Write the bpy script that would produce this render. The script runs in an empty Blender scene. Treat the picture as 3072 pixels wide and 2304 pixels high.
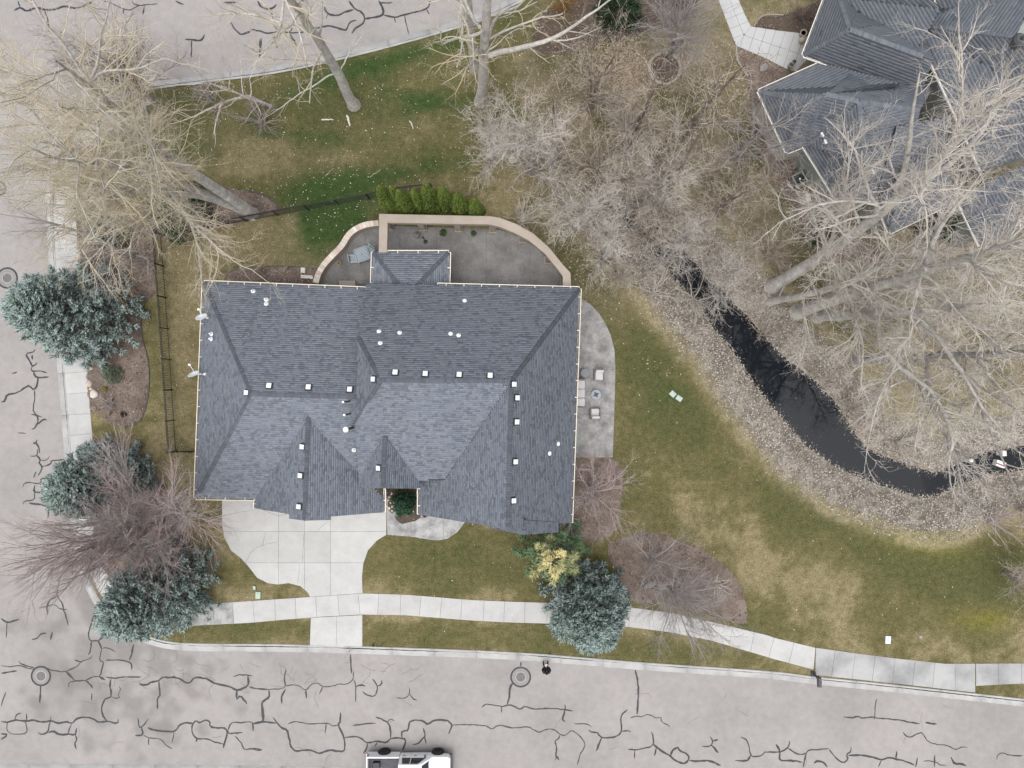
import bpy, bmesh, math, random
import numpy as np
from mathutils import Vector, Matrix

# ------------------------------------------------------------------ camera, sky, sun, exposure
scene = bpy.context.scene
COL = scene.collection
H = 50.7          # height of the camera over the lawn (m)
FPX = 2131.0      # focal length in photo pixels (3072 wide)
cam_d = bpy.data.cameras.new('camera')
cam = bpy.data.objects.new('camera', cam_d)
COL.objects.link(cam)
cam.location = (0, 0, H)
cam.rotation_euler = (0, 0, 0)
cam_d.sensor_width = 36.0
cam_d.lens = 36.0 * FPX / 3072.0
cam_d.clip_start = 0.1
cam_d.clip_end = 2000
scene.camera = cam

world = bpy.data.worlds.new("World")
scene.world = world
world.use_nodes = True
wn = world.node_tree.nodes
wl = world.node_tree.links
wn.clear()
SUN_EL, SUN_AZ = math.radians(76), math.radians(200)
sky = wn.new('ShaderNodeTexSky')
sky.sky_type = 'NISHITA'
sky.sun_disc = False
sky.sun_elevation = SUN_EL
sky.sun_rotation = SUN_AZ
sky.air_density = 1.0
sky.dust_density = 4.0
sky.ozone_density = 1.0
hsv = wn.new('ShaderNodeHueSaturation')
hsv.inputs['Saturation'].default_value = 0.22
bg = wn.new('ShaderNodeBackground')
bg.inputs['Strength'].default_value = 0.15
wo = wn.new('ShaderNodeOutputWorld')
wl.new(sky.outputs[0], hsv.inputs['Color'])
wl.new(hsv.outputs[0], bg.inputs['Color'])
wl.new(bg.outputs[0], wo.inputs['Surface'])

sd = bpy.data.lights.new('sun', 'SUN')
sd.energy = 0.5
sd.angle = math.radians(70)
sd.color = (1.0, 0.97, 0.93)
sun = bpy.data.objects.new('sun', sd)
COL.objects.link(sun)
sdir = Vector((math.sin(SUN_AZ) * math.cos(SUN_EL), math.cos(SUN_AZ) * math.cos(SUN_EL), math.sin(SUN_EL)))
sun.rotation_euler = sdir.to_track_quat('Z', 'Y').to_euler()
sun.location = (0, 0, 80)

scene.view_settings.view_transform = 'Standard'
scene.view_settings.look = 'None'
scene.view_settings.exposure = 0.9
scene.view_settings.gamma = 1.0
scene.view_settings.use_curve_mapping = False

# ------------------------------------------------------------------ helpers
R = random.Random(7)
NR = np.random.default_rng(11)

def W(x, y, z=0.0):
    """photo pixel at height z -> world point"""
    s = (H - z) / FPX
    return np.array([(x - 1536.0) * s, (1152.0 - y) * s, z])

def WP(pts, z=0.0):
    return [W(p[0], p[1], z if len(p) < 3 else p[2]) for p in pts]

def ZP(org, pts):
    """pixel traced in an enlarged view of an 800x600 region"""
    return [(org[0] + p[0] / 2.765, org[1] + p[1] / 2.765) for p in pts]

OFF = {}
def off(o):
    return OFF.get(o.name, np.zeros(3)) if o is not None else np.zeros(3)

def props(o, label=None, cat=None, group=None, kind=None):
    if label: o['label'] = label
    if cat: o['category'] = cat
    if group: o['group'] = group
    if kind: o['kind'] = kind
    return o

def thing(name, loc, label, cat, group=None, rot=0.0):
    o = bpy.data.objects.new(name, None)
    o.empty_display_size = 0.2
    COL.objects.link(o)
    o.location = tuple(float(v) for v in loc)
    o.rotation_euler = (0, 0, rot)
    OFF[o.name] = np.array(loc, float)
    return props(o, label, cat, group)

def np_mesh(name, V, F, col=None):
    """V (n,3); F list of (m,k) index arrays"""
    me = bpy.data.meshes.new(name)
    V = np.asarray(V, np.float32)
    if not isinstance(F, (list, tuple)): F = [F]
    F = [np.asarray(f, np.int32) for f in F if len(f)]
    me.vertices.add(len(V))
    me.vertices.foreach_set('co', V.ravel())
    loops = np.concatenate([f.ravel() for f in F])
    tot = np.concatenate([np.full(len(f), f.shape[1], np.int32) for f in F])
    start = np.concatenate([[0], np.cumsum(tot)[:-1]]).astype(np.int32)
    me.loops.add(len(loops))
    me.loops.foreach_set('vertex_index', loops)
    me.polygons.add(len(tot))
    me.polygons.foreach_set('loop_start', start)
    me.polygons.foreach_set('loop_total', tot)
    if col is not None:
        a = me.color_attributes.new('col', 'FLOAT_COLOR', 'POINT')
        c = np.ones((len(V), 4), np.float32)
        c[:, :3] = col
        a.data.foreach_set('color', c.ravel())
    me.update(calc_edges=True)
    me.validate()
    return me

def obj_mesh(name, me, mat, parent=None, smooth=False, loc=None):
    o = bpy.data.objects.new(name, me)
    COL.objects.link(o)
    if mat is not None and len(me.materials) == 0: me.materials.append(mat)
    if parent is not None: o.parent = parent
    if loc is not None: o.location = tuple(float(v) for v in loc)
    if smooth and len(me.polygons):
        me.polygons.foreach_set('use_smooth', np.ones(len(me.polygons), bool))
    return o

def add_np(name, V, F, mat, parent=None, col=None, smooth=False, local=False):
    """world-space vertices -> object; children are stored relative to their parent"""
    V = np.asarray(V, float)
    if local:
        o = obj_mesh(name, np_mesh(name, V, F, col), mat, parent, smooth)
        OFF[o.name] = off(parent)
        return o
    if parent is not None:
        o = obj_mesh(name, np_mesh(name, V - off(parent), F, col), mat, parent, smooth)
        OFF[o.name] = off(parent).copy()
    else:
        c = np.array([V[:, 0].mean(), V[:, 1].mean(), V[:, 2].min()])
        o = obj_mesh(name, np_mesh(name, V - c, F, col), mat, None, smooth, loc=c)
        OFF[o.name] = c
    return o

class MB:
    """small mesh collector (n-gons allowed)"""
    def __init__(s):
        s.v = []; s.f = []
    def poly(s, pts):
        b = len(s.v); s.v += [tuple(map(float, p)) for p in pts]
        s.f.append(list(range(b, b + len(pts)))); return s
    def box(s, c, size, rz=0.0, M=None):
        b = len(s.v)
        for dz in (-.5, .5):
            for dx, dy in ((-.5, -.5), (.5, -.5), (.5, .5), (-.5, .5)):
                x, y, z = dx * size[0], dy * size[1], dz * size[2]
                if M is not None:
                    p = M @ Vector((x, y, z)); x, y, z = p
                else:
                    x, y = x * math.cos(rz) - y * math.sin(rz), x * math.sin(rz) + y * math.cos(rz)
                s.v.append((c[0] + x, c[1] + y, c[2] + z))
        for q in ((3, 2, 1, 0), (4, 5, 6, 7), (0, 1, 5, 4), (1, 2, 6, 5), (2, 3, 7, 6), (3, 0, 4, 7)):
            s.f.append([b + i for i in q])
        return s
    def prism(s, pts, z0, z1):
        """pts: xy list, counter-clockwise or not"""
        a = sum(pts[i][0] * pts[(i + 1) % len(pts)][1] - pts[(i + 1) % len(pts)][0] * pts[i][1] for i in range(len(pts)))
        if a < 0: pts = pts[::-1]
        n = len(pts); b = len(s.v)
        s.v += [(float(p[0]), float(p[1]), z0) for p in pts] + [(float(p[0]), float(p[1]), z1) for p in pts]
        s.f.append([b + i for i in range(n)][::-1]); s.f.append([b + n + i for i in range(n)])
        for i in range(n):
            j = (i + 1) % n
            s.f.append([b + i, b + j, b + n + j, b + n + i])
        return s
    def tube(s, pts, rad, k=8, cap=True):
        pts = [Vector(p) for p in pts]; n = len(pts)
        rad = rad if isinstance(rad, (list, tuple)) else [rad] * n
        b = len(s.v); ref = None
        for i, p in enumerate(pts):
            t = (pts[min(i + 1, n - 1)] - pts[max(i - 1, 0)]).normalized()
            if ref is None:
                ref = Vector((0, 0, 1)) if abs(t.z) < .9 else Vector((1, 0, 0))
            u = t.cross(ref).normalized(); w = t.cross(u)
            for j in range(k):
                a = 2 * math.pi * j / k
                s.v.append(tuple(p + rad[i] * (math.cos(a) * u + math.sin(a) * w)))
        for i in range(n - 1):
            for j in range(k):
                j2 = (j + 1) % k
                s.f.append([b + i * k + j, b + i * k + j2, b + (i + 1) * k + j2, b + (i + 1) * k + j])
        if cap:
            s.f.append([b + j for j in range(k)][::-1]); s.f.append([b + (n - 1) * k + j for j in range(k)])
        return s
    def lathe(s, prof, c=(0, 0, 0), k=20, M=None):
        """prof: (r,z) list"""
        b = len(s.v)
        for r, z in prof:
            for j in range(k):
                a = 2 * math.pi * j / k
                p = Vector((r * math.cos(a), r * math.sin(a), z))
                if M is not None: p = M @ p
                s.v.append((c[0] + p.x, c[1] + p.y, c[2] + p.z))
        for i in range(len(prof) - 1):
            for j in range(k):
                j2 = (j + 1) % k
                s.f.append([b + i * k + j, b + i * k + j2, b + (i + 1) * k + j2, b + (i + 1) * k + j])
        s.f.append([b + j for j in range(k)][::-1])
        s.f.append([b + (len(prof) - 1) * k + j for j in range(k)])
        return s
    def build(s, name, mat, parent=None, local=False, smooth=False, bevel=0.0, seg=2):
        V = np.array(s.v, float)
        if local or parent is None:
            c = np.zeros(3)
        else:
            c = off(parent)
        loc = None
        if parent is None and not local:
            c = np.array([V[:, 0].mean(), V[:, 1].mean(), V[:, 2].min()]); loc = c
        me = bpy.data.meshes.new(name)
        me.from_pydata([tuple(v) for v in (V - c)], [], s.f)
        me.update()
        o = obj_mesh(name, me, mat, parent, smooth, loc)
        OFF[o.name] = loc if loc is not None else (off(parent).copy() if parent is not None else np.zeros(3))
        if bevel > 0:
            m = o.modifiers.new('bevel', 'BEVEL'); m.width = bevel; m.segments = seg; m.limit_method = 'ANGLE'
        return o

def copy_part(src, parent, name=None):
    c = src.copy(); COL.objects.link(c)
    if name: c.name = name
    c.parent = parent
    return c

def inpoly(px, py, poly):
    """vectorised point in polygon"""
    px = np.asarray(px, float); py = np.asarray(py, float)
    r = np.zeros(px.shape, bool); n = len(poly)
    for i in range(n):
        x1, y1 = poly[i][0], poly[i][1]; x2, y2 = poly[(i + 1) % n][0], poly[(i + 1) % n][1]
        if y1 == y2: continue
        c = ((y1 > py) != (y2 > py)) & (px < (x2 - x1) * (py - y1) / (y2 - y1) + x1)
        r ^= c
    return r

def seg_dist(px, py, line, closed=False):
    """distance to a polyline, and arc parameter (segment index + t)"""
    best = np.full(np.shape(px), 1e9); par = np.zeros(np.shape(px))
    n = len(line)
    for i in range(n if closed else n - 1):
        a = line[i]; b = line[(i + 1) % n]
        dx, dy = b[0] - a[0], b[1] - a[1]
        L2 = dx * dx + dy * dy + 1e-9
        t = np.clip(((px - a[0]) * dx + (py - a[1]) * dy) / L2, 0, 1)
        d = np.hypot(px - a[0] - t * dx, py - a[1] - t * dy)
        m = d < best
        best = np.where(m, d, best); par = np.where(m, i + t, par)
    return best, par

def smooth_line(pts, n=6):
    """Catmull-Rom"""
    P = [np.array(p, float) for p in pts]
    out = []
    for i in range(len(P) - 1):
        p0 = P[max(i - 1, 0)]; p1 = P[i]; p2 = P[i + 1]; p3 = P[min(i + 2, len(P) - 1)]
        for k in range(n):
            t = k / n
            out.append(.5 * ((2 * p1) + (-p0 + p2) * t + (2 * p0 - 5 * p1 + 4 * p2 - p3) * t * t + (-p0 + 3 * p1 - 3 * p2 + p3) * t ** 3))
    out.append(P[-1])
    return out

def resample(pts, step=None, n=None):
    P = np.array([p for p in pts], float)
    d = np.concatenate([[0], np.cumsum(np.linalg.norm(np.diff(P, axis=0), axis=1))])
    if n is None: n = max(2, int(round(d[-1] / step)) + 1)
    t = np.linspace(0, d[-1], n)
    return np.stack([np.interp(t, d, P[:, k]) for k in range(P.shape[1])], 1)

def clip_half(poly, a, b, c):
    """keep a*x+b*y<=c"""
    out = []
    n = len(poly)
    for i in range(n):
        p, q = poly[i], poly[(i + 1) % n]
        dp = a * p[0] + b * p[1] - c; dq = a * q[0] + b * q[1] - c
        if dp <= 0: out.append((p[0], p[1]))
        if dp * dq < 0:
            t = dp / (dp - dq)
            out.append((p[0] + t * (q[0] - p[0]), p[1] + t * (q[1] - p[1])))
    return out

def area(p):
    return .5 * abs(sum(p[i][0] * p[(i + 1) % len(p)][1] - p[(i + 1) % len(p)][0] * p[i][1] for i in range(len(p))))

def vnoise(x, y, scale, seed):
    """smooth value noise at world coordinates"""
    g = np.random.default_rng(seed).random((256, 256))
    u = x / scale + 1000.3; v = y / scale + 1000.7
    i = np.floor(u).astype(int); j = np.floor(v).astype(int)
    fu = u - i; fv = v - j
    fu = fu * fu * (3 - 2 * fu); fv = fv * fv * (3 - 2 * fv)
    i0 = i % 256; i1 = (i + 1) % 256; j0 = j % 256; j1 = (j + 1) % 256
    return (g[i0, j0] * (1 - fu) + g[i1, j0] * fu) * (1 - fv) + (g[i0, j1] * (1 - fu) + g[i1, j1] * fu) * fv

def fbm(x, y, scale, seed, oct=4):
    r = 0; a = 1; s = 0
    for k in range(oct):
        r = r + a * vnoise(x, y, scale / 2 ** k, seed + k); s += a; a *= .55
    return r / s

# ------------------------------------------------------------------ materials
def mat(name, base, rough=0.8, var=0.15, scale=3.0, fine=30.0, fvar=0.12, bump=0.0, bscale=40.0, attr=False, spec=0.3,
        metal=0.0, tint=None, tscale=0.6, tamt=0.0, coat=0.0, objvar=0.0, stain=None):
    m = bpy.data.materials.new(name)
    m.use_nodes = True
    nt = m.node_tree; N = nt.nodes; L = nt.links
    b = N['Principled BSDF']
    b.inputs['Roughness'].default_value = rough
    b.inputs['Specular IOR Level'].default_value = spec
    b.inputs['Metallic'].default_value = metal
    if coat: b.inputs['Coat Weight'].default_value = coat
    tc = N.new('ShaderNodeTexCoord')
    geo = N.new('ShaderNodeNewGeometry')
    def noise(sc, det=4):
        n = N.new('ShaderNodeTexNoise'); n.inputs['Scale'].default_value = sc; n.inputs['Detail'].default_value = det
        n.inputs['Roughness'].default_value = .6
        L.new(geo.outputs['Position'], n.inputs['Vector']); return n
    if attr:
        src = N.new('ShaderNodeAttribute'); src.attribute_name = 'col'; csock = src.outputs['Color']
    else:
        src = N.new('ShaderNodeRGB'); src.outputs[0].default_value = (*base, 1); csock = src.outputs[0]
    if tint is not None and tamt > 0:
        n = noise(tscale, 5)
        rmp = N.new('ShaderNodeMapRange'); rmp.inputs[1].default_value = .4; rmp.inputs[2].default_value = .68
        rmp.inputs[3].default_value = 0; rmp.inputs[4].default_value = tamt
        L.new(n.outputs['Fac'], rmp.inputs[0])
        mx = N.new('ShaderNodeMix'); mx.data_type = 'RGBA'
        L.new(rmp.outputs[0], mx.inputs[0]); L.new(csock, mx.inputs[6]); mx.inputs[7].default_value = (*tint, 1)
        csock = mx.outputs[2]
    if stain is not None:      # an old spill or damp patch with a place of its own: (x, y, radius, colour)
        sx, sy, sr, scol = stain
        vd = N.new('ShaderNodeVectorMath'); vd.operation = 'DISTANCE'; vd.inputs[1].default_value = (sx, sy, -.12)
        L.new(geo.outputs['Position'], vd.inputs[0])
        r1 = N.new('ShaderNodeMapRange'); r1.inputs[1].default_value = sr; r1.inputs[2].default_value = sr * .25; r1.inputs[3].default_value = -.16; r1.inputs[4].default_value = .12
        L.new(vd.outputs['Value'], r1.inputs[0])
        n = noise(.55, 6)
        ad = N.new('ShaderNodeMath'); ad.operation = 'ADD'; L.new(r1.outputs[0], ad.inputs[0]); L.new(n.outputs['Fac'], ad.inputs[1])
        r2 = N.new('ShaderNodeMapRange'); r2.inputs[1].default_value = .5; r2.inputs[2].default_value = .66; r2.inputs[3].default_value = 0; r2.inputs[4].default_value = .5
        L.new(ad.outputs[0], r2.inputs[0])
        mx = N.new('ShaderNodeMix'); mx.data_type = 'RGBA'
        L.new(r2.outputs[0], mx.inputs[0]); L.new(csock, mx.inputs[6]); mx.inputs[7].default_value = (*scol, 1)
        csock = mx.outputs[2]
    if objvar:
        oi = N.new('ShaderNodeObjectInfo')
        r = N.new('ShaderNodeMapRange'); r.inputs[3].default_value = 1 - objvar; r.inputs[4].default_value = 1 + objvar
        L.new(oi.outputs['Random'], r.inputs[0])
        v = N.new('ShaderNodeVectorMath'); v.operation = 'SCALE'
        L.new(csock, v.inputs[0]); L.new(r.outputs[0], v.inputs['Scale']); csock = v.outputs[0]
    def mul(csock, sc, amt):
        n = noise(sc)
        r = N.new('ShaderNodeMapRange'); r.inputs[1].default_value = .25; r.inputs[2].default_value = .75
        r.inputs[3].default_value = 1 - amt; r.inputs[4].default_value = 1 + amt
        L.new(n.outputs['Fac'], r.inputs[0])
        v = N.new('ShaderNodeVectorMath'); v.operation = 'SCALE'
        L.new(csock, v.inputs[0]); L.new(r.outputs[0], v.inputs['Scale'])
        return v.outputs[0]
    if var: csock = mul(csock, scale, var)
    if fvar: csock = mul(csock, fine, fvar)
    L.new(csock, b.inputs['Base Color'])
    if bump:
        n = noise(bscale, 5)
        bp = N.new('ShaderNodeBump'); bp.inputs['Strength'].default_value = bump; bp.inputs['Distance'].default_value = .03
        L.new(n.outputs['Fac'], bp.inputs['Height']); L.new(bp.outputs[0], b.inputs['Normal'])
    return m

M = {}
M['ground'] = mat('ground_cover', (.1, .09, .04), .95, .3, 2.6, 10.0, .5, .8, 12, attr=True, spec=.1)
M['asphalt'] = mat('old_asphalt', (.285, .266, .256), .9, .09, 2.2, 26, .2, .3, 60, tint=(.20, .189, .181), tscale=.16, tamt=.55, spec=.2, stain=(-27.5, -19.5, 13, (.125, .118, .11)))
M['seal'] = mat('crack_sealant', (.026, .027, .032), .55, .25, 2.0, 20, .2, 0, attr=False, spec=.4)
M['thinseal'] = mat('hairline_crack', (.1, .095, .1), .8, .25, 2.0, 20, .2)
M['concrete'] = mat('pale_concrete', (.405, .40, .388), .85, .06, 1.2, 16, .06, .15, 60, tint=(.32, .315, .305), tscale=.8, tamt=.5, spec=.25, objvar=.055)
M['stained'] = mat('stained_concrete', (.36, .355, .345), .85, .1, 1.5, 12, .16, .15, 60, tint=(.13, .13, .135), tscale=1.3, tamt=.75, spec=.25)
M['patio'] = mat('grey_patio_concrete', (.185, .18, .175), .8, .16, .9, 10, .2, .15, 60, tint=(.105, .1, .098), tscale=.7, tamt=.8, spec=.3)
M['patio_e'] = mat('mottled_patio_concrete', (.275, .268, .26), .8, .2, 1.6, 7, .2, .15, 60, tint=(.14, .137, .137), tscale=1.3, tamt=.9, spec=.3)
M['joint'] = mat('joint_filler', (.075, .07, .065), .95, .2)
M['mulch'] = mat('bark_mulch', (.175, .138, .115), .95, .25, 1.2, 12, .5, .8, 18, tint=(.085, .062, .05), tscale=.9, tamt=.7, spec=.1)
M['mulch2'] = mat('dark_bark_mulch', (.088, .068, .053), .95, .25, 1.2, 16, .5, .8, 18, spec=.1)
M['shingle'] = mat('slate_shingle', (.1, .1, .1), .85, .05, 1.0, 60, .12, .2, 80, attr=True, spec=.25)
M['deck'] = mat('deck_with_course_shade', (.035, .04, .048), .9, .08, 1.0, 40, .1, spec=.2)  # roof deck, coloured dark to paint shadow lines between shingle courses
M['cap'] = mat('ridge_cap', (.1, .1, .1), .9, .06, 1.0, 50, .12, .2, 80, attr=True, spec=.2)
M['white'] = mat('white_paint', (.74, .72, .68), .45, .04, 2, 20, .04)
M['cream'] = mat('cream_gutter', (.66, .62, .55), .5, .05, 2, 20, .05)
M['whitemetal'] = mat('pale_painted_metal', (.66, .68, .70), .4, .04, 2, 20, .05)
M['stucco'] = mat('beige_stucco', (.36, .31, .25), .9, .06, 1, 30, .06, .2, 90)
M['stucco2'] = mat('tan_stucco', (.33, .285, .24), .9, .07, 1, 20, .08, .2, 90, tint=(.25, .21, .17), tscale=.8, tamt=.5)
M['sage'] = mat('sage_siding', (.26, .275, .25), .8, .05, 1, 30, .05)
M['stonewall'] = mat('pale_stone_veneer', (.42, .385, .33), .9, .14, 2.5, 8, .2, .4, 12)
M['brick'] = mat('pinkish_cap_brick', (.1, .1, .1), .9, .12, 6, 30, .15, .2, 60, attr=True)
M['black'] = mat('black_metal', (.018, .018, .02), .45, .1, 3, 30, .1, spec=.4)
M['darkgrey'] = mat('dark_grey_metal', (.06, .062, .068), .5, .1, 3, 30, .1, spec=.4)
M['glass'] = mat('dark_glass', (.015, .018, .022), .06, 0, 1, 1, 0, spec=.6)
M['bark'] = mat('pale_grey_bark', (.43, .405, .37), .95, .3, 1.6, 7, .34, .9, 9, spec=.1, tint=(.3, .28, .255), tscale=.7, tamt=.6)
M['bark_grey'] = mat('grey_bark', (.28, .26, .245), .95, .3, 1.6, 8, .32, .8, 10, spec=.1)
M['bark_brown'] = mat('brown_bark', (.16, .13, .11), .95, .2, 1.6, 14, .2, .6, 20, spec=.1)
M['birch'] = mat('birch_bark', (.5, .44, .42), .9, .25, 3, 6, .4, .3, 12, spec=.1)
M['twig_y'] = mat('yellow_tan_twigs', (.49, .445, .36), .95, .2, .5, 3, .2, spec=.1, tint=(.45, .33, .16), tscale=.45, tamt=.5)
M['twig_p'] = mat('pale_twigs', (.52, .475, .42), .95, .2, .5, 3, .18, spec=.1)
M['twig_t'] = mat('tan_twigs', (.40, .345, .285), .95, .22, .6, 4, .2, spec=.1)
M['twig_g'] = mat('grey_twigs', (.32, .29, .28), .95, .2, .6, 4, .2, spec=.1)
M['twig_r'] = mat('reddish_grey_twigs', (.42, .365, .355), .95, .2, .6, 4, .2, spec=.1, tint=(.46, .30, .29), tscale=.35, tamt=.55)
M['twig_b'] = mat('brown_twigs', (.17, .13, .11), .95, .2, .6, 4, .2, spec=.1)
M['twig_o'] = mat('rust_twigs', (.27, .16, .06), .95, .25, 1.2, 5, .25, spec=.1)
M['needle'] = mat('conifer_needles', (.1, .1, .1), .8, .12, 1.5, 20, .15, attr=True, spec=.2)
M['litter'] = mat('leaf_litter', (.1, .1, .1), .95, 0, 1, 30, .1, attr=True, spec=.1)
M['stone'] = mat('sandstone', (.42, .35, .29), .9, .2, 3, 14, .2, .5, 12, tint=(.5, .47, .42), tscale=2, tamt=.6)
M['limestone'] = mat('pale_limestone', (.52, .49, .43), .9, .14, 4, 14, .16, .5, 14)
M['greyrock'] = mat('grey_rock', (.24, .225, .21), .9, .25, 3, 12, .25, .5, 12)
M['cushion'] = mat('light_cushion', (.47, .45, .45), .95, .04, 3, 40, .06, .1, 120)
M['frame'] = mat('grey_woven_frame', (.2, .185, .175), .8, .1, 6, 60, .2)
M['teal'] = mat('weathered_blue_grey_wood', (.29, .345, .37), .7, .08, 4, 30, .1)
M['greenplastic'] = mat('pale_green_plastic', (.34, .43, .35), .6, .06, 4, 30, .06)
M['iron'] = mat('cast_iron', (.14, .135, .13), .7, .2, 6, 60, .3, .5, 40)
M['paint'] = mat('white_car_paint', (.72, .73, .75), .25, .02, 1, 20, .02, spec=.5, coat=.6)
M['tyre'] = mat('tyre_rubber', (.02, .02, .021), .8, .15, 4, 40, .15)
M['rim'] = mat('alloy_rim', (.3, .3, .31), .35, .1, 4, 40, .1, metal=.8)
M['liner'] = mat('bed_liner', (.09, .09, .1), .85, .2, 3, 20, .3)
M['red'] = mat('red_lamp', (.42, .03, .035), .3, .05)
M['navy'] = mat('navy_jacket', (.018, .02, .032), .85, .15, 8, 40, .15)
M['darkcloth'] = mat('black_trousers', (.013, .013, .015), .9, .15, 8, 40, .15)
M['skin'] = mat('skin', (.42, .25, .18), .6, .05)
M['hair'] = mat('dark_hair', (.012, .01, .009), .7, .2, 20, 60, .2)
M['terracotta'] = mat('stone_planter', (.36, .32, .26), .85, .12, 4, 30, .15)
M['olive'] = mat('ochre_ceramic', (.25, .2, .09), .6, .2, 6, 30, .2)

# water: dark, mirror smooth
mw = bpy.data.materials.new('creek_water'); mw.use_nodes = True
_b = mw.node_tree.nodes['Principled BSDF']
_b.inputs['Base Color'].default_value = (.008, .010, .013, 1)
_b.inputs['Roughness'].default_value = .03
_b.inputs['IOR'].default_value = 1.33
_b.inputs['Specular IOR Level'].default_value = .5
_n = mw.node_tree.nodes.new('ShaderNodeTexNoise'); _n.inputs['Scale'].default_value = 3.0
_g = mw.node_tree.nodes.new('ShaderNodeNewGeometry')
_bp = mw.node_tree.nodes.new('ShaderNodeBump'); _bp.inputs['Strength'].default_value = .06; _bp.inputs['Distance'].default_value = .02
mw.node_tree.links.new(_g.outputs['Position'], _n.inputs['Vector'])
mw.node_tree.links.new(_n.outputs['Fac'], _bp.inputs['Height'])
mw.node_tree.links.new(_bp.outputs[0], _b.inputs['Normal'])
M['water'] = mw
# ------------------------------------------------------------------ lines of the street block (photo pixels on the ground)
ROAD_EDGE = [(1640, -55), (1560, -20), (1480, 18), (1397, 51), (1184, 112), (967, 166), (800, 199), (600, 224), (470, 241), (390, 256),
             (300, 290), (220, 350), (165, 430), (140, 520), (133, 610), (137, 700), (148, 850), (160, 1000), (170, 1120), (181, 1250),
             (192, 1400), (203, 1530), (222, 1660), (250, 1755), (290, 1830), (350, 1890), (430, 1930), (540, 1953), (800, 1957),
             (1000, 1961), (1150, 1966), (1550, 1982), (1914, 2011), (2300, 2038), (2446, 2055), (2692, 2080), (3072, 2122), (3200, 2138)]
road_w = [p[:2] for p in smooth_line([W(*p) for p in ROAD_EDGE], 5)]
road_w = [tuple(p) for p in resample(road_w, .5)]
def offset_line(L, d):
    P = np.array(L); T = np.gradient(P, axis=0); T /= np.linalg.norm(T, axis=1)[:, None]
    Nn = np.stack([-T[:, 1], T[:, 0]], 1)      # left of travel
    return P + Nn * d
# travel goes west along the top, south on the left, east at the bottom: the block lies to the left
kerb_in = offset_line(road_w, 0.60)
kerb_mid = offset_line(road_w, 0.44)
thr = [tuple(p) for p in offset_line(road_w, 0.47)]
block_poly = thr + [(60, -26), (60, 60), (10, 60)]

SOUTH = [tuple(W(x, y)[:2]) for x, y in ((-300, 2289), (0, 2293.5), (750, 2299), (1536, 2315), (2300, 2350), (3072, 2420), (3400, 2455))]
south_w = [tuple(p) for p in resample(smooth_line([np.array(p) for p in SOUTH], 5), .5)]
sthr = [tuple(p) for p in offset_line(south_w, -0.47)]
south_poly = sthr + [(70, -60), (-60, -60)]

# ------------------------------------------------------------------ creek
CREEK = [(1885, 655, 8), (1935, 705, 14), (1985, 745, 22), (2050, 800, 26), (2095, 858, 30), (2160, 930, 34), (2235, 1015, 38), (2310, 1110, 48), (2400, 1200, 62),
         (2465, 1275, 62), (2530, 1345, 44), (2610, 1395, 30), (2700, 1430, 29), (2790, 1455, 26), (2880, 1425, 18), (2950, 1395, 20), (3072, 1375, 22), (3250, 1350, 24)]
_c = [np.array([*W(x, y, -.6)[:2], max(.12, w / 42.0 - .28)]) for x, y, w in CREEK]
creek = np.array(smooth_line(_c, 4))
def creek_d(X, Y):
    d, p = seg_dist(X, Y, [tuple(c[:2]) for c in creek])
    hw = np.interp(p, np.arange(len(creek)), creek[:, 2])
    return d - hw + .25 * (fbm(X, Y, 1.2, 91, 3) - .5)

# ------------------------------------------------------------------ planting beds (photo pixels)
BEDS = {
 'west': [(236, 690), (330, 640), (450, 690), (468, 800), (466, 880), (437, 905), (425, 960), (430, 1020), (445, 1080), (448, 1150), (441, 1210), (426, 1255), (400, 1275), (370, 1280), (320, 1262), (292, 1240), (272, 1232), (258, 1100), (243, 900)],
 'north': [(440, 690), (455, 600), (600, 556), (740, 571), (800, 590), (843, 628), (760, 655), (640, 690), (480, 722)],
 'north wall': [(672, 862), (676, 840), (690, 818), (720, 806), (780, 800), (860, 799), (960, 806), (958, 866), (800, 868)],
 'south-east': [(1820, 1625), (1950, 1597), (2080, 1636), (2180, 1700), (2232, 1780), (2243, 1850), (2222, 1876), (2150, 1850), (1950, 1812), (1860, 1780)],
 'east wall': [(1700, 1378), (1850, 1381), (1868, 1480), (1838, 1600), (1700, 1620)],
 'south-west': [(292, 1440), (430, 1400), (490, 1450), (540, 1540), (560, 1660), (510, 1780), (420, 1800), (300, 1700), (274, 1560)],
 'neighbour west': [(2210, 138), (2371, 215), (2390, 240), (2350, 300), (2400, 560), (2480, 640), (2560, 720), (2700, 770), (2640, 810), (2460, 770), (2380, 650), (2340, 560), (2262, 430), (2246, 300), (2226, 210)],
 'neighbour entry': [(2262, 82), (2290, 47), (2350, 45), (2430, 12), (2500, -10), (2480, 60), (2440, 92), (2392, 99)],
 'top': [(1595, 95), (1640, 30), (1800, -30), (2060, -50), (2085, 55), (1950, 95), (1800, 135), (1700, 165), (1610, 155)],
}
BEDW = {k: [tuple(W(x, y)[:2]) for x, y in v] for k, v in BEDS.items()}

# ------------------------------------------------------------------ ground sheet
def axis(lo, hi, step, far):
    a = np.arange(lo, hi + 1e-6, step)
    k = np.array([1, 2, 4, 8, 16, 32, 64, 128, 256.]) * 1.0
    k = k[k < far]
    return np.concatenate([(lo - k)[::-1], a, hi + k])
gx = axis(-41, 41, .28, 400); gy = axis(-32, 32, .28, 400)
GX, GY = np.meshgrid(gx, gy)
inblock = inpoly(GX, GY, block_poly)
insouth = inpoly(GX, GY, south_poly)
land = inblock | insouth
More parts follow.
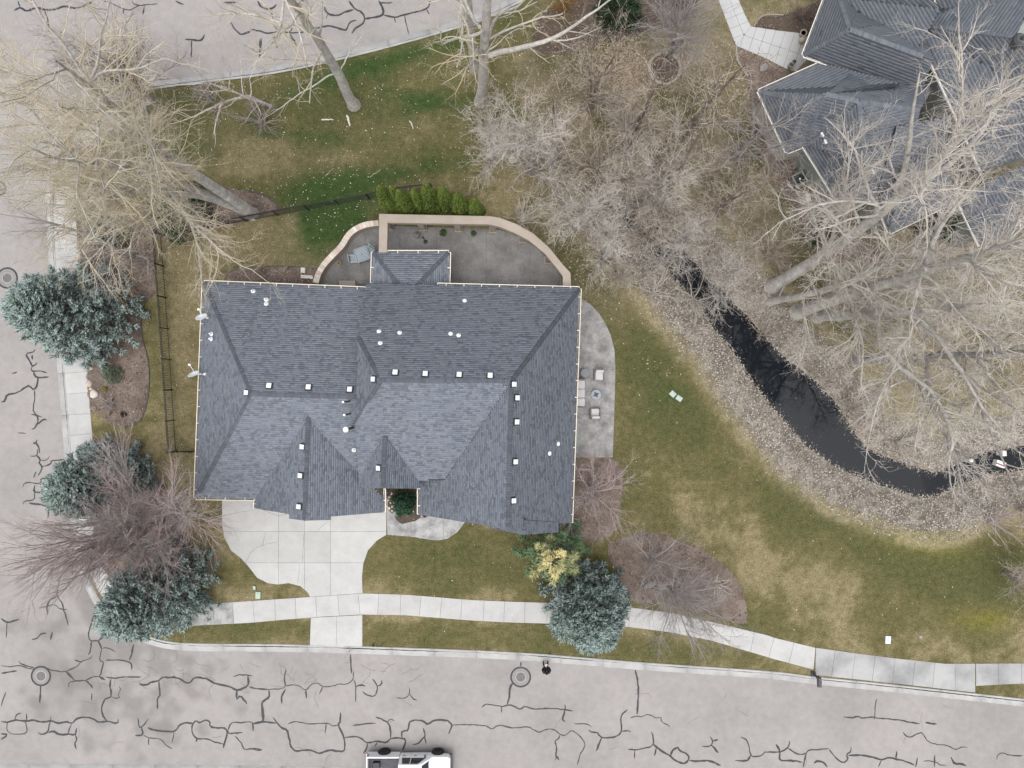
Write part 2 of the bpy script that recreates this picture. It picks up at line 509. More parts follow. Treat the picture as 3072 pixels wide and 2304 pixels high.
# bring the grid onto the back of the kerb so that the turf meets it
rl_ = np.array(road_w)
dr_, pr_ = seg_dist(GX, GY, road_w)
nxp = np.interp(pr_, np.arange(len(rl_)), rl_[:, 0]); nyp = np.interp(pr_, np.arange(len(rl_)), rl_[:, 1])
inner_side = inpoly(GX, GY, list(road_w) + [(60, -26), (60, 60), (10, 60)])
tgt = np.where(land & inner_side & (dr_ < .80), .565, np.where(~land & inner_side & (dr_ > .16), .50, dr_))
near_ = inner_side & (dr_ < .85)
GX0, GY0 = GX.copy(), GY.copy()
GX = np.where(near_, nxp + (GX0 - nxp) / np.maximum(dr_, 1e-6) * tgt, GX); GY = np.where(near_, nyp + (GY0 - nyp) / np.maximum(dr_, 1e-6) * tgt, GY)
CD = creek_d(GX, GY)
def sstep(a, b, x):
    t = np.clip((x - a) / (b - a), 0, 1); return t * t * (3 - 2 * t)
GZ = -.95 * (1 - sstep(0, 2.7, CD)) + .05 * (fbm(GX, GY, 2.5, 5, 3) - .5) * sstep(0, 3, CD)
flat = np.zeros_like(GX)
dk, _ = seg_dist(GX, GY, [tuple(p) for p in kerb_in[::2]])
GZ = np.where(dk < 1.2, GZ * (dk / 1.2), GZ)
GZ = np.where(land, GZ, -1.0)

def ground_z(x, y):
    i = np.clip(np.searchsorted(gx, x), 1, len(gx) - 1); j = np.clip(np.searchsorted(gy, y), 1, len(gy) - 1)
    fx = (x - gx[i - 1]) / (gx[i] - gx[i - 1]); fy = (y - gy[j - 1]) / (gy[j] - gy[j - 1])
    return (GZ[j - 1, i - 1] * (1 - fx) + GZ[j - 1, i] * fx) * (1 - fy) + (GZ[j, i - 1] * (1 - fx) + GZ[j, i] * fx) * fy

# species and state of the turf: green growth, dormant straw, brown thatch, leaf litter
def blob(x, y, rx, ry, ang=0):
    c = W(x, y); a = math.radians(ang)
    dx = (GX - c[0]) * 42; dy = -(GY - c[1]) * 42
    u = dx * math.cos(a) + dy * math.sin(a); v = -dx * math.sin(a) + dy * math.cos(a)
    return np.exp(-((u / rx) ** 2 + (v / ry) ** 2))
def band(pts, w):
    d, _ = seg_dist(GX, GY, [tuple(W(x, y)[:2]) for x, y in pts])
    return np.exp(-(d * 42 / w) ** 2)
n1 = fbm(GX, GY, 4.5, 21, 5); n2 = fbm(GX, GY, 1.4, 33, 4); n3 = fbm(GX, GY, 9, 47, 4); n4 = fbm(GX, GY, .55, 77, 3)
green = .27 + .0 * GX
for b in ((1180, 200, 330, 75, -17), (1040, 330, 160, 110, 0), (1330, 330, 130, 70, 0), (930, 560, 330, 45, -8), (1230, 470, 200, 45, -12), (420, 480, 120, 60, 0), (560, 330, 160, 60, 0)):
    green = green + .55 * blob(*b)
lush = 1.5 * blob(985, 665, 110, 95, -35) + .5 * blob(1120, 600, 70, 60) + .55 * blob(1300, 305, 90, 40) + 1.0 * blob(1180, 178, 280, 34, -17) + .9 * blob(1090, 540, 300, 34, -10) + .5 * blob(900, 410, 200, 35, 5) + .5 * blob(1150, 300, 150, 60) + .5 * blob(520, 450, 110, 50)
green = green + .62 * band([(1840, 900), (1900, 1020), (2000, 1200), (2150, 1390), (2330, 1520), (2500, 1590), (2700, 1680), (2900, 1720), (3072, 1740)], 85)
lush = lush + .32 * blob(1985, 1150, 75, 95) + .15 * blob(2120, 1330, 70, 60)
mossy = .8 * blob(2760, 1610, 110, 38, 14) + .45 * blob(2660, 1560, 70, 25, 20) + .5 * blob(2960, 1860, 90, 30)
green = green + .38 * blob(1350, 1690, 330, 90) + .38 * blob(700, 1890, 300, 40) + .38 * blob(1300, 1900, 400, 40, 3) + .3 * blob(2000, 1960, 300, 40, 8) + .35 * blob(380, 1300, 120, 70)
green = green + .25 * blob(2750, 1850, 300, 130) + .2 * blob(1880, 1250, 70, 200)
green = green - .3 * blob(2230, 1430, 190, 120, 35) - .4 * blob(2440, 1730, 110, 170) - .25 * blob(2530, 1850, 90, 120) - .25 * blob(2850, 1960, 220, 40, 6) - .45 * blob(780, 740, 260, 90) - .35 * blob(560, 960, 60, 260) - .3 * blob(1000, 480, 180, 40)
green = green - .25 * blob(1150, 1830, 90, 60) - .2 * blob(1900, 800, 120, 160)
green = np.clip(green + 1.0 * (n1 - .5) + .55 * (n2 - .5) + .5 * (n4 - .5), 0, 1)
lush = np.clip(lush + .8 * (n2 - .5) * np.clip(lush * 3, 0, 1) + .5 * (n4 - .5) * np.clip(lush * 3, 0, 1), 0, 1); mossy = np.clip(mossy * (.6 + .8 * n2), 0, 1)
straw = np.array([.185, .155, .085]); olive = np.array([.102, .091, .040]); brown = np.array([.118, .098, .056])
grn = np.array([.074, .075, .030]); lsh = np.array([.036, .060, .018]); mos = np.array([.15, .14, .018])
def mix3(a, b, t): return a * (1 - t)[..., None] + b * t[..., None]
C = mix3(np.broadcast_to(straw, GX.shape + (3,)), np.broadcast_to(olive, GX.shape + (3,)), sstep(.05, .42, green))
C = mix3(C, np.broadcast_to(grn, C.shape), sstep(.4, .85, green))
C = mix3(C, np.broadcast_to(mos, C.shape), mossy)
brn = np.clip(blob(760, 760, 300, 110) + blob(545, 1000, 70, 320) + .8 * blob(900, 470, 300, 55) + .7 * blob(600, 420, 200, 60) + .6 * blob(1200, 360, 170, 50), 0, 1) * (.35 + .8 * n2)
C = mix3(C, np.broadcast_to(brown, C.shape), np.clip(brn, 0, 1) * .75)
C = mix3(C, np.broadcast_to(lsh, C.shape), lush)
# woodland floor: leaves and thatch under the tree belt and along the creek
px = GX * 42.03 + 1536; py = 1152 - GY * 42.03
wood = sstep(1480, 1760, px + 250 * (n3 - .5)) * sstep(1050, 650, py - .55 * np.clip(px - 2200, 0, 900) + 160 * (n1 - .5)) * (1 - .55 * sstep(2050, 2250, px) * sstep(560, 300, py))
floor_c = np.array([.165, .138, .098]); floor_d = np.array([.085, .078, .04])
fl = mix3(np.broadcast_to(floor_c, C.shape), np.broadcast_to(floor_d, C.shape), sstep(.42, .66, n2 * .6 + n1 * .4))
C = mix3(C, fl, .8 * wood)
bank = 1 - sstep(2.6, 3.9, CD + 1.3 * (n2 - .5))
bank_c = mix3(np.broadcast_to(np.array([.26, .23, .195]), C.shape), np.broadcast_to(np.array([.15, .13, .108]), C.shape), sstep(.35, .65, n4))
C = mix3(C, bank_c, bank)
rim = np.exp(-((CD - 3.7) / .5) ** 2) * (.5 + .8 * (n2 > .5))
C = mix3(C, np.broadcast_to(np.array([.25, .21, .13]), C.shape), np.clip(rim, 0, 1) * .7)
C = mix3(C, np.broadcast_to(np.array([.03, .026, .022]), C.shape), 1 - sstep(-.1, .55, CD + .5 * (n4 - .5)))
nx, ny = len(gx), len(gy)
idx = np.arange(nx * ny).reshape(ny, nx)
Fq = np.stack([idx[:-1, :-1].ravel(), idx[:-1, 1:].ravel(), idx[1:, 1:].ravel(), idx[1:, :-1].ravel()], 1)
gme = np_mesh('ground', np.stack([GX.ravel(), GY.ravel(), GZ.ravel()], 1), Fq, C.reshape(-1, 3))
ground = obj_mesh('ground', gme, M['ground'], smooth=True)
props(ground, 'patchy green and straw coloured lawn around the houses', 'lawn', kind='structure')

# ------------------------------------------------------------------ creek water
wl_ = offset_line([tuple(c[:2]) for c in creek], 0)
P2 = np.array(creek[:, :2]); T2 = np.gradient(P2, axis=0); T2 /= np.linalg.norm(T2, axis=1)[:, None]
N2 = np.stack([-T2[:, 1], T2[:, 0]], 1)
hw = (creek[:, 2] + .75)[:, None]
Vw = np.concatenate([np.c_[P2 + N2 * hw, np.full(len(P2), -.82)], np.c_[P2 - N2 * hw, np.full(len(P2), -.82)]])
n = len(P2); ii = np.arange(n - 1)
water = add_np('creek_water', Vw, np.stack([ii, ii + n, ii + n + 1, ii + 1], 1)[:, ::-1], M['water'])
props(water, 'narrow dark creek with still water reflecting bare branches', 'creek', kind='structure')

# ------------------------------------------------------------------ roads
def tri_poly(name, pts, z, matr, parent=None, kind=None, label=None, cat=None):
    bm = bmesh.new()
    vs = [bm.verts.new((float(p[0]), float(p[1]), float(z) if len(p) < 3 else float(p[2]))) for p in pts]
    f = bm.faces.new(vs)
    bmesh.ops.triangulate(bm, faces=[f])
    bmesh.ops.recalc_face_normals(bm, faces=bm.faces)
    if sum(q.normal.z for q in bm.faces) < 0: bmesh.ops.reverse_faces(bm, faces=bm.faces)
    V = np.array([v.co for v in bm.verts]); bm.verts.index_update()
    F = np.array([[v.index for v in q.verts] for q in bm.faces]); bm.free()
    o = add_np(name, V, F, matr, parent)
    return props(o, label, cat, kind=kind)

ROADZ = -.12
road_in = [tuple(p) for p in offset_line(road_w, .03)]
road_poly = road_in + [(60, -24)] + [tuple(p) for p in offset_line(south_w, -.03)][::-1] + [(-60, -27.5), (-60, 50), (12, 50)]
# the road body in one sheet
road = tri_poly('road', road_poly, ROADZ, M['asphalt'], kind='structure', label='weathered grey asphalt street with black sealed cracks', cat='road')

def ribbon(pts, w0, z, jitter=.3):
    P = np.array(smooth_line([np.array(p) for p in pts], 4)); P = resample(P, .22) if len(P) > 2 else resample(P, n=3)
    if len(P) < 3: P = resample(P, n=3)
    T = np.gradient(P, axis=0); T /= np.linalg.norm(T, axis=1)[:, None] + 1e-9
    Nn = np.stack([-T[:, 1], T[:, 0]], 1)
    P = P + Nn * NR.normal(0, .012, len(P))[:, None]
    w = w0 * (1 + jitter * (NR.random(len(P)) - .5) * 2)
    w[0] *= .45; w[-1] *= .45
    n = len(P); i = np.arange(n - 1)
    V = np.concatenate([np.c_[P + Nn * w[:, None] * .5, np.full(n, z)], np.c_[P - Nn * w[:, None] * .5, np.full(n, z)]])
    return V, np.stack([i, i + n, i + n + 1, i + 1], 1)

CR = {
 (0, 1704): [
  [(0,815),(60,825),(150,815),(200,830),(270,850)],[(150,775),(165,800),(260,830),(285,845)],[(330,975),(325,1050),(322,1125)],
  [(355,820),(410,850),(520,865),(580,845),(640,815),(660,785),(740,755),(758,730)],[(610,770),(660,780)],[(540,865),(580,905),(610,935)],
  [(565,995),(560,970),(590,945),(700,940),(740,915),(810,905),(830,880),(835,850),(850,785),(820,770),(835,680)],[(700,940),(730,960),(760,1005)],[(810,905),(865,935)],
  [(870,910),(950,920),(1020,910),(1165,910)],[(915,925),(905,980),(915,1070),(870,1090),(840,1140),(835,1190),(850,1240),(880,1275)],[(915,1070),(950,1085),(985,1080),(975,1050),(995,1010),(980,990)],
  [(835,680),(805,610),(750,610),(725,570),(735,520),(770,400)],[(805,610),(850,575),(880,530)],[(840,670),(890,670),(950,700)],[(750,610),(745,680),(725,725)],
  [(1145,970),(1210,975),(1250,950),(1310,940),(1340,915),(1420,915),(1480,920),(1540,960),(1580,950),(1600,920),(1700,920),(1780,965),(1900,990),(1960,1020),(2050,980),(2050,900)],
  [(1930,905),(2000,890),(2090,900)],[(1310,940),(1320,1060),(1300,1090),(1298,1180)],[(1960,1020),(1958,1090),(1990,1070),(2045,1135)],[(2060,990),(2110,1005),(2212,1010)],
  [(0,1280),(50,1285),(110,1270),(190,1275),(270,1270),(340,1285),(410,1275),(480,1295),(540,1280),(585,1295),(640,1250),(710,1245),(760,1255),(810,1285),(880,1278),(960,1295),(975,1260)],
  [(50,1285),(50,1350),(85,1380),(180,1385),(215,1360),(205,1295),(190,1275)],[(110,1270),(130,1220),(170,1210)],[(212,1270),(210,1215)],[(412,1275),(415,1235)],
  [(412,1275),(395,1330),(390,1370),(340,1385),(305,1370)],[(390,1370),(440,1365),(490,1390),(560,1385),(615,1390),(628,1335)],[(585,1295),(555,1380)],[(615,1390),(630,1430),(612,1460),(622,1510)],[(0,1430),(40,1405),(45,1385),(0,1385)],
  [(1135,1250),(1150,1325),(1175,1320),(1225,1255)],[(1165,1320),(1175,1390),(1115,1395)],[(1175,1390),(1230,1415),(1330,1430),(1370,1480),(1425,1505)],[(1230,1415),(1222,1475)],
  [(1220,1330),(1290,1355),(1440,1362),(1480,1310),(1550,1290),(1600,1295),(1620,1265),(1640,1290),(1700,1268),(1735,1280),(1740,1320),(1800,1335),(1850,1330),(1880,1365),(1860,1450),(1845,1500)],
  [(1440,1362),(1420,1460)],[(1600,1295),(1585,1350),(1625,1420),(1720,1425),(1770,1450),(1850,1465)],[(1625,1420),(1618,1450)],
  [(1885,1355),(1920,1290),(2000,1290),(2085,1283),(2095,1360)],[(1885,1355),(1900,1380),(2010,1370)],[(2095,1300),(2160,1285),(2180,1270),(2180,1190),(2165,1130),(2212,1090)],[(1945,1400),(2000,1465),(2020,1510),(2090,1505),(2130,1520),(2170,1512)],
  [(0,420),(50,455),(150,430)],[(50,455),(40,585)],[(480,100),(470,190),(465,235),(510,300),(520,350),(545,430),(555,480)],[(465,235),(400,280),(380,330),(385,390)],[(315,335),(380,325),(430,305),(500,345),(550,350)],
  [(255,600),(300,590),(330,550),(380,545)],[(425,535),(410,600)],[(0,1155),(15,1100),(40,1035)],[(0,880),(60,870),(130,860)],[(1100,640),(1085,720),(1065,765)],[(870,770),(980,770),(1075,790),(1085,850)],[(755,1045),(750,1105)]],
 (750, 1704): [
  [(0,990),(40,1005),(130,1015),(280,1000),(290,985),(390,980),(460,1020),(500,975),(560,960),(600,990),(680,985),(740,965),(795,970),(850,930),(855,860)],[(830,722),(840,880)],[(460,1020),(465,1085)],[(600,990),(570,1055)],
  [(290,985),(280,920),(295,850)],[(290,1010),(260,1070),(258,1130)],[(855,930),(875,990),(870,1115)],[(875,990),(920,975),(955,985)],[(150,1020),(155,1075),(100,1110),(95,1140),(105,1280)],
  [(930,1030),(970,1060),(1030,1065),(1050,1030),(1050,980),(1015,925)],[(1050,985),(1085,975),(1092,935)],[(1210,1083),(1280,1085),(1320,1050),(1318,1000)],[(1320,1050),(1350,1090),(1385,1100)],
  [(185,1245),(260,1335),(300,1350),(325,1440),(335,1490),(380,1525),(490,1515),(570,1545),(660,1520),(760,1530),(780,1510),(775,1415),(730,1310),(745,1280),(748,1205)],
  [(310,1300),(380,1280),(480,1300),(640,1295),(680,1315),(730,1310)],[(630,1300),(620,1370)],[(20,1300),(105,1280),(210,1295)],[(0,1280),(20,1300),(18,1360)],
  [(775,1415),(850,1405),(910,1415),(965,1455),(1050,1445),(1130,1455),(1165,1420),(1260,1420),(1290,1440),(1265,1520)],[(965,1455),(970,1490),(940,1548)],[(1055,1450),(1030,1490)],
  [(1165,1420),(1160,1340),(1135,1285),(1040,1240)],[(1135,1285),(1165,1258),(1195,1275)],[(850,1315),(950,1300),(1040,1295)],
  [(1260,1420),(1258,1365),(1310,1350),(1325,1280),(1420,1270),(1470,1300),(1530,1270),(1620,1270),(1675,1310),(1645,1380)],[(1675,1310),(1760,1305),(1950,1315),(2005,1340),(2070,1310),(2190,1335)],
  [(1435,1335),(1450,1390),(1440,1410),(1390,1465),(1345,1470)],[(1445,1410),(1460,1460)],[(1920,1165),(1965,1135),(2090,1155),(2150,1140),(2212,1165)],[(2085,1160),(2085,1205)],[(2130,1140),(2150,1080),(2155,1000),(2180,960)],[(0,1510),(50,1505),(95,1515)]],
 (1500, 1704): [
  [(175,785),(175,820)],[(100,970),(85,1020),(85,1070),(60,1140)],[(60,1140),(110,1150),(165,1180),(210,1155),(280,1175),(420,1170),(530,1180),(605,1190)],[(540,1140),(540,1185),(520,1260),(540,1280)],
  [(0,1310),(100,1335),(230,1325),(320,1370),(370,1350),(440,1345),(500,1385),(540,1395),(600,1355),(660,1400),(705,1475),(665,1560),(645,1640)],[(500,1385),(485,1425),(455,1440),(470,1490),(465,1560),(460,1605)],[(465,1560),(490,1600)],[(620,1300),(720,1300),(760,1328)],
  [(735,1350),(760,1365),(810,1375),(845,1410),(950,1410),(1010,1360),(1005,1240),(1060,1180)],[(845,1410),(800,1525)],[(1010,1360),(1050,1355),(1090,1365)],
  [(1125,850),(1150,1000),(1140,1220)],[(1080,1250),(1130,1235),(1180,1240),(1230,1220),(1300,1250),(1340,1245),(1345,1285),(1400,1310),(1415,1325)],
  [(1065,1510),(1130,1515),(1200,1500),(1275,1470),(1262,1365)],[(1275,1470),(1350,1530),(1415,1565),(1450,1600),(1530,1630),(1570,1590),(1560,1555),(1510,1530),(1470,1495),(1430,1530),(1415,1565)],[(1120,1515),(1118,1590)],[(1300,1500),(1285,1565)],
  [(1575,1605),(1650,1610),(1720,1605),(1780,1620),(1835,1648)],[(1680,1485),(1750,1485),(1770,1440),(1745,1405)],[(1770,1440),(1815,1435)],[(1760,1480),(1815,1540)],[(2000,1405),(2060,1450),(2085,1560),(2160,1565),(2212,1530)],[(2085,1560),(2050,1605),(1955,1605)]],
 (2272, 1704): [
  [(1000,1090),(990,1110),(978,1265)],[(720,1243),(790,1248),(835,1235),(880,1252),(960,1240),(1000,1250),(1180,1268),(1355,1300)],[(1400,1290),(1495,1302)],
  [(1215,1368),(1260,1412),(1330,1385),(1375,1375),(1420,1440),(1480,1465),(1580,1480),(1660,1515),(1700,1490),(1750,1495)],
  [(60,1530),(180,1533),(255,1500),(275,1440)],[(160,1470),(190,1530),(195,1600),(290,1605),(380,1618)],[(255,1500),(340,1550),(400,1548),(430,1520),(480,1515),(600,1505)],[(410,1545),(385,1659)],[(475,1625),(510,1605),(560,1625),(585,1659)],
  [(600,1510),(640,1560),(690,1610),(730,1620),(760,1580),(740,1560),(780,1530),(785,1490)],[(760,1560),(880,1560),(980,1580),(1035,1600),(1090,1580),(1150,1590),(1230,1610),(1310,1640)],[(1035,1600),(1010,1659)],[(1160,1590),(1162,1525)],[(1335,1580),(1320,1659)],
  [(1385,1608),(1470,1610),(1530,1640),(1570,1645)],[(1480,1560),(1475,1659)],[(1615,1575),(1640,1630),(1690,1630),(1740,1648)],[(1995,1595),(2010,1555),(2050,1540),(2100,1560),(2212,1565)]],
 (0, 560): [
  [(285,1350),(260,1375),(215,1380),(210,1400),(240,1450),(260,1490),(300,1460)],[(255,1395),(260,1435)],[(260,1490),(245,1520),(270,1530),(330,1530),(380,1545)],[(270,1530),(290,1580),(395,1578)],[(310,1585),(300,1655)],[(90,1548),(135,1538)]],
 (0, 1130): [
  [(305,0),(300,60),(275,110),(230,75),(140,130),(50,155),(35,200),(0,210)],[(275,110),(280,180),(265,270),(295,320),(340,335)],[(250,315),(295,320),(305,370),(285,420),(255,440)],[(295,400),(340,360),(380,360)],[(140,465),(205,472)],
  [(300,525),(290,555),(315,590),(320,635)],[(265,553),(290,555)],[(300,600),(295,655),(240,660)],[(295,655),(325,690),(315,720),(340,745),(330,790),(305,820)],[(325,690),(370,695),(405,660)],[(340,745),(410,730),(415,700),(525,690)],[(290,790),(270,840)],
  [(180,920),(190,890),(230,880),(325,890),(330,845),(400,850)],[(325,890),(340,940),(390,930),(395,910)],[(280,900),(275,960),(340,965),(375,1020)],[(275,960),(270,1020),(200,1035),(180,1060)],[(230,1050),(380,1080),(390,1180)]],
 (0, 0): [
  [(110,80),(160,55),(210,85),(280,60),(390,75),(460,65),(530,45),(640,60),(760,5)],[(360,75),(390,170),(395,255)],[(160,55),(140,0)],[(840,0),(930,25),(1010,65),(1080,75),(1150,40),(1300,25)],[(1020,65),(1015,110)],[(1190,45),(1180,115)],[(1090,0),(1110,30),(1200,40)],[(1450,0),(1520,30)],
  [(1530,320),(1600,325),(1660,330),(1690,280)],[(1585,325),(1580,470)],[(1910,180),(1940,230),(1980,270),(2000,280),(2080,250)],[(1850,15),(1950,12)],[(2150,320),(2145,480)]],
 (750, 0): [
  [(60,0),(90,50),(170,65),(215,30)],[(165,65),(185,150)],[(0,235),(80,250),(140,270),(240,255),(340,265),(450,260)],[(325,270),(380,370)],[(190,195),(220,240),(270,250),(325,260),(360,200)],[(90,310),(75,480)],[(615,50),(640,105),(720,120),(780,95),(855,75)],[(640,105),(628,145)],
  [(820,0),(860,60),(920,90),(950,150),(930,190),(870,230),(840,270)],[(950,150),(1090,120),(1100,70),(1065,0)],[(1070,15),(1180,15)],[(1100,115),(1200,135),(1280,115),(1450,70),(1490,20),(1490,0)],[(1280,115),(1300,220),(1315,275)],[(1460,65),(1485,110)],
  [(510,235),(600,215),(670,210),(750,235),(795,240),(825,180),(880,160)],[(1190,135),(1210,180)],[(480,160),(500,200),(520,235)]],
}
seal_k = 0
for org, lines in CR.items():
    for ln in lines:
        V, Fc = ribbon([W(*p)[:2] for p in ZP(org, ln)], (.07 + .075 * ((seal_k * 37) % 11) / 10), ROADZ + .004 + .0006 * (seal_k % 9))
        seal_k += 1
        add_np('crack_seal', V, Fc, M['seal'], road)
# hairline cracks that were never sealed
hl_v, hl_f, hb = [], [], 0
hr = random.Random(3)
for k in range(70):
    x = hr.uniform(250, 1250) if k < 45 else hr.uniform(0, 3000); y = hr.uniform(1975, 2060) if k < 45 else hr.uniform(2060, 2280)
    a = hr.choice([0, 1.57]) + hr.uniform(-.5, .5); pts = []
    for s in range(hr.randint(4, 8)):
        pts.append(W(x, y)[:2]); a += hr.uniform(-.7, .7); x += 9 * math.cos(a); y += 9 * math.sin(a)
    V, Fc = ribbon(pts, .022, ROADZ + .003)
    hl_v.append(V); hl_f.append(Fc + hb); hb += len(V)
o = add_np('hairline_cracks', np.concatenate(hl_v), np.concatenate(hl_f), M['thinseal'], road); o['kind'] = 'stuff'

# manholes: cover, frame ring, ring of sealant in the asphalt
def ring(c, r0, r1, z, k=40):
    a = np.linspace(0, 2 * np.pi, k, endpoint=False)
    V = np.concatenate([np.c_[c[0] + r0 * np.cos(a), c[1] + r0 * np.sin(a), np.full(k, z)], np.c_[c[0] + r1 * np.cos(a), c[1] + r1 * np.sin(a), np.full(k, z)]])
    i = np.arange(k); j = (i + 1) % k
    return V, np.stack([i, i + k, j + k, j], 1)
M['collar'] = mat('asphalt_collar', (.225, .212, .205), .9, .1, 3, 26, .18)
for x, y, rs, lab in ((123, 2028, .68, 'round iron manhole cover at the street corner below the spruce'), (1562, 2031, .70, 'round iron manhole cover near the person in black'),
                      (22, 834, .72, 'round iron manhole cover beside the large blue spruce'), (-4, 566, .5, 'round iron manhole cover under the overhanging yellow tree')):
    c = W(x, y, ROADZ)
    t = thing('manhole', (c[0], c[1], ROADZ), lab, 'manhole')
    V, Fc = ring(c, rs - .075, rs + .05, ROADZ + .0105); add_np('seal_ring', V, Fc, M['seal'], t)
    MB().lathe([(rs - .10, -.02), (rs - .10, .0095)], c, 40).build('collar', M['collar'], t)
    V, Fc = ring(c, .34, .375, ROADZ + .0165); add_np('frame_ring', V, Fc, M['concrete'], t)
    mb = MB().lathe([(.345, 0), (.345, .015)], c, 32)
    mb.build('cover', M['iron'], t)
    mb = MB()
    for i in range(-3, 4):
        for j in range(-3, 4):
            if i * i + j * j < 10: mb.box((c[0] + i * .08, c[1] + j * .08, ROADZ + .0185), (.045, .045, .007))
    o = mb.build('cover_stud', M['iron'], t); o['kind'] = 'stuff'

# ------------------------------------------------------------------ kerbs with gutter pan
def kerb(name, line, side, label, s0=0):
    P = np.array(line)
    root = thing(name, (*P[len(P) // 2], -.15), label, 'kerb'); root['kind'] = 'structure'; del root['category']
    d = np.concatenate([[0], np.cumsum(np.linalg.norm(np.diff(P, axis=0), axis=1))])
    seg = 3.02; k = 0
    prof = [(.0, -.4), (.0, -.112), (.40, -.142), (.445, -.02), (.475, .028), (.60, .032), (.60, -.4)]
    while k * seg < d[-1] - .5:
        a, b = k * seg + .006, min((k + 1) * seg - .006, d[-1])
        t = np.linspace(a, b, 6)
        Q = np.stack([np.interp(t, d, P[:, 0]), np.interp(t, d, P[:, 1])], 1)
        T = np.stack([np.interp(t + .1, d, P[:, 0]) - np.interp(t - .1, d, P[:, 0]), np.interp(t + .1, d, P[:, 1]) - np.interp(t - .1, d, P[:, 1])], 1)
        T /= np.linalg.norm(T, axis=1)[:, None] + 1e-9
        Nn = np.stack([-T[:, 1], T[:, 0]], 1) * side
        m = len(prof); V = []
        for i in range(6):
            for (o_, z) in prof: V.append((*(Q[i] + Nn[i] * o_), z))
        F4 = []
        for i in range(5):
            for j in range(m - 1):
                q = [i * m + j, (i + 1) * m + j, (i + 1) * m + j + 1, i * m + j + 1]
                F4.append(q if side < 0 else q[::-1])
        o = add_np('kerb_section', np.array(V), [np.array(F4), np.array([list(range(m))[::-1], [5 * m + j for j in range(m)]])], M['kerb'], root)
        k += 1
    return root
M['kerb'] = mat('kerb_concrete', (.40, .395, .385), .85, .07, 2.5, 30, .08, .15, 60, tint=(.25, .245, .24), tscale=.7, tamt=.6, spec=.25)
kerb('kerb', road_w, 1, 'pale concrete kerb and gutter around the corner lot')
kerb('kerb', south_w, -1, 'pale concrete kerb on the far side of the street behind the pickup')
# dirt in the flow line of the gutter
gv, gf, gb = [], [], 0
flow = offset_line(road_w, .37)
for k in range(110):
    i = R.randrange(5, len(flow) - 14); n_ = R.randint(3, 12)
    V, Fc = ribbon([tuple(p) for p in flow[i:i + n_]], R.uniform(.02, .06), -.136)
    gv.append(V); gf.append(Fc + gb); gb += len(V)
o = add_np('gutter_silt', np.concatenate(gv), np.concatenate(gf), mat('gutter_silt', (.2, .195, .19), .95, .3, 3, 20, .3)); props(o, 'dark silt streaks lying in the kerb gutter', 'silt', kind='stuff')

# ------------------------------------------------------------------ paving slabs
def slab(poly, z0, z1, matr, parent, name='slab', inset=.008):
    if len(poly) < 3 or area(poly) < .03: return None
    # drop near-duplicate points
    q = []
    for p in poly:
        if not q or math.hypot(p[0] - q[-1][0], p[1] - q[-1][1]) > .004: q.append(p)
    if math.hypot(q[0][0] - q[-1][0], q[0][1] - q[-1][1]) < .004: q.pop()
    if len(q) < 3: return None
    return MB().prism(q, z0, z1).build(name, matr, parent)

M['dull'] = mat('dulled_concrete', (.345, .342, .335), .85, .08, 1.0, 18, .08, .15, 60, tint=(.16, .16, .165), tscale=.5, tamt=.85, objvar=.06)
def strip_walk(name, top, bot, label, matr, step=1.5, z=.035, stain=()):
    A = resample([np.array(W(*p)[:2]) for p in top], n=400); B = resample([np.array(W(*p)[:2]) for p in bot], n=400)
    L = np.linalg.norm(np.diff(A, axis=0), axis=1).sum()
    k = max(1, int(round(L / step)))
    root = tri_poly(name, [tuple(p) for p in A[::8]] + [tuple(p) for p in B[::-8]], .012, M['joint'], kind='structure', label=label, cat='pavement')
    cutA = [int(399 * i / k) for i in range(k + 1)]; cutB = [0]
    for i in range(1, k):
        a = cutA[i]; T_ = A[min(a + 4, 399)] - A[max(a - 4, 0)]; T_ /= np.linalg.norm(T_)
        dd = B - A[a]; sc = np.abs(dd @ T_) + 5 * (np.linalg.norm(dd, axis=1) > 3.2)
        cutB.append(max(cutB[-1] + 2, int(np.argmin(sc))))
    cutB.append(399)
    for i in range(k):
        a, b = cutA[i], cutA[i + 1]
        pa = [A[j] for j in np.linspace(a, b, 5).astype(int)]; pb = [B[j] for j in np.linspace(cutB[i], cutB[i + 1], 5).astype(int)]
        # shrink ends for the joint
        def sh(P):
            P = [p.copy() for p in P]; t = (P[-1] - P[0]); t /= np.linalg.norm(t) + 1e-9
            P[0] += t * .009; P[-1] -= t * .009; return P
        pa, pb = sh(pa), sh(pb)
        mm = matr if i not in stain else M['stained']
        slab([tuple(p) for p in pa] + [tuple(p) for p in pb[::-1]], -.06, z + R.uniform(-.004, .004), mm, root)
    return root

strip_walk('sidewalk', [(575, 1820), (644, 1810), (750, 1803), (850, 1796), (956, 1789), (1088, 1780), (1220, 1784), (1419, 1800), (1537, 1805), (1637, 1808), (1760, 1812), (1898, 1823), (2020, 1840), (2140, 1867), (2300, 1905), (2326, 1914), (2446, 1943)],
           [(545, 1882), (575, 1877), (750, 1868), (860, 1858), (960, 1850), (1088, 1843), (1213, 1845), (1414, 1861), (1533, 1867), (1637, 1870), (1760, 1872), (1883, 1880), (2010, 1896), (2133, 1921), (2300, 1970), (2312, 1974), (2440, 2008)],
           'pale concrete sidewalk curving along the front lawn', M['concrete'], stain=(0, 1))
strip_walk('sidewalk', [(2447, 1943), (2576, 1961), (2706, 1977), (2836, 1991), (2925, 1991)], [(2445, 2024), (2576, 2038), (2706, 2052), (2836, 2067), (2925, 2077)],
           'grey stained concrete sidewalk touching the kerb beyond the mailbox', M['dull'], stain=())
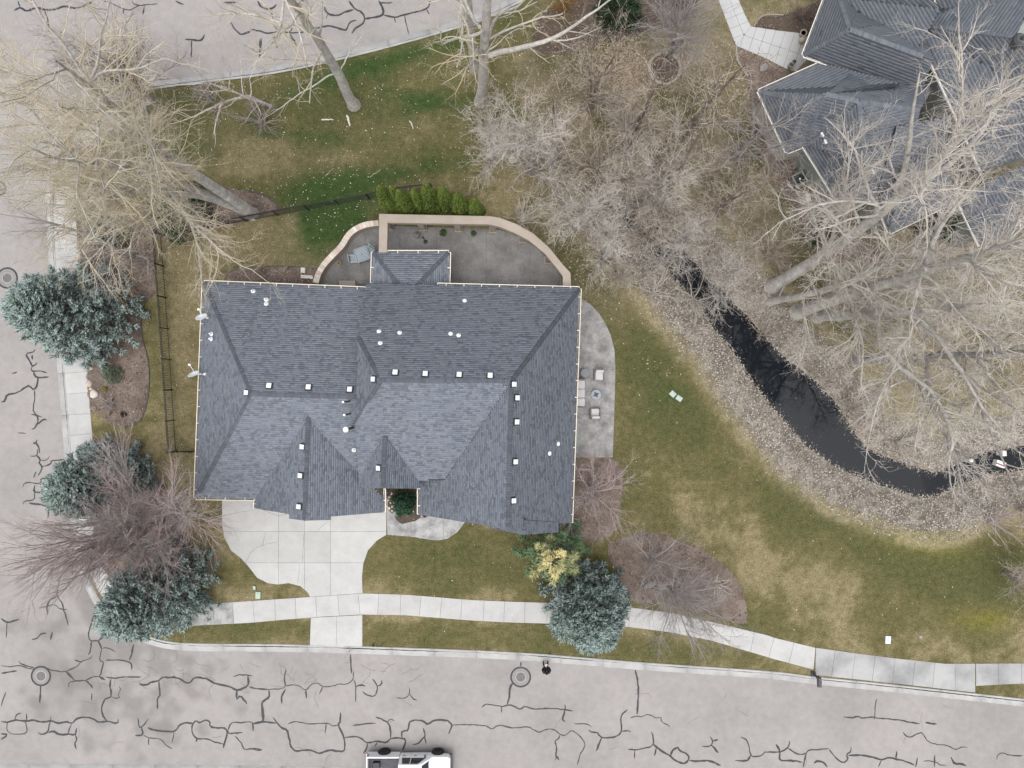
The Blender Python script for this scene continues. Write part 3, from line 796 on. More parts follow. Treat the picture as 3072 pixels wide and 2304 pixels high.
strip_walk('sidewalk', [(2927, 1991), (3000, 1990), (3090, 1990), (3200, 1990)], [(2927, 2057), (3000, 2053), (3090, 2049), (3200, 2046)],
           'grey concrete sidewalk curving away from the kerb at the lot end', M['dull'])
strip_walk('sidewalk', [(166, 560), (161, 640), (164, 720), (172, 830), (182, 960), (194, 1110), (205, 1240), (217, 1390), (226, 1500), (240, 1620), (262, 1700), (300, 1780), (350, 1836)],
           [(233, 560), (229, 640), (232, 720), (240, 830), (250, 960), (262, 1110), (272, 1240), (284, 1390), (294, 1500), (306, 1600), (326, 1680), (360, 1740), (402, 1790)],
           'pale concrete sidewalk along the side street by the spruces', M['concrete'], stain=(4,))
strip_walk('sidewalk', [(420, 268), (340, 302), (270, 352), (215, 420), (185, 490), (168, 555)], [(456, 310), (400, 340), (330, 395), (285, 450), (250, 505), (234, 556)],
           'speckled concrete corner ramp under the yellow cottonwood crown', M['dull'])

# driveway
DRIVE = [(667, 1470), (667, 1575), (673, 1611), (694, 1651), (723, 1674), (745, 1698), (772, 1733), (804, 1749), (833, 1753), (866, 1749), (902, 1758), (925, 1778), (930, 1790), (1088, 1779), (1086, 1730), (1090, 1691), (1104, 1651), (1130, 1622), (1159, 1604), (1160, 1470)]
dw = [tuple(W(x, y)[:2]) for x, y in DRIVE]
drive = tri_poly('driveway', dw, .012, M['joint'], kind='structure', label='wide pale concrete driveway in front of the garage', cat='driveway')
def cells(poly, xs, ys, z, matr, parent, choose=None):
    for i in range(len(xs) - 1):
        for j in range(len(ys) - 1):
            q = clip_half(poly, -1, 0, -(xs[i] + .008)); q = clip_half(q, 1, 0, xs[i + 1] - .008)
            q = clip_half(q, 0, -1, -(ys[j] + .008)); q = clip_half(q, 0, 1, ys[j + 1] - .008) if len(q) > 2 else q
            if len(q) > 2:
                slab(q, -.06, z + R.uniform(-.003, .003), choose(i, j) if choose else matr, parent)
wx = lambda x: W(x, 0)[0]
wy = lambda y: W(0, y)[1]
cells(dw, [wx(600), wx(836), wx(914), wx(992), wx(1200)], sorted([wy(1450), wy(1500), wy(1594), wy(1688), wy(1800)]), .034, M['concrete'], drive)
apron = [tuple(W(x, y)[:2]) for x, y in ((933, 1853), (1087, 1845), (1087, 1939), (930, 1935))]
ap = tri_poly('driveway_apron', apron, .012, M['joint'], kind='structure', label='concrete driveway apron crossing the grass verge', cat='driveway')
cells(apron, [wx(900), wx(1010), wx(1100)], [wy(1960), wy(1800)], .034, M['concrete'], ap)
# cracks in the driveway
dcv, dcf, dcb = [], [], 0
for ln in ([(668, 1548), (700, 1540), (760, 1530)], [(735, 1690), (760, 1650), (790, 1635), (835, 1625)], [(950, 1595), (985, 1562)], [(912, 1600), (908, 1687)], [(797, 1595), (788, 1640)], [(770, 1520), (830, 1545), (866, 1540)], [(900, 1690), (893, 1752)]):
    V, Fc = ribbon([W(*p)[:2] for p in ln], .016, .0395); dcv.append(V); dcf.append(Fc + dcb); dcb += len(V)
o = add_np('hairline_crack', np.concatenate(dcv), np.concatenate(dcf), M['thinseal'], drive)
# entry walk
EWALK = [(1160, 1478), (1162, 1604), (1202, 1607), (1245, 1611), (1290, 1619), (1314, 1621), (1343, 1616), (1372, 1596), (1395, 1566), (1400, 1520), (1262, 1520), (1262, 1552), (1246, 1563), (1225, 1567), (1205, 1572), (1190, 1560), (1180, 1543), (1166, 1530)]
ew = [tuple(W(x, y)[:2]) for x, y in EWALK]
ewo = tri_poly('entry_walk', ew, .012, M['joint'], kind='structure', label='dark stained concrete walk curving to the front entry', cat='path')
cells(ew, [wx(1150), wx(1245), wx(1330), wx(1410)], [wy(1640), wy(1460)], .034, M['stained'], ewo)

# back patio (under the beams) and east patio
BP = [(945, 862), (952, 830), (975, 795), (1003, 768), (1028, 742), (1046, 715), (1068, 696), (1100, 684), (1140, 676), (1500, 690), (1560, 712), (1610, 745), (1655, 790), (1684, 832), (1690, 880), (1400, 882), (1100, 880)]
bpw = [tuple(W(x, y)[:2]) for x, y in BP]
patio = tri_poly('back_patio', bpw, .012, M['joint'], kind='structure', label='dark grey concrete patio behind the house within the beam colonnade', cat='patio')
cells(bpw, [wx(900), wx(1095), wx(1200), wx(1310), wx(1460), wx(1590), wx(1750)], [wy(900), wy(600)], .034, M['patio'], patio)
EP = [(1700, 895), (1745, 897), (1770, 912), (1795, 938), (1815, 968), (1832, 1005), (1843, 1050), (1846, 1100), (1843, 1240), (1838, 1372), (1700, 1372)]
epw = [tuple(W(x, y)[:2]) for x, y in EP]
epo = tri_poly('side_patio', epw, .012, M['joint'], kind='structure', label='mottled grey concrete patio with curved edge east of the house', cat='patio')
cells(epw, [wx(1680), wx(1860)], sorted([wy(1400), wy(1242), wy(1108), wy(960), wy(880)]), .034, M['patio_e'], epo)

# neighbour's path of scored slabs
NP = [(2140, -40), (2155, 0), (2208, 137), (2290, 172), (2355, 205), (2420, 225), (2450, 120), (2392, 99), (2330, 92), (2252, 80), (2232, 40), (2215, 0), (2200, -40)]
npw = [tuple(W(x, y)[:2]) for x, y in NP]
npo = tri_poly('garden_path', npw, .012, M['joint'], kind='structure', label='pale scored concrete path to the neighbouring entry', cat='path')
M['path2'] = mat('smooth_path_concrete', (.40, .40, .40), .85, .05, 1.2, 30, .06, .1, 60)
ja, jb = np.array(W(2211, 134)[:2]), np.array(W(2252, 80)[:2])   # mitre line
def half_side(a, b):
    d = b - a; nrm = np.array([d[1], -d[0]]); return nrm[0], nrm[1], float(nrm @ a)
A_, B_, C_ = half_side(ja, jb)
p_lo = clip_half(npw, A_, B_, C_ - .01); p_hi = clip_half(npw, -A_, -B_, -C_ - .01)
def oblique(poly, o0, du, n, spu, dv_mid, parent):
    du = np.array(du) / np.linalg.norm(du); dv = np.array([-du[1], du[0]])
    for i in range(n):
        c0 = float(du @ o0) + i * spu; c1 = c0 + spu
        q = clip_half(poly, -du[0], -du[1], -(c0 + .01)); q = clip_half(q, du[0], du[1], c1 - .01) if len(q) > 2 else q
        if len(q) < 3: continue
        cm = float(dv @ dv_mid)
        for sgn in (1, -1):
            r = clip_half(q, sgn * dv[0], sgn * dv[1], sgn * cm - .01)
            if len(r) > 2: slab(r, -.06, .034 + R.uniform(-.003, .003), M['path2'], parent)
mid = np.array(W(2231, 106)[:2])
for pp, d2 in ((p_lo, (160, 42)), (p_hi, (160, 42))):
    cx_ = np.mean([p[0] for p in pp])
    if cx_ > W(2260, 0)[0]:
        oblique(pp, np.array(W(2205, 95)[:2]), (W(2391, 160) - W(2231, 106))[:2], 12, .68, mid, npo)
    else:
        oblique(pp, np.array(W(2150, -60)[:2]), (W(2231, 106) - W(2180, -20))[:2], 9, .72, mid, npo)

# ------------------------------------------------------------------ planting beds as low sheets of mulch
for k, poly in BEDW.items():
    P = resample([np.array(p) for p in smooth_line([np.array(p) for p in poly + [poly[0]]], 3)], .35)[:-1]
    xs, ys = P[:, 0], P[:, 1]
    x0, x1, y0, y1 = xs.min(), xs.max(), ys.min(), ys.max()
    g = .16
    X, Y = np.meshgrid(np.arange(x0, x1 + g, g), np.arange(y0, y1 + g, g))
    wob_ = .35 * (fbm(X, Y, .8, 13, 3) - .5); ins = inpoly(X + wob_, Y - wob_, [tuple(p) for p in P])
    d, _ = seg_dist(X, Y, [tuple(p) for p in P], True)
    Z = ground_z(X, Y) + np.where(ins, .02 + .07 * np.clip(d / .8, 0, 1) + .03 * fbm(X, Y, .7, 3, 3), -.06 - .1 * np.clip(d, 0, 1))
    nx_, ny_ = X.shape[1], X.shape[0]; I = np.arange(nx_ * ny_).reshape(ny_, nx_)
    Q = np.stack([I[:-1, :-1].ravel(), I[:-1, 1:].ravel(), I[1:, 1:].ravel(), I[1:, :-1].ravel()], 1)
    keep = ins.ravel()[Q].any(1)
    o = add_np('mulch_bed', np.stack([X.ravel(), Y.ravel(), Z.ravel()], 1), Q[keep], M['mulch2' if k in ('neighbour entry', 'top') else 'mulch'], smooth=True)
    props(o, 'brown bark mulch bed, ' + k, 'mulch bed', kind='structure')
def edging(pts, label, matr, w=.06, z=.07):
    P = resample(smooth_line([np.array(W(*p)[:2]) for p in pts], 4), .25)
    mb = MB().tube([(p[0], p[1], max(0.0, float(ground_z(p[0], p[1]))) + z - .02) for p in P], w * .5, 6)
    return props(mb.build('garden_edging', matr), label, 'edging')
edging([(466, 880), (437, 905), (425, 960), (430, 1020), (445, 1080), (448, 1150), (441, 1210), (426, 1255), (400, 1275), (370, 1280)], 'thin dark edging strip between mulch bed and lawn by the side fence', M['darkgrey'])
edging([(672, 850), (676, 838), (690, 818), (720, 806), (780, 800), (860, 799), (955, 806)], 'thin dark edging strip around the bed behind the garage', M['darkgrey'])
edging([(740, 571), (800, 590), (843, 628)], 'thin dark edging strip around the mulch under the big cottonwood', M['darkgrey'])
M['curb2'] = mat('weathered_border_concrete', (.27, .24, .205), .9, .1, 2, 20, .12)
edging([(2208, 140), (2212, 180), (2232, 215), (2246, 232)], 'curved pale concrete border by the path of the neighbouring house', M['curb2'], .14, .09)
edging([(2225, 425), (2262, 440), (2292, 470), (2305, 510), (2296, 545)], 'curved pale concrete border at the neighbouring mulch bed', M['curb2'], .16, .09)
edging([(2290, 500), (2300, 545), (2330, 585), (2345, 640), (2362, 675)], 'pale concrete border running down past the air conditioner', M['curb2'], .14, .07)
edging([(2262, 80), (2275, 58), (2300, 45), (2350, 46)], 'short pale concrete border around the shrub bed at the entry path', M['curb2'], .1, .07)
# ------------------------------------------------------------------ roofs
def plane_of(P):
    P = np.array(P); c = P.mean(0); n = np.zeros(3)
    for i in range(len(P)):
        n += np.cross(P[i] - c, P[(i + 1) % len(P)] - c)
    n /= np.linalg.norm(n)
    if n[2] < 0: n = -n
    return c, n

class Roof:
    """faces given as (px,py,z) corners; shingles are laid course by course"""
    def __init__(s, root, faces, expo, lift, pal, wmin, wmax, dark, seed, caps, capcol, capw=.15, n_single=300, shade_gap=.008, cv=.08, split=False):
        s.faces = []
        rng = np.random.default_rng(seed)
        V, F, b = [], [], 0
        ff_ = []
        for f in faces:
            P = np.array(WP(f)); c, n = plane_of(P)
            if split and len(f) > 3 and np.abs((P - c) @ n).max() > .05: ff_ += [[f[0], f[i], f[i + 1]] for i in range(1, len(f) - 1)]
            else: ff_.append(f)
        for f in ff_:
            P = np.array(WP(f)); c, n = plane_of(P)
            P = P - np.outer((P - c) @ n, n)            # flatten
            s.faces.append((f, P, c, n))
            # orient up
            nn = np.cross(P[1] - P[0], P[2] - P[0])
            Q = P - n * .012
            V.append(Q); idx = list(range(b, b + len(P))); b += len(P)
            F.append(idx)
        mb = MB()
        for (f, P, c, n) in s.faces:
            pts = [tuple(p - n * .012) for p in P]
            nw = np.zeros(3)
            for i in range(len(P)): nw += np.cross(P[i] - c, P[(i + 1) % len(P)] - c)
            if nw[2] < 0: pts = pts[::-1]
            mb.poly(pts)
        s.obj = mb.build('roof', M['deck'], root)
        m = s.obj.modifiers.new('thick', 'SOLIDIFY'); m.thickness = .16; m.offset = -1
        sh = []      # (corner, u, s, n, width, lift, colour)
        for (f, P, c, n) in s.faces:
            u = np.cross((0, 0, 1.), n); u /= np.linalg.norm(u); sv = np.cross(n, u)
            if sv[2] < 0: sv = -sv
            pu = (P - c) @ u; ps = (P - c) @ sv
            r0 = ps.min()
            k = 0
            while r0 + k * expo < ps.max() - .02:
                s0 = r0 + k * expo; k += 1
                sm = s0 + .5 * expo
                xs = []
                for i in range(len(P)):
                    j = (i + 1) % len(P)
                    if (ps[i] > sm) != (ps[j] > sm):
                        xs.append(pu[i] + (pu[j] - pu[i]) * (sm - ps[i]) / (ps[j] - ps[i]))
                xs.sort()
                for q in range(0, len(xs) - 1, 2):
                    a, bb = xs[q], xs[q + 1]
                    x = a - rng.random() * wmin
                    while x < bb - .03:
                        w = wmin + rng.random() * (wmax - wmin)
                        x0, x1 = max(x, a), min(x + w, bb)
                        x += w
                        if x1 - x0 < .03: continue
                        dk = rng.random() < dark
                        col = pal[rng.integers(len(pal))] * (1 - cv + 2 * cv * rng.random()) * (.80 if dk else 1)
                        sh.append((c + u * x0 + sv * (s0 - rng.random() * .012), u, sv, n, x1 - x0, lift * (.35 if dk else .7 + .5 * rng.random()), col))
        # single shingles: the ones that lie nearest to the eye show largest
        d = np.array([np.linalg.norm(q[0] - np.array([0, 0, H])) - 3 * q[4] for q in sh])
        order = np.argsort(d)
        single = set(order[:n_single].tolist())
        V, F, Cc = [], [], []
        var = {}
        for i, (p, u, sv, n, w, l, col) in enumerate(sh):
            if i in single:
                w = round(w / .04) * .04 or .04
                w = max(w, .08)
                ci = int(rng.integers(4)); key = (round(w, 2), ci, l < lift * .5)
                if key not in var:
                    e = expo - shade_gap; ll = l
                    v = np.array([(0, 0, ll), (w - .005, 0, ll), (w - .005, e, .003), (0, e, .003), (0, 0, -.004), (w - .005, 0, -.004)])
                    cc = np.tile(pal[ci % len(pal)] * (.9 + .06 * ci) * (.80 if key[2] else 1), (6, 1))
                    me = np_mesh('shingle', v, np.array([[0, 1, 2, 3], [4, 5, 1, 0]]), cc); me.materials.append(M['shingle'])
                    var[key] = me
                o = bpy.data.objects.new('shingle', var[key]); COL.objects.link(o); o.parent = s.obj
                q = p - off(s.obj)
                o.matrix_local = Matrix(((u[0], sv[0], n[0], q[0]), (u[1], sv[1], n[1], q[1]), (u[2], sv[2], n[2], q[2]), (0, 0, 0, 1)))
            else:
                e = expo - shade_gap; b = len(V)  # cut short so a dark deck line stands for the butt shadow
                V += [p + n * l, p + u * (w - .005) + n * l, p + u * (w - .005) + sv * e + n * .003, p + sv * e + n * .003, p - n * .004, p + u * (w - .005) - n * .004]
                Cc += [col] * 6
                F += [[b, b + 1, b + 2, b + 3], [b + 4, b + 5, b + 1, b]]
        o = add_np('shingle_courses', np.array(V), np.array(F), M['shingle'], s.obj, np.array(Cc)); o['kind'] = 'stuff'
        # caps on hips and ridges
        V, F, Cc = [], [], []
        for a_, b_ in caps:
            a = W(*a_); e = W(*b_)
            if a[2] > e[2]: a, e = e, a
            L = np.linalg.norm(e - a); dr = (e - a) / L
            h = np.cross(dr, (0, 0, 1.)); h /= np.linalg.norm(h); up = np.cross(h, dr)
            st = .16; drop = .42
            for k in range(int(L / st)):
                p = a + dr * (k * st); cw = capw * (.94 + .1 * rng.random()); li = .035 + .012; lo = .03
                col = capcol * (.85 + .3 * rng.random()); b = len(V)
                q = p + dr * (st + .05)
                V += [p + up * li, p + h * cw + up * (li - cw * drop), p - h * cw + up * (li - cw * drop), q + up * lo, q + h * cw + up * (lo - cw * drop), q - h * cw + up * (lo - cw * drop),
                      p + up * (li - .02), p + h * cw + up * (li - cw * drop - .02), p - h * cw + up * (li - cw * drop - .02)]
                Cc += [col] * 9
                F += [[b, b + 1, b + 4, b + 3], [b, b + 3, b + 5, b + 2], [b + 6, b + 7, b + 1, b], [b + 8, b + 6, b, b + 2]]
        o = add_np('ridge_caps', np.array(V), np.array(F), M['cap'], s.obj, np.array(Cc)); o['kind'] = 'stuff'
    def at(s, x, y):
        """roof point under a photo pixel"""
        best = None
        ray = W(x, y, 0) - np.array([0, 0, H])
        for f, P, c, n in s.faces:
            if inpoly(np.array([x]), np.array([y]), f)[0]:
                t = (n @ (c - np.array([0, 0, H]))) / (n @ ray)
                p = np.array([0, 0, H]) + ray * t
                if best is None or p[2] > best[0][2]: best = (p, n)
        return best

M['silt'] = mat('gutter_trough', (.16, .14, .115), .9, .3, 3, 12, .4)
def gutter(root, a, b, inside, matr=None, hang=1.07, ticks=True):
    """eave gutter between two (px,py,z) points; inside is a pixel on the roof side"""
    a = W(*a); b = W(*b); d = b - a; L = np.linalg.norm(d); d /= L
    h = np.cross(d, (0, 0, 1.)); h /= np.linalg.norm(h)
    if h @ (W(inside[0], inside[1], a[2]) - a) > 0: h = -h     # outwards
    M3 = Matrix(((d[0], h[0], 0), (d[1], h[1], 0), (d[2], h[2], 1)))
    c = (a + b) / 2
    mb = MB()
    mb.box(c + h * .135 + np.array([0, 0, -.05]), (L, .042, .13), M=M3)     # outer face with lip
    mb.box(c + h * .01 + np.array([0, 0, -.105]), (L, .02, .1), M=M3)
    mb.box(a + d * .012 + h * .09 + np.array([0, 0, -.05]), (.024, .14, .12), M=M3)
    mb.box(b - d * .012 + h * .09 + np.array([0, 0, -.05]), (.024, .14, .12), M=M3)
    g = mb.build('gutter', matr or M['cream'], root)
    MB().box(c + h * .066 + np.array([0, 0, -.1]), (L - .06, .09, .02), M=M3).build('trough', M['silt'], g)
    if ticks:
        k = max(1, int(L / hang))
        for i in range(1, k + 1):
            p = a + d * (L * (i - .5) / k)
            MB().box(p + h * .045 + np.array([0, 0, .02]), (.045, .2, .02), M=M3).build('hanger', matr or M['cream'], g)
    return g

def walls(root, poly, z0, z1, matr, inset=0.0, name='wall'):
    P = [W(*p)[:2] for p in poly]
    c = np.mean(P, 0)
    if inset:
        # inset each edge
        a = sum(P[i][0] * P[(i + 1) % len(P)][1] - P[(i + 1) % len(P)][0] * P[i][1] for i in range(len(P)))
        if a < 0: P = P[::-1]
        Q = []
        n = len(P)
        for i in range(n):
            p0, p1, p2 = P[i - 1], P[i], P[(i + 1) % n]
            d1 = (p1 - p0) / np.linalg.norm(p1 - p0); d2 = (p2 - p1) / np.linalg.norm(p2 - p1)
            n1 = np.array([-d1[1], d1[0]]); n2 = np.array([-d2[1], d2[0]])
            cr = d1[0] * d2[1] - d1[1] * d2[0]
            if abs(cr) < .05: Q.append(p1 + n1 * inset)
            else:
                t = ((p1 + n2 * inset - p1 - n1 * inset)[0] * d2[1] - (p1 + n2 * inset - p1 - n1 * inset)[1] * d2[0]) / cr
                Q.append(p1 + n1 * inset + d1 * t)
        P = Q
    return MB().prism([tuple(p) for p in P], z0, z1).build(name, matr, root)

slate = [np.array(c) for c in ((.157, .175, .206), (.147, .164, .193), (.170, .186, .215), (.152, .172, .206), (.165, .178, .200))]

hc = W(1180, 1180, 0)
house = thing('house', (hc[0], hc[1], 0), 'large beige single-storey house with slate blue shingle roof and three-car driveway', 'house')
Lz = 3.0
NWc, SWc = (612, 847, 3.0), (587, 1493, 3.0)
RL1, RL2 = (755, 1182, 5.7), (1100, 1192, 5.7)
GR0, GR1 = (925, 1245, 5.18), (913, 1556, 5.18)
M1, M2 = (1143, 1140, 7.5), (1535, 1143, 7.5)
HB, HF = (1073, 1010, 5.84), (1067, 1268, 6.0)
NE, SE = (1738, 866, 3.5), (1712, 1568, 3.5)
WR = (1523, 1588, 7.5)
VE = (1335, 1437, 4.33)
faces = [
    [NWc, SWc, RL1],
    [NWc, RL1, RL2, (1112, 868, 3.0)],
    [SWc, (1085, 1498, 3.0), (1085, 1440, 3.55), RL2, RL1],
    [GR0, (914.5, 1553, 5.18), (913, 1562, 5.18), (992, 1560, 4.55), (992, 1550, 4.55), (1150, 1537, 3.0), (1150, 1494, 3.0)],
    [GR0, (767, 1496, 3.0), (767, 1525, 3.0), (866, 1543, 4.56), (867, 1556, 4.56), (913, 1562, 5.18)],
    [(1098, 849, 3.5), NE, M2, M1, HB],
    [HB, M1, HF],
    [M1, M2, VE, (1258, 1440, 4.22), (1077, 1456, 4.15), HF],
    [M2, NE, SE, (1675, 1570, 4.35), WR],
    [M2, WR, (1258, 1544, 3.0), (1258, 1440, 3.0), (1335, 1440, 4.3)],
    [(1155, 1310, 5.77), (1148, 1465, 5.77), (1258, 1466, 4.2), (1258, 1434, 4.2)],
    [(1155, 1310, 5.77), (1077, 1428, 4.3), (1077, 1461, 4.2), (1148, 1465, 5.77)],
    [(1120, 757, 2.6), (1346, 757, 2.6), (1242, 868, 3.25), (1205, 868, 3.25)],
    [(1120, 757, 2.6), (1205, 868, 3.25), (1117, 868, 2.6)],
    [(1346, 757, 2.6), (1344, 868, 2.6), (1242, 868, 3.25)],
    [(1572, 1560, 6.62), (1572, 1604, 6.62), (1675, 1597, 4.42), (1675, 1566, 4.42)],
    [(1572, 1555, 6.62), (1473, 1560, 4.8), (1473, 1586, 4.8), (1572, 1604, 6.62)],
]
caps = [(NWc, RL1), (SWc, RL1), (RL1, (1072, 1191, 5.7)), (GR0, (913, 1560, 5.18)), (M1, M2), (M2, NE), (M2, WR), (M1, HB), (M1, HF),
        ((1155, 1310, 5.77), (1148, 1464, 5.77)), ((1120, 757, 2.6), (1205, 866, 3.25)), ((1346, 757, 2.6), (1242, 866, 3.25)), ((1572, 1588, 6.62), (1572, 1603, 6.62))]
roof = Roof(house, faces, .145, .016, slate, .14, .36, .26, 5, caps, np.array((.09, .098, .115)))
# walls
walls(house, [NWc, (1112, 868, 3.0), (1085, 1498, 3.0), SWc], 0, 2.86, M['stucco'], .45)
walls(house, [(767, 1440, 3), (767, 1525, 3), (1150, 1537, 3), (1150, 1440, 3)], 0, 2.86, M['stucco'], .4)
mainw = [(1098, 849, 3.4), (1738, 866, 3.4), (1712, 1545, 3.4), (1258, 1530, 3.4), (1258, 1440, 3.4), (1083, 1440, 3.4)]
walls(house, mainw, 0, 3.3, M['stucco'], .45)
# gable walls under the rakes
def gable(pts):
    P = np.array(WP(pts)); return MB().poly([tuple(p) for p in P]).build('gable_wall', M['stucco'], house)
gable([(792, 1516, 2.7), (1126, 1526, 2.7), (925, 1546, 4.85)])
gable([(1285, 1532, 2.7), (1692, 1552, 3.1), (1523, 1573, 7.1)])
gable([(1102, 862, 3.0), (1080, 1010, 5.66), (1075, 1266, 5.8), (1085, 1440, 4.0), (1085, 1440, 2.9), (1102, 868, 2.9)])
gable([(1086, 1452, 2.6), (1252, 1456, 2.6), (1252, 1456, 4.05), (1149, 1456, 5.45), (1083, 1451, 4.0)])
gable([(1262, 1428, 2.9), (1345, 1428, 3.9), (1345, 1428, 4.2), (1262, 1428, 4.0)])
# walls of the back bay
walls(house, [(1122, 760, 2.6), (1344, 760, 2.6), (1342, 880, 2.6), (1119, 880, 2.6)], 0, 2.5, M['stucco'], .4)
# gutters
gutter(house, NWc, SWc, (800, 1180))
gutter(house, NWc, (1096, 866.5, 3.0), (800, 1180))
gutter(house, SWc, (765, 1496, 3.0), (700, 1300))
gutter(house, (767, 1498, 3.0), (767, 1524, 3.0), (900, 1500), hang=.3)
gutter(house, (1150, 1466, 3.0), (1150, 1536, 3.0), (1000, 1500), M['white'])
gutter(house, (1258, 1440, 3.0), (1258, 1543, 3.0), (1400, 1500), M['white'])
gutter(house, (1312, 855, 3.5), NE, (1400, 1000))
gutter(house, NE, SE, (1500, 1200))
gutter(house, (1120, 757, 2.6), (1117, 848, 2.6), (1200, 840), M['white'])
gutter(house, (1163, 757, 2.6), (1346, 757, 2.6), (1200, 840), M['white'])
gutter(house, (1346, 757, 2.6), (1344, 850, 2.6), (1200, 840), M['white'])
# windows and doors
def opening(a, b, z0, z1, matr, out, name='window', frame=True, panes=1):
    a = np.array(a); b = np.array(b); d = (b - a) / np.linalg.norm(b - a); L = np.linalg.norm(b - a); o3 = np.array([out[0], out[1], 0.])
    M3 = Matrix(((d[0], o3[0], 0), (d[1], o3[1], 0), (0, 0, 1)))
    c = np.array([(a[0] + b[0]) / 2, (a[1] + b[1]) / 2, (z0 + z1) / 2])
    w = MB().box(c + o3 * .01, (L, .06, z1 - z0), M=M3).build(name, matr, house)
    if frame:
        mb = MB()
        for s_ in (-1, 1):
            mb.box(c + o3 * .03 + np.array([*d[:2], 0]) * s_ * (L / 2 + .035), (.07, .08, z1 - z0 + .14), M=M3)
            mb.box(c + o3 * .031 + np.array([0, 0, s_ * ((z1 - z0) / 2 + .035)]), (L, .08, .07), M=M3)
        for i in range(1, panes): mb.box(c + o3 * .032 + np.array([*d[:2], 0]) * (L * (i / panes - .5)), (.05, .07, z1 - z0), M=M3)
        mb.build('frame', M['white'], w)
    return w
def wl2(a, t0, t1, b):
    a = np.array(a); b = np.array(b); return np.array([*(a + (b - a) * t0), 0.])[:3], np.array([*(a + (b - a) * t1), 0.])[:3]
gA = W(767, 1525, 3)[:2] + np.array([.4, .4]); gB = W(1150, 1537, 3)[:2] + np.array([-.4, .4])
for t0, t1 in ((.06, .36), (.40, .62), (.68, .92)):
    p, q = wl2(gA, t0, t1, gB)
    g = opening(p, q, .02, 2.3, M['white'], (0, -1), 'garage_door', True, 1)
    mb = MB()
    for i in range(4): mb.box(((p[0] + q[0]) / 2, (p[1] + q[1]) / 2 - .06, .3 + i * .56), (np.linalg.norm(q - p) - .1, .03, .46))
    mb.build('door_panel', M['white'], g)
sA = W(1258, 1530, 3.4)[:2] + np.array([.45, .45]); sB = W(1712, 1545, 3.4)[:2] + np.array([-.45, .45])
for t0, t1 in ((.15, .42), (.58, .85)):
    p, q = wl2(sA, t0, t1, sB); opening(p, q, .7, 2.3, M['glass'], (0, -1), 'window', True, 3)
eA = W(1738, 866, 3.4)[:2] + np.array([-.45, 0]); eB = W(1712, 1545, 3.4)[:2] + np.array([-.45, 0])
for t0, t1, z0, z1, nm in ((.12, .22, .8, 2.2, 'window'), (.34, .50, .05, 2.2, 'patio_door'), (.70, .80, .8, 2.2, 'window')):
    p, q = wl2(eA, t0, t1, eB); opening(p, q, z0, z1, M['glass'], (1, -.03), nm, True, 2)
wA = W(612, 847, 3)[:2] + np.array([.45, 0]); wB = W(587, 1493, 3)[:2] + np.array([.45, 0])
for t0, t1 in ((.2, .28), (.6, .7)):
    p, q = wl2(wA, t0, t1, wB); opening(p, q, .9, 2.1, M['glass'], (-1, .03), 'window', True, 2)
nA = W(612, 847, 3)[:2] + np.array([0, -.45]); nB = W(1112, 868, 3)[:2] + np.array([0, -.45])
for t0, t1 in ((.12, .22), (.45, .6)):
    p, q = wl2(nA, t0, t1, nB); opening(p, q, .9, 2.1, M['glass'], (.03, 1), 'window', True, 2)
mA = W(1098, 849, 3.4)[:2] + np.array([0, -.45]); mB_ = W(1738, 866, 3.4)[:2] + np.array([0, -.45])
for t0, t1 in ((.5, .62), (.72, .88)):
    p, q = wl2(mA, t0, t1, mB_); opening(p, q, .05, 2.2, M['glass'], (.03, 1), 'patio_door', True, 3)
pA = W(1090, 1440, 3)[:2] + np.array([.2, .43]); pB = W(1258, 1440, 3)[:2] + np.array([-.2, .43])
p, q = wl2(pA, .45, .72, pB); opening(p, q, .05, 2.2, M['bark_brown'], (0, -1), 'front_door', True, 1)

# box vents and pipes on the roof
def on_roof(rf, x, y):
    r = rf.at(x, y)
    p, n = r
    u = np.cross((0, 0, 1.), n); u /= np.linalg.norm(u); sv = np.cross(n, u)
    return p, u, sv, n
k_ = 3072 / 2212.
def frame_obj(name, me, matr, parent, p, u, sv, n):
    o = bpy.data.objects.new(name, me); COL.objects.link(o)
    if not me.materials: me.materials.append(matr)
    o.parent = parent; q = p - off(parent)
    o.matrix_local = Matrix(((u[0], sv[0], n[0], q[0]), (u[1], sv[1], n[1], q[1]), (u[2], sv[2], n[2], q[2]), (0, 0, 0, 1)))
    OFF[o.name] = off(parent)
    return o
def tmp_mesh(mb, name, bevel=0.0):
    me = bpy.data.meshes.new(name); me.from_pydata(mb.v, [], mb.f); me.update()
    if bevel:
        bm = bmesh.new(); bm.from_mesh(me)
        bmesh.ops.bevel(bm, geom=bm.edges[:], offset=bevel, segments=2, affect='EDGES', profile=.5)
        bm.to_mesh(me); bm.free()
    return me
flange = tmp_mesh(MB().box((0, 0, .024), (.46, .46, .02)), 'flange')
hood = tmp_mesh(MB().box((0, 0, .13), (.31, .33, .10)), 'hood', .03)
throat = tmp_mesh(MB().box((0, 0, .055), (.24, .24, .06)), 'throat')
for x, y in ((582, 834), (667, 837), (756, 842), (535, 848), (809, 819), (854, 806), (919, 809), (992, 811), (1059, 813), (1108, 830), (1115, 859), (1114, 911), (1111, 997), (1107, 1081), (655, 965), (651, 1027), (648, 1094), (820, 1011)):
    p, u, sv, n = on_roof(roof, x * k_, y * k_)
    v = frame_obj('roof_vent', hood, M['whitemetal'], house, p, u, sv, n)
    for nm, me, mm in (('flange', flange, M['deck']), ('throat', throat, M['darkgrey'])):
        c = bpy.data.objects.new(nm, me); COL.objects.link(c); c.parent = v
        if not me.materials: me.materials.append(mm)
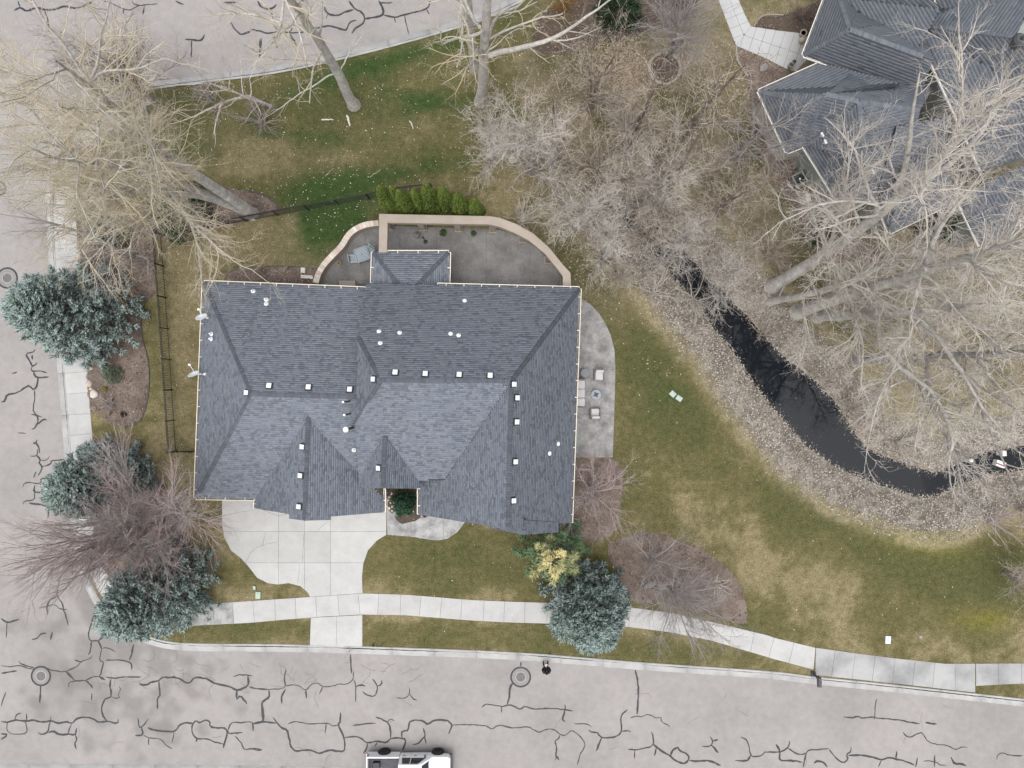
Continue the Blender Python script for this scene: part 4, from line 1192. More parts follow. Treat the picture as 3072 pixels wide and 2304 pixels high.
for x, y, h in ((760, 874, .3), (799, 899, .3), (799, 911, .25), (1137, 994, .3), (1199, 998, .3), (1141, 1029, .3), (1352, 1001, .3), (1376, 1006, .3), (1394, 902, .3), (1649, 1360, .2), (1675, 1331, .3), (635, 1002, .3), (634, 1017, .3), (1062, 1350, .3)):
    p, u, sv, n = on_roof(roof, x, y)
    mb = MB().lathe([(.035, -.05), (.035, h)], p, 10)
    pp = mb.build('vent_pipe', M['white'], house)
    mb = MB().lathe([(.16, -.02), (.15, .03), (.06, .09)], (0, 0, 0), 12)
    me = tmp_mesh(mb, 'flashing')
    c = frame_obj('flashing', me, M['whitemetal'], pp, p, u, sv, n)
    if h > .25: MB().lathe([(.036, h), (.06, h + .01), (.055, h + .05), (.0, h + .06)], p, 10).build('pipe_cap', M['whitemetal'], pp)
for x, y, h, r, capr in ((1049, 1204, 1.75, .05, .075), (1052, 1241, 1.7, .05, .075), (1058, 1283, 1.9, .08, .17)):
    p, u, sv, n = on_roof(roof, x, y)
    pp = MB().lathe([(r, -.1), (r, h)], p, 12).build('flue_pipe', M['black'], house)
    MB().lathe([(capr, h), (capr, h + .05), (capr * .85, h + .08)], p, 16).build('flue_cap', M['white'], pp)

# ------------------------------------------------------------------ satellite dishes on the west eave
def dish(foot, dishc, lnb, zc, label):
    r = roof.at(*foot); p0 = r[0] if r else W(*foot, 3.2)
    t = thing('satellite_dish', tuple(p0), label, 'satellite dish', 'satellite dishes on the west eave')
    c = W(*dishc, zc); l = W(*lnb, zc + .15)
    ax = l - c; ax[2] = .32; ax /= np.linalg.norm(ax)
    q = Vector(ax).to_track_quat('Z', 'Y').to_matrix()
    prof = [(.02, -.10), (.12, -.094), (.22, -.07), (.32, -.035), (.40, .0), (.405, .012), (.32, -.018), (.22, -.053), (.12, -.077), (.02, -.083)]
    MB().lathe(prof, tuple(c), 24, q).build('dish', M['whitemetal'], t, smooth=True)
    e = c - ax * .1
    MB().tube([tuple(p0), tuple(p0 + (e - p0) * .15 + np.array([0, 0, .12])), tuple(e)], .026, 8).build('mast', M['whitemetal'], t)
    MB().box(tuple(p0 + np.array([0, 0, .02])), (.22, .16, .03)).build('foot_plate', M['whitemetal'], t)
    tip = c + ax * .1 + (l - c) * 1.0
    MB().tube([tuple(c - np.array([0, 0, .25])), tuple(tip)], .02, 8).build('feed_arm', M['whitemetal'], t)
    MB().box(tuple(tip), (.16, .12, .12)).build('feed_horn', M['whitemetal'], t, bevel=.02)
dish((624, 953), (604, 950), (598, 932), 3.75, 'grey satellite dish on the west eave nearer the back corner')
dish((615, 1122), (581, 1121), (571, 1098), 3.8, 'grey satellite dish with braces at the middle of the west eave')

# ------------------------------------------------------------------ neighbouring house
nc = W(2700, 330, 0)
nb = thing('house', (nc[0], nc[1], 0), 'neighbouring house with dark grey multi-hip roof and white gutters beyond the trees', 'house')
nslate = [np.array(c) for c in ((.128, .14, .162), (.12, .132, .152), (.135, .145, .165), (.138, .143, .16))]
A0, A1 = (2550, 87, 5.0), (2800, 180, 5.0)
nf = [
    [(2411, 165, 3.0), (2760, 292, 3.0), A1, A0],
    [(2411, 165, 3.0), A0, (2500, -70, 3.0)],
    [A0, A1, (2760, 60, 3.4), (2574, 20, 3.2), (2500, -70, 3.0)],
    [(2518, -8, 3.35), (2574, 18, 3.35), (2745, 160, 4.6), (2822, 26, 6.0), (2700, -80, 6.0)],
    [(2277, 273, 2.9), (2427, 307, 4.55), (2361, 456, 2.9)],
    [(2277, 273, 2.9), (2467, 188, 2.9), (2700, 250, 4.2), (2478, 282, 4.95), (2427, 307, 4.55)],
    [(2361, 456, 2.9), (2427, 307, 4.55), (2478, 282, 4.95), (2420, 440, 2.9)],
    [(2411, 436, 2.95), (2478, 282, 5.0), (2579, 304, 5.0), (2600, 490, 5.0), (2531, 630, 2.95)],
    [(2531, 630, 2.95), (2600, 490, 5.0), (2619, 594, 2.95)],
    [(2579, 304, 5.0), (2760, 330, 4.6), (2720, 560, 3.2), (2619, 594, 2.95), (2600, 490, 5.0)],
    [(2478, 282, 5.0), (2560, 215, 3.3), (2800, 260, 3.4), (2760, 330, 4.6), (2579, 304, 5.0)],
    [(2626, 603, 3.0), (2740, 490, 5.1), (2670, 697, 3.0)],
    [(2670, 697, 3.0), (2740, 490, 5.1), (2830, 470, 5.1), (2865, 602, 3.0)],
    [(2626, 603, 3.0), (2690, 380, 4.7), (2850, 350, 5.1), (2830, 470, 5.1), (2740, 490, 5.1)],
    [(2742, 69, 4.3), (2946, 510, 4.3), (3300, 400, 7.6), (3046, 108, 7.3)],
    [(2742, 69, 4.3), (3046, 108, 7.3), (3150, -90, 7.0), (2822, 24, 4.3)],
    [(2807, 0, 4.6), (2822, 26, 4.6), (2990, 30, 6.2), (2960, -80, 6.4)],
    [(2872, 592, 3.2), (2941, 737, 3.2), (3220, 640, 6.0), (3120, 470, 6.0)],
]
ncap = [((2411, 165, 3.0), A0), (A0, (2770, 168, 5.0)), (A0, (2500, -68, 3.0)), ((2277, 273, 2.9), (2427, 307, 4.55)), ((2361, 456, 2.9), (2427, 307, 4.55)), ((2427, 307, 4.55), (2478, 282, 4.95)),
        ((2478, 282, 5.0), (2579, 304, 5.0)), ((2478, 282, 5.0), (2411, 436, 2.95)), ((2600, 490, 5.0), (2531, 630, 2.95)), ((2600, 490, 5.0), (2619, 594, 2.95)), ((2579, 304, 5.0), (2600, 490, 5.0)), ((2579, 304, 5.0), (2760, 330, 4.6)),
        ((2740, 490, 5.1), (2670, 697, 3.0)), ((2830, 470, 5.1), (2865, 602, 3.0)), ((2742, 69, 4.3), (3046, 108, 7.3))]
nroof = Roof(nb, nf, .2, .02, nslate, .25, .5, .05, 9, ncap, np.array((.14, .15, .168)), .17, shade_gap=.009, cv=.07, split=True)
walls(nb, [(2277, 273, 2.9), (2361, 456, 2.9), (2620, 440, 2.9), (2600, 240, 2.9)], 0, 2.75, M['stonewall'], .3)
walls(nb, [(2411, 436, 2.95), (2531, 630, 2.95), (2619, 594, 2.95), (2720, 560, 2.95), (2700, 350, 2.95), (2480, 350, 2.95)], 0, 2.8, M['sage'], .3)
walls(nb, [(2626, 603, 3), (2670, 697, 3), (2865, 602, 3), (2820, 480, 3), (2680, 480, 3)], 0, 2.85, M['sage'], .3)
walls(nb, [(2411, 165, 3), (2585, 227, 3), (2760, 280, 3), (2800, 60, 3), (2520, -20, 3)], 0, 2.85, M['stonewall'], .5)
walls(nb, [(2742, 69, 4.3), (2946, 510, 4.3), (3250, 430, 4.3), (3150, -60, 4.3), (2822, 24, 4.3)], 0, 4.15, M['sage'], .35)
walls(nb, [(2872, 592, 3.2), (2941, 737, 3.2), (3200, 640, 3.2), (3100, 500, 3.2)], 0, 3.05, M['sage'], .35)
for a, b, i in (((2411, 165, 3.0), (2500, -70, 3.0), (2550, 60)), ((2411, 165, 3.0), (2588, 228, 3.0), (2550, 100)), ((2518, -8, 3.35), (2574, 18, 3.35), (2620, -20)), ((2277, 273, 2.9), (2361, 456, 2.9), (2450, 320)), ((2277, 273, 2.9), (2467, 188, 2.9), (2450, 320)),
                ((2361, 456, 2.9), (2411, 436, 2.9), (2400, 350)), ((2411, 436, 2.95), (2531, 630, 2.95), (2560, 450)), ((2531, 630, 2.95), (2619, 594, 2.95), (2580, 500)), ((2626, 603, 3.0), (2670, 697, 3.0), (2740, 560)), ((2670, 697, 3.0), (2865, 602, 3.0), (2760, 500)),
                ((2742, 69, 4.3), (2946, 510, 4.3), (3000, 200)), ((2807, 0, 4.6), (2822, 26, 4.6), (2900, 0)), ((2872, 592, 3.2), (2941, 737, 3.2), (3000, 600))):
    gutter(nb, a, b, i, M['white'], 2.0, False)
for x, y in ((2461, 409), (2470, 430), (2612, 520)):
    r = nroof.at(x, y)
    if r is None: continue
    p, n = r
    pp = MB().lathe([(.05, -.05), (.05, .3)], p, 10).build('vent_pipe', M['whitemetal'], nb)
    MB().box(p + np.array([0, 0, .3]), (.14, .3, .1), rz=.4).build('pipe_hood', M['whitemetal'], pp)
p, n = nroof.at(3052, 124) or nroof.at(3000, 150)
pp = MB().lathe([(.42, -.2), (.40, .25), (.30, .4)], p, 16).build('roof_turbine', M['darkgrey'], nb)
MB().lathe([(.12, .4), (.12, .46)], p, 10).build('turbine_cap', M['black'], pp)
# window of the neighbouring house, and concrete pad beside it
pad = [tuple(W(x, y)[:2]) for x, y in ((2282, 330), (2300, 322), (2392, 500), (2372, 520))]
o = MB().prism(pad, -.05, .04).build('concrete_pad', M['curb2']); props(o, 'narrow concrete strip along the wall of the neighbouring house', 'path', kind='structure')
# ------------------------------------------------------------------ bare trees
def unit(a): return a / (np.linalg.norm(a, axis=-1, keepdims=True) + 1e-9)

def tubes(P, Rr, k):
    """P (N,S,3), Rr (N,S) -> V, F"""
    N, S, _ = P.shape
    T = unit(np.gradient(P, axis=1))
    m = unit(P[:, -1] - P[:, 0])
    ref = np.where((np.abs(m[:, 2:3]) < .8), np.array([[0, 0, 1.]]), np.array([[1., 0, 0]]))[:, None, :]
    U = unit(np.cross(T, np.broadcast_to(ref, T.shape))); Wv = np.cross(T, U)
    a = np.arange(k) * 2 * np.pi / k
    V = P[:, :, None, :] + Rr[:, :, None, None] * (np.cos(a)[None, None, :, None] * U[:, :, None, :] + np.sin(a)[None, None, :, None] * Wv[:, :, None, :])
    base = (np.arange(N) * S * k)[:, None, None] + (np.arange(S - 1) * k)[None, :, None] + np.arange(k)[None, None, :]
    nxt = (np.arange(N) * S * k)[:, None, None] + (np.arange(S - 1) * k)[None, :, None] + ((np.arange(k) + 1) % k)[None, None, :]
    F = np.stack([base, nxt, nxt + k, base + k], -1).reshape(-1, 4)
    return V.reshape(-1, 3), F

def spawn(rng, P, Rr, dens, t0, t1, ang, asd, up, lf, S, wander, grav=0.0, rf=.012, rmin=.004, taper=.35, shrink=.5, lmin=.25, maxn=None, keep=.62):
    N, S0, _ = P.shape
    L = np.linalg.norm(np.diff(P, axis=1), axis=2).sum(1)
    cnt = np.maximum(0, np.floor(dens * L * (t1 - t0) + rng.random(N))).astype(int)
    par = np.repeat(np.arange(N), cnt)
    if maxn and len(par) > maxn: par = rng.choice(par, maxn, replace=False)
    m = len(par)
    t = rng.uniform(t0, t1, m)
    f = t * (S0 - 1); i = np.minimum(f.astype(int), S0 - 2); fr = (f - i)[:, None]
    p = P[par, i] * (1 - fr) + P[par, i + 1] * fr
    rp = Rr[par, i] * (1 - fr[:, 0]) + Rr[par, i + 1] * fr[:, 0]
    T = unit(P[par, i + 1] - P[par, i])
    q = unit(np.cross(T, rng.normal(size=(m, 3))))
    a = np.radians(rng.normal(ang, asd, m))[:, None]
    d = np.cos(a) * T + np.sin(a) * q
    d[:, 2] += up
    d = unit(d)
    l = np.maximum(lmin, L[par] * rng.uniform(lf[0], lf[1], m) * (1 - shrink * t))
    r0 = np.maximum(np.minimum(rp * keep, l * rf + rmin), rmin)
    out = np.zeros((m, S, 3)); out[:, 0] = p
    for s in range(1, S):
        d = d + rng.normal(size=(m, 3)) * wander
        d[:, 2] += grav
        d = unit(d)
        out[:, s] = out[:, s - 1] + d * (l / (S - 1))[:, None]
    Ro = r0[:, None] * np.linspace(1, taper, S)[None, :]
    return out, Ro

def leader(pts, r0, r1, rng, n=14, wob=.12, flare=True):
    """pts: world points"""
    P = resample(smooth_line([np.array(p) for p in pts], 5), n=120)
    tq = np.concatenate([[0, .035], np.linspace(0, 1, n - 1)[1:]])
    P = P[np.round(119 * tq).astype(int)]
    w = rng.normal(size=(n, 3)) * wob; w[0] = 0; w[:, 2] = 0
    P = P + np.cumsum(w, 0) * .3
    t = tq
    Rr = r0 * (1 - t) ** .8 + r1
    if flare: Rr[0] *= 1.45; Rr[1] *= 1.06
    return P, Rr

def bare_tree(name, label, leaders, lv, bark, twig, seed, cat='tree', group=None, limbs=None):
    """leaders: list of (world pts, r0, r1); lv: dicts for spawn per level; limbs: extra hand-placed limbs"""
    rng = np.random.default_rng(seed)
    L0 = [leader(p, a, b, rng) for p, a, b in leaders]
    base = np.array(L0[0][0][0]); gz = float(ground_z(base[0], base[1])); base[2] = gz
    t = thing(name, tuple(base), label, cat, group)
    P = np.stack([l[0] for l in L0]); Rr = np.stack([l[1] for l in L0])
    P[:, 0, 2] = np.where(P[:, 0, 2] < 1.2, np.minimum(P[:, 0, 2], gz) - .2, P[:, 0, 2])
    V, F = tubes(P, Rr, 9)
    add_np('trunk', V, F, bark, t, smooth=True)
    cur = []
    if limbs:
        lm = [leader(p, a, b, rng, flare=False) for p, a, b in limbs]
        PL = np.stack([l[0] for l in lm]); RL = np.stack([l[1] for l in lm])
        for q_ in range(len(PL)):
            V, F = tubes(PL[q_:q_ + 1], RL[q_:q_ + 1], 7); add_np('limb', V, F, bark, t, smooth=True)
        PA, RA = np.concatenate([P, PL]), np.concatenate([Rr, RL])
    else:
        PA, RA = P, Rr
    VV, FF, b, nbig = [], [], 0, 0
    for q, kw in enumerate(lv):
        kw = dict(kw); k = kw.pop('k', 3); big = kw.pop('limb', False); both = kw.pop('both', False)
        np_, nr_ = spawn(rng, PA, RA, **kw)
        if len(np_) == 0: break
        V, F = tubes(np_, nr_, k)
        if big:
            if len(np_) <= 14:
                for j_ in range(len(np_)):
                    V, F = tubes(np_[j_:j_ + 1], nr_[j_:j_ + 1], k); add_np('limb', V, F, bark, t, smooth=True)
            else:
                VV.append(V); FF.append(F + b); b += len(V); nbig += len(F)
        else:
            VV.append(V); FF.append(F + b); b += len(V)
        if both and np_.shape[1] == PA.shape[1]:
            PA, RA = np.concatenate([PA, np_]), np.concatenate([RA, nr_])
        else:
            PA, RA = np_, nr_
    if VV:
        o = add_np('crown', np.concatenate(VV), np.concatenate(FF), twig, t)
        if nbig:
            o.data.materials.append(bark)
            mi = np.zeros(len(o.data.polygons), np.int32); mi[:nbig] = 1; o.data.polygons.foreach_set('material_index', mi)
    return t

def up_line(x, y, h, dx=0, dy=0, z0=0.0, bend=0):
    b = W(x, y, 0); b[2] = z0
    return [b + np.array([dx * s + bend * math.sin(s * 3), dy * s, h * s]) for s in (0, .25, .5, .75, 1)]

def pxl(pts): return [W(*p) for p in pts]

def tall(dn=1.0, tw=1.0, up=.25, ll=1.0, t0=.28):
    return [dict(dens=1.0 * dn, t0=t0, t1=1, ang=50, asd=13, up=up, lf=(.18 * ll, .36 * ll), S=9, wander=.13, grav=.02, rf=.014, rmin=.012, shrink=.45, k=6, limb=True),
            dict(dens=1.6 * dn, t0=.15, t1=1, ang=44, asd=15, up=.1, lf=(.28, .6), S=7, wander=.16, grav=.01, rf=.010, rmin=.011, shrink=.3, k=4),
            dict(dens=2.9 * tw, t0=.12, t1=1, ang=44, asd=16, up=.07, lf=(.32, .7), S=5, wander=.2, rf=.006, rmin=.0085, lmin=.5, shrink=.3, k=3),
            dict(dens=4.2 * tw, t0=.1, t1=1, ang=42, asd=16, up=.05, lf=(.3, .65), S=3, wander=.22, rf=.004, rmin=.0058, lmin=.3, shrink=.2, k=3)]

# north-west cottonwood with three leaders and yellow-tan twigs
b = W(757, 642, 0)
bare_tree('cottonwood_tree', 'tall pale cottonwood with yellow-tan twigs spreading over the street corner',
          [(pxl([(757, 642, 0), (600, 533, 8), (430, 400, 14), (300, 280, 19), (170, 175, 24)]), .36, .03),
           (pxl([(740, 632, .5), (590, 572, 7), (470, 530, 12), (330, 498, 17), (150, 470, 22)]), .30, .03),
           (pxl([(735, 640, .5), (640, 596, 5), (540, 575, 9), (400, 570, 13), (250, 600, 17)]), .22, .02)],
          tall(1.4, 1.05, .3, 1.35, .40),
          M['bark'], M['twig_y'], 101)
bare_tree('cottonwood_tree', 'tall pale cottonwood trunk leaning over the top street, one long low branch',
          [(pxl([(1062, 315, 0), (985, 175, 7), (905, 62, 13), (800, -90, 19), (700, -260, 24)]), .34, .03)],
          tall(.8, .8, .05),
          M['bark'], M['twig_y'], 102, limbs=[(pxl([(1000, 222, 4.9), (930, 270, 4.6), (850, 325, 4.2), (786, 366, 3.9)]), .05, .008), (pxl([(1020, 215, 4.6), (1050, 170, 5.2), (1085, 120, 6), (1120, 80, 6.5)]), .05, .008)])
bare_tree('cottonwood_tree', 'straight pale cottonwood trunk at the kerb of the top street',
          [(up_line(1425, 208, 24, .1, .6), .28, .03)], tall(.55, .6), M['bark'], M['twig_y'], 103)
bare_tree('cottonwood_tree', 'thick pale cottonwood trunk with a long limb reaching over the dark bed',
          [(up_line(1442, 305, 25, 1.7, .2), .34, .03)], tall(.7, .75), M['bark'], M['twig_y'], 104,
          limbs=[(pxl([(1465, 166, 7.0), (1560, 150, 7.6), (1660, 122, 8.4), (1745, 65, 9.5), (1850, -10, 11)]), .17, .02), (pxl([(1660, 122, 8.4), (1740, 110, 8.6), (1800, 70, 9)]), .05, .01),
                 (pxl([(1440, 180, 6.5), (1480, 60, 9), (1560, 20, 11), (1600, -30, 13)]), .12, .015)])
# cottonwoods east of the creek
bare_tree('cottonwood_tree', 'huge pale cottonwood leaning over the neighbouring roof',
          [(pxl([(2316, 858, 0), (2420, 800, 4.5), (2530, 722, 9), (2660, 630, 13.5), (2760, 540, 17), (2880, 430, 21), (3020, 300, 25)]), .42, .03)], tall(1.3, 1.2, .15), M['bark'], M['twig_p'], 105,
          limbs=[(pxl([(2690, 600, 14.5), (2720, 480, 16), (2740, 330, 18), (2760, 200, 19.5)]), .16, .02), (pxl([(2640, 640, 13), (2590, 520, 13.5), (2560, 430, 14), (2480, 350, 14.3)]), .10, .015), (pxl([(2760, 540, 17), (2860, 480, 18), (2960, 380, 19.5), (3020, 250, 21)]), .14, .02)])
bare_tree('cottonwood_tree', 'slender pale cottonwood beside the leaning giant by the creek',
          [(pxl([(2312, 906, 0), (2430, 880, 5), (2540, 850, 9), (2640, 800, 12), (2740, 730, 15), (2850, 640, 18)]), .24, .02)], tall(1.5, 1.3, .15), M['bark'], M['twig_p'], 106)
bare_tree('cottonwood_tree', 'thick pale cottonwood trunk second from the creek bend',
          [(pxl([(2392, 935, 0), (2520, 895, 6), (2650, 855, 11), (2780, 810, 15.5), (2900, 770, 19), (3060, 710, 23)]), .42, .03)], tall(1.5, 1.25, .1), M['bark'], M['twig_p'], 107,
          limbs=[(pxl([(2650, 855, 11), (2760, 870, 13), (2870, 930, 15), (2960, 1010, 17), (3050, 1080, 19)]), .14, .015), (pxl([(2780, 810, 15.5), (2820, 690, 17), (2900, 580, 19), (2980, 470, 21)]), .13, .015)])
bare_tree('cottonwood_tree', 'spreading pale cottonwood with drooping limbs above the creek bend',
          [(pxl([(2452, 948, 0), (2560, 945, 5), (2640, 940, 8.5), (2720, 935, 11.5), (2830, 925, 15), (2960, 905, 19)]), .40, .03)], tall(1.7, 1.3, .05), M['bark'], M['twig_p'], 108,
          limbs=[(pxl([(2628, 950, 8), (2640, 1030, 9.5), (2690, 1090, 11), (2790, 1170, 13), (2860, 1300, 15), (2850, 1420, 16), (2880, 1520, 17)]), .17, .012),
                 (pxl([(2720, 935, 11.5), (2790, 985, 13), (2880, 1110, 15), (2960, 1240, 17), (3040, 1330, 18.5)]), .15, .012),
                 (pxl([(2690, 1090, 11), (2640, 1180, 12), (2610, 1280, 12.5), (2590, 1400, 13)]), .07, .008),
                 (pxl([(2790, 1170, 13), (2760, 1290, 14), (2740, 1400, 14.5)]), .06, .008)])
bare_tree('cottonwood_tree', 'straight grey cottonwood set back from the creek, southernmost of the row',
          [(pxl([(2568, 1082, 0), (2700, 1076, 6), (2850, 1070, 11.5), (3000, 1064, 16), (3160, 1058, 20)]), .34, .03)], tall(1.7, 1.3, .0), M['bark_grey'], M['twig_p'], 109,
          limbs=[(pxl([(2850, 1070, 11.5), (2920, 1180, 13), (2980, 1330, 15), (3050, 1480, 16.5)]), .13, .012), (pxl([(2780, 1073, 9), (2800, 1200, 11), (2870, 1340, 13), (2900, 1480, 14), (2890, 1580, 14.5)]), .12, .01)])
bare_tree('cottonwood_tree', 'grey cottonwood at the back of the row near the garage end of the neighbouring house',
          [(pxl([(2640, 850, 0), (2760, 815, 5), (2900, 770, 10), (3060, 720, 15), (3200, 670, 19)]), .28, .03)], tall(1.5, 1.3, .1), M['bark_grey'], M['twig_p'], 110)

# woodland of smaller bare trees north of the creek
def mid(dn=1.0, tw=1.0, up=.15):
    return [dict(dens=2.0 * dn, t0=.16, t1=1, ang=56, asd=14, up=up, lf=(.25, .5), S=8, wander=.17, grav=.0, rf=.011, rmin=.008, shrink=.4, k=5, limb=True),
            dict(dens=2.2 * dn, t0=.12, t1=1, ang=48, asd=15, up=.06, lf=(.3, .65), S=6, wander=.24, rf=.009, rmin=.009, lmin=.5, shrink=.3, k=4),
            dict(dens=3.0 * tw, t0=.1, t1=1, ang=46, asd=16, up=.04, lf=(.35, .75), S=5, wander=.28, rf=.006, rmin=.007, lmin=.35, shrink=.3, k=3),
            dict(dens=3.6 * tw, t0=.1, t1=1, ang=44, asd=16, up=.03, lf=(.3, .7), S=3, wander=.28, rf=.005, rmin=.0052, lmin=.25, shrink=.2, k=3)]
def copy_tree(src, loc, rz, sc, label, group=None):
    r = src.copy(); COL.objects.link(r); r.location = tuple(float(v) for v in loc); r.rotation_euler = (0, 0, rz); r.scale = sc
    r['label'] = label
    if group: r['group'] = group
    for ch in list(src.children):
        c = ch.copy(); COL.objects.link(c); c.parent = r
    return r
woods = [
    (1655, 430, 9.5, 'slim brown-barked bare tree at the lawn edge behind the pergola', 0),
    (1590, 520, 10.5, 'bare tree whose pale twigs overhang the arborvitae hedge', 1),
    (1480, 480, 7.5, 'small bare tree between the tall trunks and the arborvitae', 1),
    (1770, 560, 10.0, 'bare tree with dense tan twigs beside the big boulder', 2),
    (1720, 690, 9.0, 'pale bare tree leaning over the pergola corner', 1),
    (1895, 400, 10.0, 'bare tree with upright brown stem near the leaf pile', 0),
    (2045, 420, 11.0, 'leaning bare tree below the ring of stones', 0),
    (2010, 560, 10.0, 'bare tree with a dark trunk in the middle of the woodland', 2),
    (1890, 620, 9.0, 'pale twiggy tree at the head of the creek', 3),
    (2190, 480, 10.0, 'grey bare tree close to the neighbouring house wall', 4),
    (2130, 640, 8.0, 'bare tree halfway between creek and neighbouring house', 2),
    (2000, 780, 6.5, 'pale bushy tree leaning across the upper creek', 3),
    (2150, 870, 6.0, 'pale bare tree on the east creek bank', 3),
    (1800, 760, 7.0, 'pale low-branched tree on the slope above the creek head', 1),
    (1770, 330, 8.5, 'tan bare tree at the low end of the leaf pile', 2),
    (1950, 690, 8.0, 'tan bare tree right above the start of the water', 2),
]
kinds = [('bark_brown', 'twig_t', .9), ('bark_grey', 'twig_p', 1.05), ('bark_brown', 'twig_t', 1.1), ('bark_grey', 'twig_p', 1.1), ('bark_grey', 'twig_g', .9)]
protos = {}
for q, (x, y, h, lab, kd) in enumerate(woods):
    rr = random.Random(400 + q)
    if kd not in protos:
        bk, tw_, dn = kinds[kd]
        lean = (rr.uniform(-1.2, 1.2), rr.uniform(-1.2, 1.0))
        ls = [(up_line(x, y, h, lean[0], lean[1], bend=rr.uniform(-.3, .3)), .12 + .005 * h, .012)]
        if kd != 0:
            for s_g in (1, -1)[:1 + kd % 2]:
                ls.append(([W(x, y, 0)] + [W(x, y, 0) + np.array([rr.uniform(1, 2) * s_ * s_g, -1.6 * s_ * s_g, h * .85 * s_]) for s_ in (.3, .6, 1)], .09, .012))
        protos[kd] = (bare_tree('bare_tree', lab, ls, mid(dn, dn), M[bk], M[tw_], 200 + q, group='bare trees in the woodland strip'), h)
    else:
        src, h0 = protos[kd]; f_ = h / h0
        b_ = W(x, y, 0); b_[2] = float(ground_z(b_[0], b_[1]))
        copy_tree(src, b_, rr.uniform(0, 6.28), (f_ * rr.uniform(.95, 1.2), f_ * rr.uniform(.95, 1.2), f_), lab)
# shrubs of suckers along the creek and in the thickets
def shrub(name, x, y, r, h, n, label, twig, seed, tw=1.0, up=.35, cat='shrub', group=None, spread=1.0):
    rng = np.random.default_rng(seed); b = W(x, y, 0); b[2] = float(ground_z(b[0], b[1]))
    ls = []
    for i in range(n):
        a = rng.uniform(0, 2 * np.pi); s_ = rng.uniform(.25, 1) * r * spread; hh = h * rng.uniform(.7, 1)
        e = np.array([math.cos(a) * s_, math.sin(a) * s_, hh])
        st = b + np.array([math.cos(a) * .12, math.sin(a) * .12, 0])
        ls.append(([st, st + e * np.array([.25, .25, .4]), st + e * np.array([.6, .6, .75]), st + e], .018 + .006 * h, .004))
    return bare_tree(name, label, ls, [dict(dens=2.6 * tw, t0=.2, t1=1, ang=36, asd=12, up=up, lf=(.3, .6), S=5, wander=.14, rf=.008, rmin=.004, lmin=.25, k=3),
                                       dict(dens=4.2 * tw, t0=.1, t1=1, ang=34, asd=12, up=.15, lf=(.3, .65), S=4, wander=.18, rf=.006, rmin=.003, lmin=.18, k=3)], twig, twig, seed, cat=cat, group=group)
shrub('thicket_shrub', 1960, 880, 1.6, 2.2, 12, 'pale bare shrub on the west creek bank below the pergola', M['twig_p'], 301, group=None)
shrub('thicket_shrub', 2085, 985, 1.4, 1.8, 10, 'pale bare shrub hanging over the creek from the grassy side', M['twig_p'], 302)
shrub('thicket_shrub', 2290, 1000, 1.6, 2.0, 12, 'tan bare shrub on the far bank where the creek widens', M['twig_t'], 303)
shrub('thicket_shrub', 2560, 1230, 1.8, 2.2, 14, 'tan bare shrub at the widest water of the creek', M['twig_t'], 304)
shrub('thicket_shrub', 2700, 1330, 1.8, 2.0, 14, 'straw coloured shrub on the inside of the creek bend', M['twig_p'], 305)
shrub('thicket_shrub', 2960, 1560, 2.2, 2.4, 16, 'reddish brown thicket by the lower creek', M['twig_r'], 306)
shrub('thicket_shrub', 3060, 1520, 2.0, 2.6, 14, 'brown thicket on the lot line by the lower creek', M['twig_r'], 307)
shrub('thicket_shrub', 2860, 1340, 1.6, 2.0, 12, 'grey thicket north of the white boxes', M['twig_g'], 308)
shrub('thicket_shrub', 790, 370, 2.2, 1.6, 18, 'low grey twiggy shrub on the north lawn', M['twig_g'], 309)
shrub('thicket_shrub', 640, 300, 1.8, 1.5, 14, 'low grey twiggy shrub near the top kerb', M['twig_g'], 310)
shrub('thicket_shrub', 1690, 30, 1.6, 2.2, 22, 'rust and yellow twigged shrub in the dark bed', M['twig_o'], 311, tw=1.4)
shrub('thicket_shrub', 2035, 15, 1.4, 1.6, 18, 'dark red twigged shrub at the end of the dark bed', mat('dark_red_twigs', (.12, .05, .045), .95, .2, 2, 8, .2), 312, tw=1.3)
shrub('thicket_shrub', 2400, 55, 1.5, 1.3, 24, 'brown twiggy shrub beside the entry path of the neighbouring house', M['twig_b'], 313, tw=1.5)
shrub('thicket_shrub', 1960, 1765, .9, .8, 14, 'small pale dried plant next to the stacked rocks', M['twig_p'], 314)
shrub('thicket_shrub', 2140, 1750, 1.1, .9, 16, 'pale grey-green dried plant at the end of the oval bed', M['twig_p'], 315)
shrub('thicket_shrub', 335, 1210, 1.0, .7, 20, 'low grey dried plant in the west bed by the big boulder', M['twig_g'], 316)
shrub('thicket_shrub', 850, 825, .9, .6, 14, 'dried perennial clump in the bed behind the garage', M['twig_t'], 317)
shrub('thicket_shrub', 790, 825, .6, .5, 12, 'brown dried shrub next to the perennial clump behind the garage', M['twig_b'], 318)
shrub('thicket_shrub', 2450, 690, 1.3, 1.5, 12, 'brown bare shrub south of the neighbouring utility box', M['twig_b'], 319)
shrub('thicket_shrub', 2760, 760, 1.8, 1.8, 16, 'brown bare shrub at the back corner of the neighbouring house', M['twig_b'], 320)

